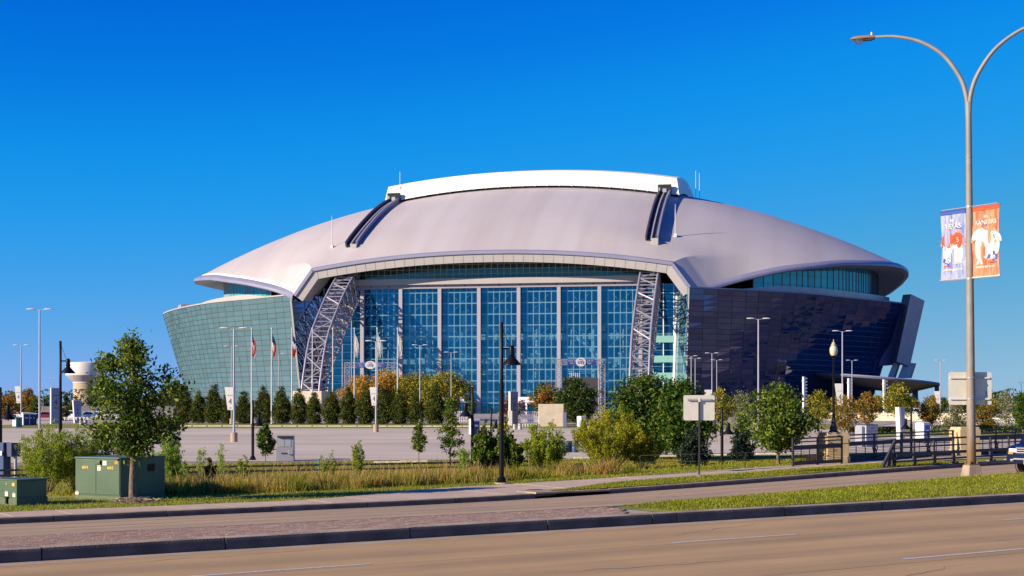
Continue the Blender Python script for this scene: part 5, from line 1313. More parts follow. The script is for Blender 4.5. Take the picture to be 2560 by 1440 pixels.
def figure(bd, rows, sd, cx, cz, s, jersey, cap_, num, rs):
    """printed ball player: head, cap, torso, arms and trousers as flat print"""
    def flat(name, polys, m_, push):
        q = MB()
        for P in polys: q.poly([(cx+x*s, 0, cz+z*s) for x, z in P])
        me = q.mesh(name, m_, fix=False); drape(me, rows, BW, BH, sd, push); link(name, me, bd)
    circ = lambda x, z, r, k=12, sx_=1: [(x+r*sx_*math.cos(a), z+r*math.sin(a)) for a in np.linspace(0, 2*PI, k, endpoint=False)]
    el = lambda x, z, rx, rz_, tilt=0, k=14: [(x+rx*math.cos(a)*math.cos(tilt)-rz_*math.sin(a)*math.sin(tilt), z+rx*math.cos(a)*math.sin(tilt)+rz_*math.sin(a)*math.cos(tilt)) for a in np.linspace(0, 2*PI, k, endpoint=False)]
    rr = random.Random(rs); w_ = rr.uniform(-.05, .05)
    flat('printed_trousers', [el(-.10, -.34, .115, .32, .10+w_), el(.12, -.36, .115, .34, -.12+w_), el(0, -.12, .2, .12)], M['print_white'], .004)
    flat('printed_shirt', [el(0, .12, .215, .25), el(-.23, .10, .075, .2, -.35), el(.24, .06, .075, .22, .4), el(0, -.06, .185, .12)], jersey, .006)
    flat('printed_face', [el(w_, .44, .085, .11), el(.31, -.08, .05, .06), el(-.29, -.06, .05, .06)], M['print_skin'], .008)
    flat('printed_cap', [[(-.10+w_, .47)]+[(w_+.10*math.cos(a), .48+.10*math.sin(a)) for a in np.linspace(PI, 0, 9)]+[(.17+w_, .455)]], cap_, .010)
    if num:
        me = text_mesh('shirt_number', num, .22*s, M['ink'] if jersey is M['print_white'] else M['print_white'], .001); me.transform(Matrix.Rotation(PI/2, 4, 'X')); me.transform(Matrix.Translation((cx, 0, cz+.1*s))); drape(me, rows, BW, BH, sd, .012); link('shirt_number', me, bd)
M['print_white'] = mat('print_white', (.60, .58, .57), .7); M['print_skin'] = mat('print_skin', (.44, .25, .15), .7); M['print_red'] = mat('print_red', (.50, .07, .02), .7)
M['print_blue'] = mat('print_blue', (.03, .07, .34), .7); M['print_sky'] = mat('print_sky', (.25, .42, .75), .7)
def lettering(bd, rows, sd, body, size, x, z, m_, bold=.0, sx_=1.0):
    me = text_mesh('lettering', body, size, m_, .001, 'CENTER', bold, sx_); me.transform(Matrix.Rotation(PI/2, 4, 'X')); me.transform(Matrix.Translation((x, 0, z))); drape(me, rows, BW, BH, sd, .010); link('lettering', me, bd)
ROTB = math.atan2(-N.y, -N.x)         # banner x axis points towards the camera side (right in the picture)
ztop = PZ(521)
for sd, lab, mm, word in ((-1, 'blue and white cloth banner reading My TEXAS hung from the left of the street lamp', banner_mat('banner_blue_print', (.36, .38, .52), (.10, .16, .42), 0), 'TEXAS'),
                          (1, 'orange-red cloth banner reading My RANGERS hung from the right of the street lamp', banner_mat('banner_red_print', (.56, .25, .15), (.55, .09, .025), 0), 'RANGERS')):
    bd = thing('lamp_banner', lab, 'banner', LB+Vector((lean(ztop), 0, ztop)), ROTB, 'banners on the street lamp')
    rows = cloth(BW, BH, sd, 4 if sd < 0 else 9); off = sd*(prad(ztop)+.0)
    rows = [[(x+off, y, z) for x, y, z in r] for r in rows]
    q = MB(); q.grid(rows); q.build('cloth', mm, bd, smooth=80, fix=False)
    def cyr(rows): return rows
    r0 = [[(x-off, y, z) for x, y, z in r] for r in rows]
    c0 = off+sd*(BW/2+.03); edge = M['print_blue'] if sd < 0 else M['print_red']
    q = MB(); q.tube([(off+sd*.02, 0, .0), (off+sd*(BW+.05), 0, .0)], .022, 8); q.box((off+sd*(BW/2+.03), -.012, -.07), (BW-.02, .012, .10)); q.build('top_hem', edge, bd)
    q = MB(); q.tube([(off+sd*.02, 0, -BH), (off+sd*(BW+.05), 0, -BH)], .022, 8); q.build('bottom_hem', M['grey_metal'] if sd < 0 else M['print_white'], bd)
    class _R: pass
    # print is laid out in banner coordinates, then pushed onto the folds
    def dr(me, push):
        for v in me.vertices:
            u = min(1, max(0, (abs(v.co.x-off)-.03)/BW)); w_ = min(1, max(0, -v.co.z/BH)); v.co.y += r0[int(w_*40)][int(u*16)][1]-push
        me.update(); return me
    drape = lambda me, rows_, w, h, sd_, push: dr(me, push)
    lettering(bd, rows, sd, 'My', .17, c0+(.0 if sd > 0 else -.02), -.33, M['print_white'], .001)
    lettering(bd, rows, sd, word, .235 if sd < 0 else .20, c0, -.52, M['print_white'], .003, .95)
    if sd < 0:
        figure(bd, rows, sd, c0-.19, -1.06, .92, M['print_red'], M['print_red'], '', 1); figure(bd, rows, sd, c0+.19, -1.08, .98, M['print_red'], M['print_blue'], '5', 2)
        lettering(bd, rows, sd, 'arlington', .13, c0+.22, -1.72, M['print_white'], .003)
    else:
        figure(bd, rows, sd, c0-.22, -1.04, 1.0, M['print_white'], M['print_blue'], '', 3); figure(bd, rows, sd, c0+.08, -1.08, .95, M['print_white'], M['print_blue'], '17', 4); figure(bd, rows, sd, c0+.33, -1.08, .72, M['print_white'], M['print_red'], '5', 5)
        q = MB(); q.poly([(c0-.40, 0, -1.86), (c0-.26, 0, -1.58), (c0-.12, 0, -1.86), (c0-.20, 0, -1.86), (c0-.26, 0, -1.74), (c0-.32, 0, -1.86)]); me = q.mesh('emblem', M['print_white'], fix=False); dr(me, .008); link('emblem', me, bd)
    ex = c0-.22 if sd < 0 else c0+.26
    q = MB(); q.poly([(ex+x, 0, -1.66+z) for x, z in ((-.16, .10), (-.02, .10), (-.02, .20), (.08, .20), (.08, .10), (.17, .08), (.18, -.06), (.05, -.20), (-.04, -.08), (-.2, -.02))]); me = q.mesh('emblem', M['print_blue'], fix=False); dr(me, .006); link('emblem', me, bd)
    lettering(bd, rows, sd, '40', .20, ex, -1.67, M['print_white'], .006)
    q = MB(); q.poly([(ex-.15, 0, -1.80), (ex+.15, 0, -1.80), (ex+.15, 0, -1.84), (ex-.15, 0, -1.84)]); me = q.mesh('emblem_ribbon', M['print_red'], fix=False); dr(me, .008); link('emblem_ribbon', me, bd)
    lettering(bd, rows, sd, 'texasrangers.com', .115, c0, -2.0+.06, M['print_white'], .003)

# sign backs
def sign_board(par, w, h, m_=None, name='panel', t=.006, r=.07):
    pts = []
    for cx_, cz_, a0 in ((w/2-r, h/2-r, 0), (-w/2+r, h/2-r, 90), (-w/2+r, -h/2+r, 180), (w/2-r, -h/2+r, 270)):
        pts += [(cx_+r*math.cos(R_(a0+k*18)), 0, cz_+r*math.sin(R_(a0+k*18))) for k in range(6)]
    q = MB(); q.extrude(pts, (0, t, 0)); return q.build(name, m_ or M['sign_back'], par)
zs = PZ(971); sgn = thing('road_sign', 'large aluminium road sign seen from behind strapped to the tall street lamp', 'road sign', LB+Vector((lean(zs)+.03, .175, zs)), R_(-2))
sign_board(sgn, 1.40, 1.07)
for z in (.345, -.345):
    for cx_, w_ in ((-.4, .52), (.38, .50)): q = MB(); q.box((cx_, -.03, z), (w_, .05, .045)); q.build('brace_rail', M['white_metal'], sgn)
    q = MB(); q.tube([(-.03, -.175, z-.02), (-.03, -.175, z+.02)], .150, 18); q.build('strap', M['galv'], sgn, smooth=50)
q = MB(); q.box((.535, -.004, -.435), (.085, .006, .14)); q.build('sticker', M['yellow'], sgn)
face_text('lettering', '12', .085, M['ink'], sgn, (.535, -.006, -.245), 0, .001)
q = MB(); q.poly([(.50, -.004, -.20), (.57, -.004, -.20), (.57, -.004, -.12), (.535, -.004, -.07), (.50, -.004, -.12)]); q.build('stencil', mat('stencil_grey', (.35, .33, .30), .7), sgn)
p = gd(1748, 1198); k = p.y/F
sg2 = thing('road_sign', 'square aluminium sign with its back turned on a thin dark post in the verge', 'road sign', p)
hh = CAM_H+(HOR-1000)*k-p.z
q = MB(); q.bar((0, 0, .1), (0, 0, hh), .055, .055); q.build('post', M['iron'], sg2); q = MB(); q.bar((0, 0, -.05), (0, 0, .16), .065, .065); q.build('post_sleeve', M['galv'], sg2)
o = sign_board(sg2, 78*k, 63*k, r=.06); o.location = (0, .04, CAM_H+(HOR-1019.5)*k-p.z)
zc = CAM_H+(HOR-999)*k-p.z; q = MB(); q.box((0, -.01, zc), (.86, .06, .06)); q.build('cross_bracket', M['grey_metal'], sg2); q = MB(); q.box((0, -.035, zc-.02), (.07, .05, .13)); q.build('clamp', M['white_metal'], sg2)

# ------------------------------------------------------------------ green electrical cabinets
def cabinet(name, lab, px, py, w1, w2, h, rz, plinth=.10):
    """px,py: near bottom corner; left face along -x', right face along +y' of the local frame"""
    p = gd(px, py); return thing(name, lab, 'utility cabinet', p, rz), p
c1, p = cabinet('utility_cabinet', 'large dark green electrical cabinet with yellow numbers behind the young oak', 301, 1249, 0, 0, 0, R_(-27))
W1, W2, HH = 1.82, 2.02, 1.235      # local: left face in the plane y=0 from x=-W1..0, right face x=0, y=0..W2
q = MB(); q.box((-W1/2, W2/2, .02), (W1+.02, W2+.02, .14)); q.build('plinth', M['green_dk'], c1, bevel=.008)
q = MB(); q.box((-W1/2, W2/2, (HH+.09)/2), (W1, W2, HH-.09)); q.build('body', M['green_box'], c1, bevel=.012)
q = MB(); q.box((-W1/2, W2/2, HH+.012), (W1+.05, W2+.05, .05)); q.build('lid', M['green_box'], c1, bevel=.012)
for x0, x1 in ((-W1+.02, -W1*.53-.006), (-W1*.53+.006, -.025)):
    q = MB(); q.box(((x0+x1)/2, -.010, HH/2+.05), (x1-x0, .018, HH-.17)); q.build('door', M['green_box'], c1, bevel=.005)
q = MB(); q.box((-W1*.47, -.035, HH-.12), (.17, .06, .09)); q.build('lock_box', M['green_box'], c1, bevel=.01); q = MB(); q.box((-W1*.42, -.04, HH-.12), (.03, .05, .13)); q.build('padlock', M['black'], c1)
def decal(par, nm, m_, x, z, w, h, face=0, off=.024):
    q = MB()
    if face == 0: q.box((x, -off, z), (w, .004, h))
    else: q.box((off-.015, x, z), (.004, w, h))
    return q.build(nm, m_, par)
decal(c1, 'warning_label', M['white_dec'], -W1*.46, HH-.29, .13, .155); decal(c1, 'warning_band', M['orange_dec'], -W1*.46, HH-.235, .12, .03, off=.027)
decal(c1, 'information_label', mat('pale_label', (.70, .66, .66), .5), -W1*.335, HH-.135, .155, .135)
decal(c1, 'hazard_label', M['orange_dec'], -W1*.08, HH-.115, .12, .09); decal(c1, 'warning_label', M['white_dec'], -W1+.085, .16, .13, .11); decal(c1, 'warning_band', M['orange_dec'], -W1+.085, .20, .12, .025, off=.027)
for x, t in ((-W1*.77, '66414'), (-W1*.21, '66413')):
    face_text('cabinet_number', t, .135, M['yellow'], c1, (x, -.022, HH-.28), 0, .002, .003, .72)
face_text('cabinet_number', '66412', .11, mat('faded_orange', (.36, .16, .03), .7), c1, (.006, W2*.68, HH-.46), PI/2, .002, .002, .85)
q = MB(); q.box((.006, W2*.68, HH-.31), (.012, .34, .22)); q.build('vent_panel', M['black'], c1, bevel=.004)
c2, p = cabinet('utility_cabinet', 'low green electrical box cut by the left edge of the photo', 42, 1262, 0, 0, 0, R_(-33))
W1, W2, HH = 1.0, 1.06, .70
q = MB(); q.box((-W1/2, W2/2, .08), (W1+.04, W2+.04, .22)); q.build('plinth', M['green_dk'], c2, bevel=.01)
q = MB(); q.box((-W1/2, W2/2, .43), (W1, W2, .50)); q.build('body', M['green_box'], c2, bevel=.02)
q = MB(); q.box((-W1/2, W2/2, HH), (W1+.03, W2+.03, .05)); q.build('lid', M['green_box'], c2, bevel=.015)
decal(c2, 'hazard_label', M['yellow'], -.15, .58, .11, .09, off=.006); decal(c2, 'warning_label', M['white_dec'], -.46, .31, .12, .15, off=.006); decal(c2, 'warning_label', M['white_dec'], -.12, .28, .12, .12, off=.006)
decal(c2, 'warning_band', M['orange_dec'], -.46, .37, .11, .03, off=.009); decal(c2, 'warning_band', M['orange_dec'], -.12, .325, .11, .025, off=.009)
face_text('cabinet_number', '42', .09, mat('worn_yellow', (.55, .50, .28), .7), c2, (-.46, -.006, .59), 0, .002)
q = MB(); q.box((-.40, -.04, .10), (.06, .05, .16)); q.box((-.40, -.05, .20), (.10, .05, .04)); q.build('latch', M['black'], c2)
# grey metal cabinet at the edge of the car park
p = gd(734, 1152); p = Vector((p.x, p.y, gz(p.x, p.y))); k = p.y/F
c3 = thing('metal_cabinet', 'grey metal cabinet with padlock box at the near edge of the empty car park', 'utility cabinet', p, R_(4)); w, h = 44*k, 62*k
q = MB(); q.box((-w/2, .45, h*.27), (w, .9, h*.54)); q.build('lower_body', M['galv'], c3, bevel=.01); q = MB(); q.box((-w/2+.02, .47, h*.74), (w-.06, .86, h*.40)); q.build('upper_body', M['galv'], c3, bevel=.01)
q = MB(); q.box((-w/2+.03, .40, h*.97), (w*.9, 1.0, .08)); q.build('lid', M['iron'], c3, bevel=.01); q = MB(); q.box((-.16, -.06, h*.35), (.30, .12, .26)); q.build('lock_box', M['galv'], c3, bevel=.02)
for x in (-w*.68, -w*.32): 
    q = MB(); q.box((x, .03, h*.74), (w*.33, .012, h*.34)); q.build('door', M['grey_metal'], c3, bevel=.004)
q = MB(); q.box((-w*.45, -.01, h*.30), (w*.5, .03, .07)); q.build('handle_bar', M['iron'], c3); q = MB(); q.box((-w*.36, -.006, h*.46), (.08, .006, .08)); q.build('hazard_label', M['orange_dec'], c3)
# bigger pale cabinet beyond the bridge
p = lotpt(2180, 108); k = p.y/F
c4 = thing('metal_cabinet', 'large grey equipment cabinet behind the bridge railing', 'utility cabinet', p, R_(34)); w = 42*k; h = CAM_H+(HOR-1063)*k-p.z
q = MB(); q.box((0, .5, h/2), (w, 1.0, h)); q.build('body', mat('cabinet_lavender_grey', (.40, .40, .46), .5), c4, bevel=.015); q = MB(); q.box((-w/2-.16, .5, h*.48), (.3, .7, h*.94)); q.build('side_unit', M['galv'], c4, bevel=.015)
q = MB(); q.box((0, .5, h+.02), (w+.06, 1.06, .06)); q.build('lid', M['iron'], c4); q = MB(); q.box((0, -.006, h*.73), (w, .01, .03)); q.box((.1, -.006, h*.86), (.5, .008, .09), 1); q.build('door_seam', [M['iron'], mat('dull_red', (.30, .16, .16), .6)], c4)

# ------------------------------------------------------------------ black shaded lamps
def black_lamp(lab, px, base, top, D=None, side=1, concrete=False):
    p = gd(px, base) if D is None else lotpt(px, D); k = p.y/F; H = CAM_H+(HOR-top)*k-p.z
    t = thing('black_lamp', lab, 'lamp', p, 0, 'black lamps with bell shades')
    q = MB(); q.tube([(0, 0, 0), (0, 0, H*.62)], .085, 12); q.tube([(0, 0, H*.62), (0, 0, H-.03), (0, 0, H)], [.065, .062, .03], 12); q.build('post', M['black'], t, smooth=50)
    q = MB(); q.lathe([(.20, 0), (.20, .05), (.15, .09), (.165, .14), (.13, .19), (.09, .24)], 16); q.build('base_collar', M['black'], t, smooth=40)
    if concrete: q = MB(); q.lathe([(.0, -.02), (.30, -.02), (.30, .12), (.28, .145), (0, .15)], 22, (.02, 0, -.12), cap=False); q.build('concrete_ring', M['kerb'], t, smooth=40)
    za = H-.95; xh = side*.36
    q = MB(); q.tube([(0, 0, za), (xh, 0, za)], .03, 8); q.build('bracket_arm', M['black'], t, smooth=50)
    q = MB(); q.tube([(side*.05, 0, H-.25), (xh*.8, 0, za+.05)], .009, 5); q.build('stay_rod', M['black'], t)
    q = MB(); q.lathe([(0, .12), (.05, .115), (.085, .08), (.10, .02), (.10, -.16), (.115, -.17), (.115, -.24), (.09, -.26), (.13, -.32), (.34, -.56), (.345, -.585), (.32, -.585), (.10, -.34), (0, -.33)], 20, (xh, 0, za), cap=False); q.build('bell_shade', M['black'], t, smooth=40)
    return t
black_lamp('tallest black lamp with bell shade on a round concrete footing before the glass wall', 1254, 1208, 805, concrete=True)
black_lamp('black lamp with bell shade left of the young oak and the water tower', 151, 1169, 852, D=67)
black_lamp('black lamp whose shade hangs to the left above the slender tree', 1181, 1168, 968, side=-1)
black_lamp('short black lamp beside the tiny tree and metal cabinet', 632, 1150, 1000)
black_lamp('small black lamp in the shrubs right behind the tallest black lamp', 1228, 0, 1022, D=110)
black_lamp('black lamp right of the sign with its back turned', 1805, 1156, 1018)
black_lamp('black lamp with shade to the left beside the blue portable toilet on the right', 2278, 0, 1014, D=92, side=-1)
black_lamp('black lamp cut by the left edge of the photo', 1, 1185, 968)

# ------------------------------------------------------------------ railing of the bridge, stone piers and globe lamp
TR = 19.0
def sxt(px, t):
    lo, hi = -60, 160
    for _ in range(40):
        mid = (lo+hi)/2; p = ST(mid, t); x = 1280+F*p.x/p.y
        if x < px: lo = mid
        else: hi = mid
    return lo
def zs_(s): return zf(s)+.16
def pier(lab, px):
    s = sxt(px, TR+.2); p = ST(s, TR+.2, zs_(s)); t = thing('stone_pier', lab, 'stone pier', p, TH-R_(22))
    q = MB(); q.box((0, 0, .12), (1.02, 1.02, .3)); q.build('pier_base', M['stone'], t, bevel=.015)
    q = MB(); q.box((0, 0, .53), (.94, .94, .56)); q.build('shaft', M['stone'], t, bevel=.015)
    q = MB(); q.box((0, 0, .98), (1.0, 1.0, .34)); q.build('neck_block', M['stone'], t, bevel=.015)
    q = MB(); q.box((0, 0, 1.19), (.92, .92, .12)); q.build('cap_stone', M['stone'], t, bevel=.02); return t, s, p
t, sp1, pp1 = pier('sandstone pier carrying the globe lamp on the bridge', 2084)
t, sp2, pp2 = pier('sandstone pier half hidden behind the tall street lamp pole', 2412)
gl_ = thing('globe_lamp', 'black ornamental lamp post with acorn glass globe on the sandstone pier', 'lamp', pp1+Vector((0, 0, 1.25)))
k = pp1.y/F; HG = (1087-860)*k
q = MB(); q.lathe([(.20, 0), (.20, .05), (.15, .09), (.17, .16), (.145, .24), (.10, .34), (.085, .5), (.075, .52), (.085, .56), (.06, .60)], 16); q.build('base_casting', M['iron'], gl_, smooth=35)
q = MB(); q.lathe([(.060, .58), (.055, 1.0), (.042, HG-.75), (.055, HG-.73), (.055, HG-.68), (.10, HG-.62), (.11, HG-.58)], 14); q.build('shaft', M['black'], gl_, smooth=35)
q = MB(); q.lathe([(.10, HG-.58), (.145, HG-.50), (.165, HG-.38), (.15, HG-.25), (.10, HG-.18)], 18, cap=False); q.build('globe', mat('globe_glass', (.62, .56, .36), .15, coat=.6), gl_, smooth=70)
q = MB(); q.lathe([(.105, HG-.18), (.11, HG-.13), (.075, HG-.10), (.07, HG-.05), (.03, HG-.02), (.012, HG+.08), (0, HG+.10)], 14, cap=False); q.build('globe_cap', mat('cap_brass', (.45, .40, .24), .35), gl_, smooth=50)
# pedestrian railing in bays, each bay a thing
def rail_bay(lab, s0, s1, t0, t1, posts=2, deco=False):
    p0 = ST(s0, t0, zs_(s0)); p1 = ST(s1, t1, zs_(s1)); v = p1-p0; L = v.length; rz = math.atan2(v.y, v.x); dz = v.z
    r = thing('bridge_railing', lab, 'railing', p0, rz, 'iron railing bays of the bridge'); n = max(1, round(L/1.45))
    Z = lambda x, h: (x, 0, h+dz*x/L)
    for h, w_, d_ in ((1.10, .05, .06), (.96, .035, .05), (.74, .03, .17), (.10, .04, .13)):
        q = MB(); q.bar(Z(0, h), Z(L, h), w_, d_); q.build('rail', M['iron'], r, bevel=.004)
    for i in range(n+1):
        x = min(L-.02, max(.02, L*i/n)); q = MB(); q.box((x, 0, .56+dz*x/L), (.06, .07, 1.14)); q.build('post', M['iron'], r)
        if i < n:
            for f_ in (.33, .66):
                xx = x+L/n*f_; q = MB(); q.box((xx, 0, .38+dz*xx/L), (.025, .03, .62)); q.build('baluster', M['iron'], r)
    for h in np.linspace(.18, .64, 8):
        q = MB(); q.tube([Z(0, h), Z(L, h)], .008, 4); q.build('wire', M['iron'], r)
    if deco:
        x = L/n; q = MB(); 
        for a0, a1 in (((x-.16, .15), (x, .6)), ((x+.16, .15), (x, .6)), ((x-.16, .6), (x, .15)), ((x+.16, .6), (x, .15))): q.bar((a0[0], -.04, a0[1]), (a1[0], -.04, a1[1]), .03)
        q.build('ornament', M['iron'], r)
    return r
sa = sxt(1981, TR-.25); rail_bay('iron railing bay from the end post to the left sandstone pier', sa, sp1-.15, TR-.25, TR-.42)
q0 = sxt(2073, TR-.5)
cuts = list(np.linspace(sp1+.75, sp2-.75, 3)); 
for i in range(2): rail_bay('%s iron railing bay between the two sandstone piers' % ('left' if i == 0 else 'right'), cuts[i], cuts[i+1]-.02, TR+.2, TR+.2, deco=True)
cuts = list(np.linspace(sp2+.75, sp2+13, 4))
for i in range(3): rail_bay('%s iron railing bay right of the street lamp pole' % ('nearest', 'middle', 'farthest')[i], cuts[i], cuts[i+1]-.02, TR+.2, TR+.2, deco=True)
# low wall put in for the shaded ground behind the railing
q = MB(); P = [ST(sa+1.6, TR+.55), ST(sp2+16, TR+.55), ST(sp2+16, TR+.75), ST(sa+1.6, TR+.75)]; q.prism([(p.x, p.y) for p in P], -1.2, zs_(sp1)+.34)
tag(q.build('shaded_ground_wall', M['concrete']), 'low concrete wall put in for the shaded ground behind the bridge railing', 'wall')
# traffic barrier between pavement and road
TB = TK+.33; sb0 = sxt(2212, TB); sb1 = sb0+21
bar_ = thing('traffic_barrier', 'dark steel road barrier with raked end post and three rails along the bridge kerb', 'barrier', ST(sb0, TB, zs_(sb0)), TH)
LBx = sb1-sb0; ZB = lambda x: zs_(sb0+x)-zs_(sb0)
xs_ = np.linspace(.55, LBx, 19)
for h, w_, d_ in ((1.02, .06, .07), (.74, .05, .05), (.46, .09, .11), (.22, .06, .07)):
    q = MB()
    for a, c in zip(xs_[:-1], xs_[1:]): q.bar((a, -.06 if h < .6 else 0, h+ZB(a)), (c, -.06 if h < .6 else 0, h+ZB(c)), w_, d_)
    q.build('rail', M['iron'], bar_)
for x in xs_[:]:
    q = MB(); q.box((x, .02, .26+ZB(x)), (.16, .07, .56)); q.box((x, .03, .78+ZB(x)), (.06, .06, .52)); q.build('post', M['iron'], bar_)
    q = MB(); q.box((x, .02, .015+ZB(x)), (.34, .24, .03))
    for e in (-.13, .13): q.box((x+e, -.07, .05+ZB(x)), (.05, .05, .06), 1)
    q.build('base_plate', [M['kerb'], M['black']], bar_)
q = MB(); q.bar((-.15, 0, .0), (.58, 0, 1.04), .09, .12); q.bar((.2, .02, 0), (.36, .02, .62), .14, .10); q.build('raked_end_post', M['iron'], bar_)

# ------------------------------------------------------------------ low fences
def fence(lab, P, h, rails, m_, step=2.4, thick=.05):
    r = thing('fence', lab, 'fence', P[0])
    for a, c in zip(P[:-1], P[1:]):
        v = c-a; n = max(1, round(v.length/step))
        for k in range(n+1):
            q = MB(); e = a+v*k/n-P[0]; q.bar(e, e+Vector((0, 0, h)), thick*1.3); q.build('post', m_, r)
        for z in rails:
            q = MB(); q.bar(a-P[0]+Vector((0, 0, z)), c-P[0]+Vector((0, 0, z)), thick, thick*1.4); q.build('rail', m_, r)
    return r
def gp(px, D): x = (px-1280)/F*D; return Vector((x, D, gz(x, D)))
fence('long low dark rail fence behind the brush on the creek side', [gp(-40, 60), gp(430, 63), gp(900, 66), gp(1330, 70)], .55, (.50, .28), M['iron'], 2.6, .06)
fence('thin dark wire fence under the two pines left of the bridge', [gd(1600, 1176), gd(1740, 1173), gd(1985, 1166)], .62, (.60, .32), mat('fence_wire', (.03, .035, .04), .5, metal=.2), 2.4, .018)
# short green marker post
p = gd(796, 1187); mk_ = thing('marker_post', 'short teal green marker post standing in the dry grass', 'marker post', p); q = MB(); q.box((0, 0, .34), (.11, .11, .72)); q.build('post', mat('marker_teal', (.10, .24, .20), .5), mk_, bevel=.01); q = MB(); q.box((0, 0, .71), (.13, .13, .04)); q.build('cap', mat('marker_cap', (.06, .16, .22), .5), mk_, bevel=.008)

# ------------------------------------------------------------------ car-park lamp poles
def lot_pole(H, foot=True, cam_box=False):
    t = thing('car_park_lamp', '', 'lamp post', (0, 0, 0))
    q = MB(); q.tube([(0, 0, .6), (0, 0, H-.05)], [.11, .07], 12); q.build('pole', M['galv'], t, smooth=60)
    q = MB(); q.lathe([(.30, -.1), (.30, .78), (.27, .82), (0, .82)], 16, cap=False); q.build('concrete_foot', M['concrete'], t, smooth=40)
    for s in (-1, 1):
        q = MB(); q.bar((0, 0, H-.06), (s*.55, 0, H+.0), .05, .05); q.build('bracket_arm', M['galv'], t)
        hd = MB(); rows = [[(s*x, w*math.cos(a), H+.03+h*max(-.5, math.sin(a))) for a in np.linspace(0, 2*PI, 11)] for x, w, h in ((.42, .05, .04), (.55, .15, .07), (.9, .19, .09), (1.15, .14, .06), (1.24, .04, .02))]
        hd.grid(rows); hd.build('lamp_head', M['white_metal'], t, smooth=50)
    return t
LP10 = lot_pole(9.9); LP12 = lot_pole(12.0)
def pole_h(px, top, D): return CAM_H+(HOR-top)/F*D-LOT
POLES = [(585, 821, 121, 'silver car-park lamp with white number 4 banner left of the striped flag', 1), (940, 853, 161, 'silver car-park lamp with white number 4 banner in the middle of the row of evergreens', 1),
 (99, 774, 134, 'tall silver car-park lamp nearest the left edge standing clear against the sky', 2), (53, 863, 215, 'silver car-park lamp with white number 4 banner at the far left', 2),
 (579, 866, 220, 'distant car-park lamp just left of the striped flag seen before the left glass wall', 2), (697, 885, 255, 'thin car-park lamp between the red flag and the arch leg', 2),
 (1050, 863, 215, 'car-park lamp rising from the olive trees at the left of the glass wall', 2), (1128, 881, 247, 'car-park lamp above the right end of the olive grove', 2),
 (1896, 797, 147, 'tallest car-park lamp before the dark right-hand glass wall', 2), (2106, 828, 173, 'car-park lamp with white number 4 banner beside the globe lamp', 2),
 (1728, 890, 266, 'left one of the pair of car-park lamps by the corner of the dark wall', 2), (1738, 896, 280, 'right one of the pair of car-park lamps by the corner of the dark wall', 2),
 (1780, 883, 250, 'taller of two car-park lamps above the sign with its back turned', 2), (1792, 900, 291, 'shorter of two car-park lamps above the sign with its back turned', 2),
 (2130, 901, 294, 'thin car-park lamp right of the banner lamp beside the globe lamp', 2), (2351, 901, 294, 'car-park lamp with number 3 banner at the right end of the canopy', 2),
 (108, 960, 679, 'tiny far car-park lamp right behind the tall one at the left', 2), (132, 945, 510, 'far car-park lamp above the blue number pylon', 2),
 (2533, 958, 650, 'tiny far car-park lamp near the right edge', 2), (2553, 956, 560, 'tiny far car-park lamp closest to the right edge', 2), (2374, 929, 380, 'far car-park lamp peeping out left of the lamp post sign', 2), (164, 972, 760, 'tiny far car-park lamp left of the water tower', 2)]
used = set(); POLE_AT = {}
for px, top, D, lab, kd in POLES:
    src, H0 = (LP10, 9.9) if kd == 1 else (LP12, 12.0); p = lotpt(px, D); p.z = gz(p.x, p.y); H = CAM_H+(HOR-top)/F*D-p.z
    if kd not in used: o = src; used.add(kd); o.location = p; o['label'] = lab; o['group'] = 'car-park lamps'
    else: o = dup(src, p, 0, lab, 'car-park lamps')
    o.scale = (1, 1, H/H0); POLE_AT[px] = p
# banners on the poles
def pole_banner(px, lab, x0, x1, y0, y1, num='4', narrow=.66, word='SILVER', shade=None):
    p = POLE_AT[px]; k = p.y/F; xr = (x1-px)*k; xl = (x0-px)*k; zt = CAM_H+(HOR-y0)*k-p.z; zb_ = CAM_H+(HOR-y1)*k-p.z; w = xr-xl
    t = thing('number_banner', lab, 'banner', p, 0, 'white number banners on the car-park lamps')
    q = MB(); q.extrude([(xl, -.10, zt), (xr, -.10, zt), (xr, -.10, zb_), (xr-w*narrow, -.10, zb_)], (0, .02, 0)); q.build('cloth', shade or M['ban_white'], t)
    q = MB(); q.bar((0, -.06, zt-.02), (xl, -.06, zt-.02), .03); q.bar((0, -.06, zb_+.02), (xr-w*narrow, -.06, zb_+.02), .03); q.build('bracket_arm', M['galv'], t)
    h = zt-zb_; face_text('number', num, h*.36, mat_ink, t, (xr-w*.36, -.108, zb_+h*.36), 0, .003, .0, .8); face_text('lettering', word, h*.085, mat_ink2, t, (xr-w*.40, -.108, zb_+h*.64), 0, .003)
    q = MB(); q.poly([(xr-w*.34+w*.13*math.cos(a), -.108, zb_+h*.09+h*.022*math.sin(a)) for a in np.linspace(0, 2*PI, 14, endpoint=False)]); q.build('oval_mark', mat_ink, t)
mat_ink = mat('banner_ink', (.05, .05, .07), .7); mat_ink2 = mat('banner_grey_ink', (.42, .40, .40), .7)
pole_banner(585, 'white banner reading SILVER 4 on the lamp left of the striped flag', 562, 584, 968, 1025)
pole_banner(940, 'white banner reading SILVER 4 before the golden trees', 924, 941, 968, 1014)
pole_banner(53, 'white banner reading SILVER 4 at the far left', 37, 52, 966, 1008)
pole_banner(2106, 'white banner reading SILVER 4 right behind the globe lamp', 2086, 2107, 959, 1012)
pole_banner(2351, 'white banner reading SILVER 3 at the right end of the canopy', 2335, 2350, 978, 1009, '3')
p = POLE_AT[1780]; k = p.y/F; t = thing('number_banner', 'plain white banner edge showing above the sign with its back turned', 'banner', p); q = MB(); q.box((-.65, 0, CAM_H+(HOR-990)*k-p.z), (1.3, .03, 2.2)); q.build('cloth', M['ban_white'], t)

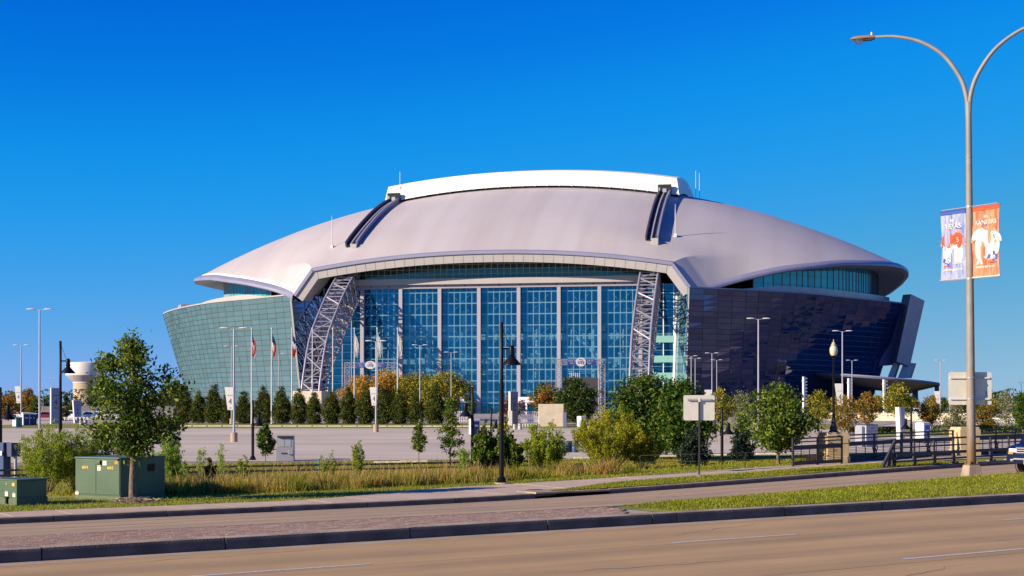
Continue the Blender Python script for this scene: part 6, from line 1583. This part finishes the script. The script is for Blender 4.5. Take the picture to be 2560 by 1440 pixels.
# ------------------------------------------------------------------ number pylons
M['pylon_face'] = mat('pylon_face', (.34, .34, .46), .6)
def pylon(lab, x0, x1, y0, y1, D, side, white=True, tap=0.0, text=True, turn=38):
    a, c = at(x0, y1, D), at(x1, y0, D); h = CAM_H+(HOR-y0)/F*D-LOT; w = (x1-x0)*D/F
    t = thing('number_pylon', lab, 'pylon', ((a.x+c.x)/2, D, LOT), R_(turn), 'free-standing number pylons'); ww = w/math.cos(R_(abs(turn)))*.92
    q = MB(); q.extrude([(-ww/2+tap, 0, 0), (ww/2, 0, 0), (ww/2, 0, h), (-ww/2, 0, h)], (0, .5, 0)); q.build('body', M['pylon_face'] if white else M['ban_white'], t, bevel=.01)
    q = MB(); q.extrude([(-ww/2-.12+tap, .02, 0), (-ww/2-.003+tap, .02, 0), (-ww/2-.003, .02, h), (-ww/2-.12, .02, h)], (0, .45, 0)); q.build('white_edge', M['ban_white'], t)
    if text:
        face_text('number', '4', h*.24, mat_ink, t, (0, -.004, h*.60), 0, .003, 0, .8); face_text('lettering', 'SILVER', h*.055, mat_ink, t, (0, -.004, h*.79), 0, .003)
        q = MB(); q.poly([(ww*.2*math.cos(a), -.004, h*.44+.08*math.sin(a)) for a in np.linspace(0, 2*PI, 14, endpoint=False)]); q.build('oval_mark', mat_ink, t)
    return t
pylon('shaded blue-grey number 4 pylon with lit white edge left of the black lamp', 131, 148, 970, 1059, 222, 1)
pylon('tapered shaded pylon left of the oak crown before the water tower', 186, 202, 1001, 1058, 228, 1, tap=.25)
pylon('blue-grey number 4 pylon beside the glass entrance', 1277, 1296, 979, 1062, 212, 1)
pylon('slanted white pylon with small box on the lawn before the pale wall', 2249, 2264, 1018, 1092, 118, 1, text=False, tap=.2, turn=30)
t = pylon('lower white post with black lettering in front of the entrance pylon', 1271, 1281, 1027, 1077, 205, 1, white=False, text=False, turn=0)
# white louvred masts near the right wall
for i, (px, y0, D, lab) in enumerate(((2012, 942, 330, 'white notched mast farthest left before the dark glass wall'), (2125, 946, 322, 'white notched mast between the lamp banner and the canopy'), (2213, 949, 314, 'white notched mast in front of the canopy'), (541, 960, 300, 'grey notched mast above the left evergreens'), (464, 966, 320, 'grey notched mast at the left end of the evergreens'))):
    p = lotpt(px, D); h = CAM_H+(HOR-y0)/F*D-LOT; t = thing('notched_mast', lab, 'mast', p, R_(25), 'notched masts round the stadium'); q = MB(); q.box((-.28, 0, h/2), (.5, .5, h)); q.build('mast', M['frame_white'] if i < 3 else M['grey_metal'], t)
    q = MB(); q.box((.12, .05, h/2), (.18, .4, h)); q.build('louvre_back', M['dark'], t)
    q = MB()
    for k in range(12): q.box((.32, 0, h-.4-k*.75), (.36, .5, .36))
    q.build('louvres', M['frame_white'] if i < 3 else M['grey_metal'], t); q = MB(); q.box((-.62, 0, h-1), (.22, .3, .3)); q.build('floodlight', M['white_metal'], t)

# ------------------------------------------------------------------ flagpoles with limp flags
def flagpole(px, lab):
    p = lotpt(px, 220); h = CAM_H+(HOR-823)/F*220-p.z; t = thing('flagpole', lab, 'flagpole', p, 0, 'flagpoles in a row')
    q = MB(); q.tube([(0, 0, 0), (0, 0, h)], [.13, .06], 10); q.build('pole', M['white_metal'], t, smooth=60); q = MB(); q.lathe([(0, -.14), (.10, -.10), (.14, 0), (.10, .10), (0, .14)], 10, (0, 0, h+.12), cap=False); q.build('finial', M['white_metal'], t, smooth=60); return p, h
def flag(px, lab, kind):
    p, h = FP[px]; t = thing('flag', lab, 'flag', p+Vector((.09, -.05, h-.75)), 0, 'limp flags on the flagpoles'); rr = random.Random(px); nu, nv = 13, 26
    # nu strips across the hoist, nv along the fly; the cloth hangs so the fly runs down
    P = [[(.02+.62*(i/nu)*(.55+.45*math.sin(PI*(j/nv)**.8))*(1 if j > 0 else .5), .09*math.sin(i*1.5+j*.18+px)*(j/nv)+.04*math.sin(i*2.7), -(i/nu)*.75*(1-j/nv)-3.6*(j/nv)+.15*math.sin(i*.9)) for i in range(nu+1)] for j in range(nv+1)]
    q = MB()
    for j in range(nv):
        for i in range(nu):
            if kind == 'us': mi = 2 if (i < 7 and j < 10) else (0 if i % 2 == 0 else 1)
            elif kind == 'texas': mi = 2 if j < 10 else (1 if i < 6 else 0)
            elif kind == 'mixed': mi = 2 if j < 9 else (0 if j > 15 else 1)
            else: mi = 1
            q.quad(P[j][i], P[j][i+1], P[j+1][i+1], P[j+1][i], mi)
    q.build('cloth', [M['flag_red'], M['ban_white'], M['flag_blue']], t, smooth=60, fix=False)
M['flag_red'] = mat('flag_red', (.62, .05, .04), .8); M['flag_blue'] = mat('flag_blue', (.03, .04, .16), .8)
FP = {}
for px, lab in ((629, 'white flagpole flying the limp striped flag, leftmost of the row'), (679, 'white flagpole flying the limp red, white and blue flag'), (730, 'white flagpole in front of the corner of the left glass wall'), (781, 'bare white flagpole before the foot of the left arch'), (832, 'bare white flagpole beside the left arch leg'), (886, 'white flagpole with white flag left of the number banner'), (943, 'white flagpole hidden close behind the middle car-park lamp'), (994, 'white flagpole with white flag, rightmost of the row')):
    FP[px] = flagpole(px, lab)
flag(629, 'limp flag with red and white stripes on the leftmost flagpole', 'us'); flag(679, 'limp blue, white and red flag on the second flagpole', 'texas'); flag(730, 'limp faded red and blue flag on the third flagpole', 'mixed')
flag(886, 'limp white flag left of the middle car-park lamp', 'white'); flag(943, 'limp white flag beside the middle car-park lamp', 'white'); flag(994, 'limp white flag on the rightmost flagpole', 'white')

# ------------------------------------------------------------------ lattice gates with screens on the plaza
def gate(lab, x0, x1, ytop, D, turn, scr):
    a, c = at(x0, ytop, D), at(x1, ytop, D); w = c.x-a.x; h = a.z-LOT; t = thing('screen_gate', lab, 'gate', ((a.x+c.x)/2, D, LOT), R_(turn), 'lattice gates with screens')
    w /= math.cos(R_(turn))
    def box_truss(p, r, d, nm):
        p, r = Vector(p), Vector(r); ax = (r-p).normalized(); u = Vector((0, 1, 0)); v = ax.cross(u).normalized(); n = max(2, round((r-p).length/d)); q = MB()
        cs = [u*(i*d/2)+v*(j*d/2) for i, j in ((-1, -1), (1, -1), (1, 1), (-1, 1))]
        for c_ in cs: q.bar(p+c_, r+c_, .13)
        for k in range(n):
            e0, e1 = p+(r-p)*k/n, p+(r-p)*(k+1)/n
            for i in range(4):
                m0, m1 = cs[i], cs[(i+1) % 4]; q.bar(e0+m0, e1+m1 if k % 2 else e1+m1, .09) if k % 2 else q.bar(e0+m1, e1+m0, .09); q.bar(e0+m0, e0+m1, .08)
        q.build(nm, M['galv'], t, fix=False)
    d = .95
    box_truss((-w/2+d/2, 0, 0), (-w/2+d/2, 0, h-d), d, 'lattice_leg'); box_truss((w/2-d/2, 0, 0), (w/2-d/2, 0, h-d), d, 'lattice_leg'); box_truss((-w/2, 0, h-d/2), (w/2, 0, h-d/2), d, 'lattice_beam')
    for sx_ in (-1, 1):
        q = MB(); q.box((sx_*w*.175, -.62, h-d/2), (w*.20, .12, .95)); q.build('name_board', M['gate_blue'] , t)
        face_text('lettering', 'MILLER LITE', .34, M['print_white'], t, (sx_*w*.175, -.69, h-d/2+.2), 0, .01, 0, .85); face_text('lettering', 'Plaza', .40, M['print_white'], t, (sx_*w*.175, -.69, h-d/2-.22), 0, .01)
    q = MB(); q.extrude([(1.12*math.cos(a)*w/10.8, -.80, h-d/2+.82*math.sin(a)) for a in np.linspace(0, 2*PI, 24, endpoint=False)], (0, .2, 0)); q.build('oval_sign', M['ban_white'], t)
    face_text('lettering', 'LITE', .72, M['gate_blue'], t, (0, -.82, h-d/2-.12), 0, .01, .02, .95, .15); face_text('lettering', 'MILLER', .26, M['flag_red'], t, (0, -.82, h-d/2+.42), 0, .01, .01, 1, .15)
    q = MB(); q.box((scr[0]*w, .1, scr[1]), (scr[2]*w, .5, scr[3])); q.build('screen', mat('screen_off', (.075, .068, .07), .6), t, bevel=.05)
    q = MB(); 
    for k in range(6): q.box((scr[0]*w-scr[2]*w*.3+k*.35, .1, scr[1]+scr[3]/2+.4), (.12, .3, .9))
    q.build('hangers', M['white_metal'], t)
M['gate_blue'] = mat('gate_blue', (.03, .06, .30), .5)
gate('white lattice gate with dark screen rising behind the golden trees', 862, 992, 907, 290, 0, (-.02, 4.2, .78, 6.0))
gate('white lattice gate with large black screen and oval sign behind the dark round tree', 1390, 1512, 899, 262, 4, (.0, 4.6, .72, 6.6))

# ------------------------------------------------------------------ portable toilets, bins, blocks
def toilet(lab, px, D, top, rz, col, body):
    p = lotpt(px, D); h = CAM_H+(HOR-top)/F*D-p.z; s = h/2.25; t = thing('portable_toilet', lab, 'portable toilet', p, rz, 'portable toilets'); t.scale = (s, s, s)
    q = MB(); q.box((0, 0, 1.02), (1.1, 1.15, 2.0)); q.build('cabin', body, t, bevel=.05); q = MB(); q.box((0, 0, .03), (1.18, 1.2, .14)); q.build('skid', M['dark'], t)
    q = MB(); q.box((.57, 0, 1.0), (.05, .86, 1.78)); q.build('door', col, t, bevel=.01); q = MB(); q.box((.60, -.02, 1.32), (.02, .5, .26)); q.build('door_label', M['ban_white'], t)
    q = MB(); q.extrude([(-.58, -.6, 1.98), (.60, -.6, 1.98), (.50, -.6, 2.16), (.2, -.6, 2.25), (-.2, -.6, 2.25), (-.50, -.6, 2.16)], (0, 1.2, 0)); q.build('roof_cap', M['white_metal'], t, bevel=.03)
    return t
M['wc_blue'] = mat('toilet_blue', (.02, .07, .42), .45); M['wc_navy'] = mat('toilet_navy', (.015, .03, .17), .45); M['wc_white'] = mat('toilet_side', (.60, .62, .68), .5)
toilet('white-sided portable toilet with bright blue door right of the leaning pylon', 2307, 118, 1055, R_(-52), M['wc_blue'], M['wc_white'])
toilet('white-sided portable toilet with navy door behind the black lamp in the middle', 1186, 145, 1047, R_(-58), M['wc_navy'], M['wc_white'])
toilet('white portable toilet left of the mustard bush', 1454, 176, 1040, R_(-50), M['wc_navy'], M['wc_white'])
toilet('nearest white-sided portable toilet of the group at the far left', 64, 205, 1031, R_(-55), M['wc_navy'], M['wc_white'])
toilet('second blue portable toilet of the group at the far left', 73, 207, 1032, R_(-55), M['wc_navy'], M['wc_navy'])
toilet('third blue portable toilet of the group at the far left, by the narrow tree', 82, 209, 1033, R_(-55), M['wc_navy'], M['wc_navy'])
def drum(lab, px, D, m_, top):
    p = lotpt(px, D); h = CAM_H+(HOR-top)/F*D-p.z; t = thing('trash_barrel', lab, 'trash barrel', p, 0, 'trash barrels on the car park'); r = h*.33
    q = MB(); q.lathe([(r*.97, 0), (r, h*.05), (r*.98, h*.33), (r*1.03, h*.35), (r*.98, h*.37), (r*.98, h*.63), (r*1.03, h*.65), (r*.98, h*.67), (r, h*.97)], 14); q.build('barrel', m_, t, smooth=40); q = MB(); q.lathe([(r*.9, h*.9), (r*1.05, h*.97), (r*1.02, h*1.02), (r*.8, h*1.03)], 14, cap=False); q.build('rim', M['iron'], t, smooth=40)
dm = mat('barrel_grey', (.42, .40, .44), .5, metal=.3); db = mat('barrel_blue', (.03, .06, .18), .5)
drum('grey trash barrel left of its pair before the pennants at the left', 203, 203, dm, 1050); drum('grey trash barrel right of its pair before the pennants at the left', 214, 203, dm, 1050)
drum('pale trash barrel behind the leaves right of the tallest black lamp', 1287, 175, dm, 1060); drum('steel trash barrel right of the lettered white post', 1300, 175, dm, 1058)
drum('dark blue trash barrel left of its pair beside the mustard bush', 1419, 96, db, 1103); drum('dark blue trash barrel right of its pair beside the mustard bush', 1437, 96, db, 1103)
drum('pale trash barrel on the lawn behind the bridge railing', 2360, 172, M['white_metal'], 1054)
# wheeled bins at far left
p = lotpt(43, 190); t = thing('waste_container', 'dark green and white waste container at the far left of the car park', 'waste container', p, R_(-40)); q = MB(); q.box((0, 0, .65), (1.0, .9, 1.2)); q.build('body', mat('container_teal', (.10, .26, .25), .6), t, bevel=.03); q = MB(); q.box((0, 0, 1.3), (1.06, .96, .1)); q.build('lid', M['dark'], t, bevel=.02); q = MB(); q.box((0, -.456, .65), (.8, .012, .9)); q.build('notice_panel', M['ban_white'], t)
p = gd(25, 1180); p = lotpt(30, 64); t = thing('equipment_box', 'dark blue equipment box behind the weeds at the left edge', 'equipment box', p, R_(-35)); q = MB(); q.box((0, 0, 1.25), (.6, .5, .62)); q.build('cabinet', mat('dull_navy', (.05, .06, .14), .5), t, bevel=.02); q = MB(); q.box((-.3, 0, .5), (.14, .14, 1.0)); q.box((.25, 0, .5), (.1, .1, 1.0)); q.build('legs', M['galv'], t)
p = lotpt(12, 64); t = thing('equipment_box', 'blue box with white labels cut by the left edge', 'equipment box', p, R_(-35)); q = MB(); q.box((0, 0, .8), (.34, .4, 1.55)); q.build('cabinet', mat('dull_blue', (.03, .06, .15), .5), t, bevel=.02); q = MB(); q.box((.05, -.256, 1.1), (.2, .01, .2)); q.build('label', M['ban_white'], t)
# beige block
p = lotpt(1378, 196); k = p.y/F; t = thing('ticket_booth', 'plain beige block booth with lower shaded annex before the dark round tree', 'booth', p, R_(0)); h = CAM_H+(HOR-1010)*k-LOT
q = MB(); q.box((0, 1.2, h/2), (62*k, 2.4, h)); q.build('block', M['beige'], t, bevel=.03); q = MB(); q.box((33*k, -.2, h*.32), (9*k, 2.6, h*.64)); q.build('annex', M['base_wall'], t, bevel=.03)
# pale retaining wall far right, with a white pickup behind it
a, c = lotpt(2062, 262), lotpt(2420, 250); q = MB(); q.prism([(a.x, a.y), (c.x, c.y), (c.x, c.y+.4), (a.x, a.y+.4)], LOT-.1, LOT+1.45); tag(q.build('retaining_wall', M['beige']), 'long low cream wall behind the autumn trees at the right', 'wall')
a, c = lotpt(1860, 240), lotpt(1990, 245); q = MB(); q.prism([(a.x, a.y), (c.x, c.y), (c.x, c.y+.4), (a.x, a.y+.4)], LOT-.1, LOT+2.0); tag(q.build('retaining_wall', mat('pale_wall', (.48, .44, .42), .8)), 'pale screen wall behind the thin grey-green tree', 'wall')
# white picket panels at the entrance
for x0, x1, D, lab in ((1303, 1345, 232, 'white picket fence panel right of the entrance pylon'), (1145, 1176, 238, 'white picket fence panel left of the glass entrance'), (640, 700, 233, 'white picket fence showing low between the evergreens under the flags')):
    a, c = lotpt(x0, D), lotpt(x1, D); t = thing('picket_fence', lab, 'fence', a); w = c.x-a.x; n = int(w/.28)
    for i in range(n+1): q = MB(); q.box((w*i/n, 0, .95), (.09, .06, 1.9)); q.build('picket', M['frame_white'], t)
    for z in (.35, 1.75): q = MB(); q.box((w/2, .05, z), (w, .05, .1)); q.build('rail', M['frame_white'], t)
# wheel stops
ws = thing('wheel_stop', 'cream wheel stop at the left end of the row on the car park edge', 'wheel stop', (0, 0, 0), 0, 'wheel stops along the car park'); q = MB(); q.extrude([(-.95, -.09, 0), (-.95, .09, 0), (-.95, .06, .14), (-.95, -.06, .14)], (1.9, 0, 0)); q.build('kerb_bar', mat('wheel_stop_cream', (.66, .60, .42), .8, var=.1, scale=3), ws, bevel=.01)
for i in range(21):
    px = 462+37.5*i; p = lotpt(px, 197.5-.11*i); lab = '%s cream wheel stop from the left along the car park edge' % (ORD[i] if i < 20 else 'last')
    if i == 0: ws.location = p; ws['label'] = lab
    else: dup(ws, p, 0, lab)
for px, py in ((970, 1159), (1035, 1157), (1466, 1148), (1680, 1142), (1792, 1139), (1920, 1137)):
    p = gd(px, py); p.z = LOT+.02; dup(ws, p, R_(8), {970: 'low cream wheel stop near the little stemmed tree, left one', 1035: 'cream wheel stop right beside the little stemmed tree', 1466: 'cream wheel stop half hidden by the mustard bush', 1680: 'pale wheel stop left of the dark pine under the sign', 1792: 'cream wheel stop by the foot of the black lamp right of the sign', 1920: 'cream wheel stop left of the forked green tree'}[px], scale=.8)
# pennant lines
def pennants(lab, x0, x1, D, y, n):
    a, c = at(x0, y, D), at(x1, y, D); t = thing('pennant_line', lab, 'pennants', a); L = (c-a).length
    q = MB(); q.tube([(0, 0, 0), (L, 0, 0)], .02, 4); q.build('cord', M['ban_white'], t)
    for i in range(n): x = L*(i+.5)/n; w = L/n*.34; q = MB(); q.extrude([(x-w, 0, -.02), (x+w, 0, -.02), (x, 0, -.55)], (0, .01, 0)); q.build('pennant', M['ban_white'], t)
    for x in (0, L): q = MB(); q.box((x, 0, (LOT-a.z)/2), (.07, .07, a.z-LOT)); q.build('stake', M['galv'], t)
pennants('line of white pennants on the far left of the car park by the white vehicle', 128, 300, 226, 1043, 18); pennants('line of white pennants around the beige booth', 1303, 1350, 190, 1060, 7); pennants('line of white pennants right of the beige booth', 1396, 1450, 186, 1071, 6)

# ------------------------------------------------------------------ vehicles
def car_body(L, W, H, kind):
    """profile swept across the width: rows of (x, z), roof narrower than the waist"""
    if kind == 'suv': lower = [(-L/2, .45), (-L/2, .95), (-L/2+.10, 1.02)]; 
    prof = {'suv': [(-.5, .22), (-.5, .50), (-.47, .58), (-.42, .86), (-.28, .99), (.30, 1.0), (.36, .60), (.48, .54), (.5, .42), (.5, .22)],
            'sedan': [(-.5, .25), (-.5, .55), (-.38, .64), (-.24, .96), (.06, 1.0), (.24, .64), (.46, .54), (.5, .42), (.5, .22)],
            'pickup': [(-.5, .25), (-.5, .58), (-.06, .60), (-.02, .98), (.16, 1.0), (.25, .62), (.46, .56), (.5, .42), (.5, .22)]}[kind]
    b = MB(); rows = []
    for y, zi, xi in ((-W/2, 0, 1), (-W/2, 0, 1), (-W*.42, 1, .985), (0, 1, 1), (W*.42, 1, .985), (W/2, 0, 1)): pass
    for y in (-W/2, -W/2+.12, 0, W/2-.12, W/2):
        r = []
        for x, z in prof:
            up = max(0, (z-.6)/.4); yy = y*(1-.20*up); zz = z*H; xx = x*L*(1-(.012 if abs(y) > W/2-.05 else 0)); r.append((xx, yy, zz))
        rows.append(r)
    b.grid(rows); b.poly(rows[0]); b.poly(list(reversed(rows[-1]))); b.quad(rows[0][0], rows[-1][0], rows[-1][-1], rows[0][-1]); return b, prof
def car(lab, loc, rz, kind, paint, L=4.8, W=1.9, H=1.6, cat='car', group='vehicles beyond the car park', detail=False, name='parked_car'):
    t = thing(name, lab, cat, loc, rz, group); b, prof = car_body(L, W, H, kind); b.build('body', paint, t, smooth=30, bevel=.02 if detail else 0)
    gm = M['car_glass']
    side = {'suv': [(-.44, .66), (-.40, .90), (-.27, .95), (.27, .95), (.34, .66)], 'sedan': [(-.33, .68), (-.22, .92), (.05, .95), (.2, .68)], 'pickup': [(-.01, .66), (.01, .93), (.15, .95), (.22, .66)]}[kind]
    for s in (-1, 1): q = MB(); q.extrude([(x*L, s*(W/2*(1-.2*max(0, (z-.6)/.4))+.004), z*H) for x, z in side], (0, -s*.02, 0)); q.build('side_window', gm, t)
    x0, x1 = {'suv': ((.352, .64), (.308, .96)), 'sedan': ((.228, .67), (.08, .96)), 'pickup': ((.24, .66), (.17, .96))}[kind]
    q = MB(); q.quad((x0[0]*L+.02, -W*.42, x0[1]*H), (x0[0]*L+.02, W*.42, x0[1]*H), (x1[0]*L+.03, W*.36, x1[1]*H), (x1[0]*L+.03, -W*.36, x1[1]*H)); q.build('windscreen', gm, t)
    for sx_ in (-.31, .31):
        for s in (-1, 1):
            wh = bpy.data.objects.new('wheel', None); COL.objects.link(wh); wh.parent = t; wh.location = (sx_*L, s*(W/2-.10), .36 if H > 1.7 else .33); wh.rotation_euler = (PI/2, 0, 0); r = .37 if H > 1.7 else .33
            q = MB(); q.lathe([(r*.6, -.12), (r*.93, -.12), (r, -.08), (r, .08), (r*.93, .12), (r*.6, .12)], 22, cap=False); q.build('tyre', M['tyre'], wh, smooth=40); q = MB(); q.lathe([(0, -.10), (r*.2, -.09), (r*.55, -.06), (r*.62, -.11), (r*.62, .11), (r*.55, .06), (r*.2, .09), (0, .10)], 18, cap=False); q.build('rim', M['galv'], wh, smooth=40)
    for s in (-1, 1):
        q = MB(); q.box((L/2-.03, s*W*.36, .47*H), (.08, .34, .14)); q.build('headlight', M['headlight'], t, bevel=.02); q = MB(); q.box((-L/2+.02, s*W*.42, .5*H), (.06, .2, .2)); q.build('tail_light', M['flag_red'], t)
    for x_ in (L/2, -L/2): q = MB(); q.box((x_, 0, .27*H), (.12, W*.96, .16)); q.build('bumper', M['dark'] if not detail else paint, t, bevel=.03)
    return t
M['car_glass'] = mat('car_glass', (.012, .016, .022), .05, spec=.8); M['headlight'] = mat('headlight_lens', (.75, .76, .76), .12, coat=1)
white = mat('car_white', (.78, .77, .75), .3, coat=.5)
car('white off-road vehicle parked beyond the pennants at the left', lotpt(174, 262), R_(175), 'suv', white, 4.7, 1.9, 1.85, 'car')
car('silver-white sedan parked under the brownish tree at the far left', lotpt(36, 285), R_(165), 'sedan', mat('car_silver', (.5, .5, .52), .3, coat=.5), 4.7, 1.85, 1.45)
car('dark blue car parked by the left edge', lotpt(8, 280), R_(170), 'sedan', mat('car_blue', (.03, .06, .14), .3, coat=.5), 4.6, 1.85, 1.45)
car('red car parked right of the tall lamp at the left', lotpt(109, 275), R_(200), 'sedan', mat('car_red', (.42, .05, .03), .3, coat=.5), 4.5, 1.85, 1.5)
for i, (px, D) in enumerate(((222, 268), (262, 272), (286, 266))): car(('white car behind the leaves at the lower left of the oak crown', 'white car seen through the lower middle of the oak crown', 'white car at the lower right of the oak crown')[i], lotpt(px, D), R_(170+8*i), ('sedan', 'suv', 'sedan')[i], white)
car('white pickup truck standing behind the long cream wall at the right', lotpt(2295, 275)+Vector((0, 0, .15)), R_(178), 'pickup', white, 5.3, 1.95, 2.1, 'truck', name='parked_pickup')
car('white car beyond the orange-brown tree near the right edge', lotpt(2500, 215), R_(160), 'sedan', white, 4.7, 1.85, 1.5)
# the dark blue car entering from the right
navy = mat('car_navy', (.004, .007, .035), .3, metal=.1, coat=.6)
sC, tC = 27.3, 9.9
pc = ST(sC+2.5, tC-1.0); pc.z = zroad(sC+2.5, tC-1)
suv = car('dark blue off-road car driving in at the right edge, headlight and front wheel visible', pc, TH+PI, 'suv', navy, 5.0, 2.0, 1.85, 'car', None, True, 'moving_car')
q = MB()
for z in (.80, .88, .96): q.box((2.51, 0, z), (.04, 1.15, .035))
q.box((2.49, 0, .88), (.03, 1.2, .26), 1); q.build('grille', [M['galv'], M['dark']], suv)
q = MB(); q.box((2.54, 0, .58), (.05, 1.3, .05)); q.build('chrome_strip', M['galv'], suv); q = MB(); q.box((2.56, 0, .47), (.02, .42, .14)); q.build('number_plate', M['ban_white'], suv)
for s in (-1, 1):
    q = MB(); q.box((1.35, s*1.08, 1.18), (.12, .22, .17)); q.bar((1.35, s*.95, 1.12), (1.35, s*1.05, 1.15), .05); q.build('mirror', M['black'], suv, bevel=.03)
    q = MB(); q.box((2.50, s*.80, .78), (.07, .20, .09)); q.build('indicator_lens', mat('amber', (.75, .28, .03), .2, coat=1), suv, bevel=.02)
    q = MB(); q.box((2.53, s*.72, .52), (.06, .16, .10)); q.build('fog_light', M['headlight'], suv, bevel=.02)
    q = MB(); q.lathe([(.46, -.02), (.46, .02), (.40, .03)], 20, cap=False); o = q.build('wheel_arch', M['dark'], suv); o.location = (.31*5, s*1.0, .40); o.rotation_euler = (PI/2, 0, 0)

# ------------------------------------------------------------------ water tower
D = 1400; p = lotpt(215, D); wt = thing('water_tower', 'white and tan water tower with a star behind the oak', 'water tower', Vector((p.x, D, LOT))); k = D/F
Z = lambda y: CAM_H+(HOR-y)*k-LOT
q = MB(); q.lathe([(31*k, 0), (31*k, Z(958))], 40); q.build('column', mat('tower_tan', (.46, .36, .25), .8, var=.06, scale=.05), wt, smooth=40)
q = MB(); q.lathe([(31*k, Z(957.5)), (32.2*k, Z(957.5)), (32.2*k, Z(955.5)), (31*k, Z(955))], 40, cap=False); q.build('ring', M['white_metal'], wt, smooth=40)
q = MB(); q.lathe([(31*k, Z(955.5)), (48*k, Z(940)), (49*k, Z(938))], 40, cap=False); q.build('bowl', mat('tower_grey', (.46, .42, .44), .6), wt, smooth=40)
q = MB(); q.lathe([(49*k, Z(938.5)), (49*k, Z(910)), (47*k, Z(907)), (20*k, Z(904.5)), (0, Z(904))], 40, cap=False); q.build('tank', mat('tower_white', (.70, .66, .62), .6), wt, smooth=40)
q = MB(); cx_, cz_ = -32*k, Z(929); rs = 6.5*k; ang = math.asin(min(1, 32/49))
pts = []
for i in range(10):
    a = PI/2+i*PI/5; r = rs if i % 2 == 0 else rs*.4; xx = cx_+r*math.cos(a)*.8; pts.append((xx, -math.sqrt(max(0, (49.3*k)**2-xx*xx)), cz_+r*math.sin(a)))
c_ = (cx_, -math.sqrt((49.3*k)**2-cx_**2), cz_)
for i in range(10): q.add([c_, pts[i], pts[(i+1) % 10]], [(0, 1, 2)])
q.build('star_emblem', mat('star_blue', (.22, .22, .36), .6), wt, fix=False)
# low white buildings far right
for px, w, y0, D, lab in ((2545, 30, 1034, 230, 'low white building at the right edge'), (2490, 26, 1018, 420, 'small far building with a reddish sign at the right'),):
    p = lotpt(px, D); h = CAM_H+(HOR-y0)/F*D-LOT; t = thing('low_building', lab, 'building', p); q = MB(); q.box((0, 2, h/2), (w*D/F, 4, h)); q.build('wall', M['beige'] if D < 300 else M['white_metal'], t)
    q = MB()
    for i in range(3): q.box((-w*D/F*.3+i*w*D/F*.3, -.02, h*.45), (w*D/F*.12, .08, h*.5))
    q.build('windows', M['car_glass'], t); q = MB(); q.box((0, 2, h+.06), (w*D/F+.3, 4.3, .14)); q.build('roof', M['frame_grey'], t)
# scrap of litter on the median
p = gd(2519, 1204); p.z += .12; q = MB(); q.box((0, 0, .02), (.10, .06, .05)); tag(q.build('litter_scrap', M['print_sky'], loc=p, bevel=.01), 'pale blue scrap of litter lying in the median grass', 'litter')
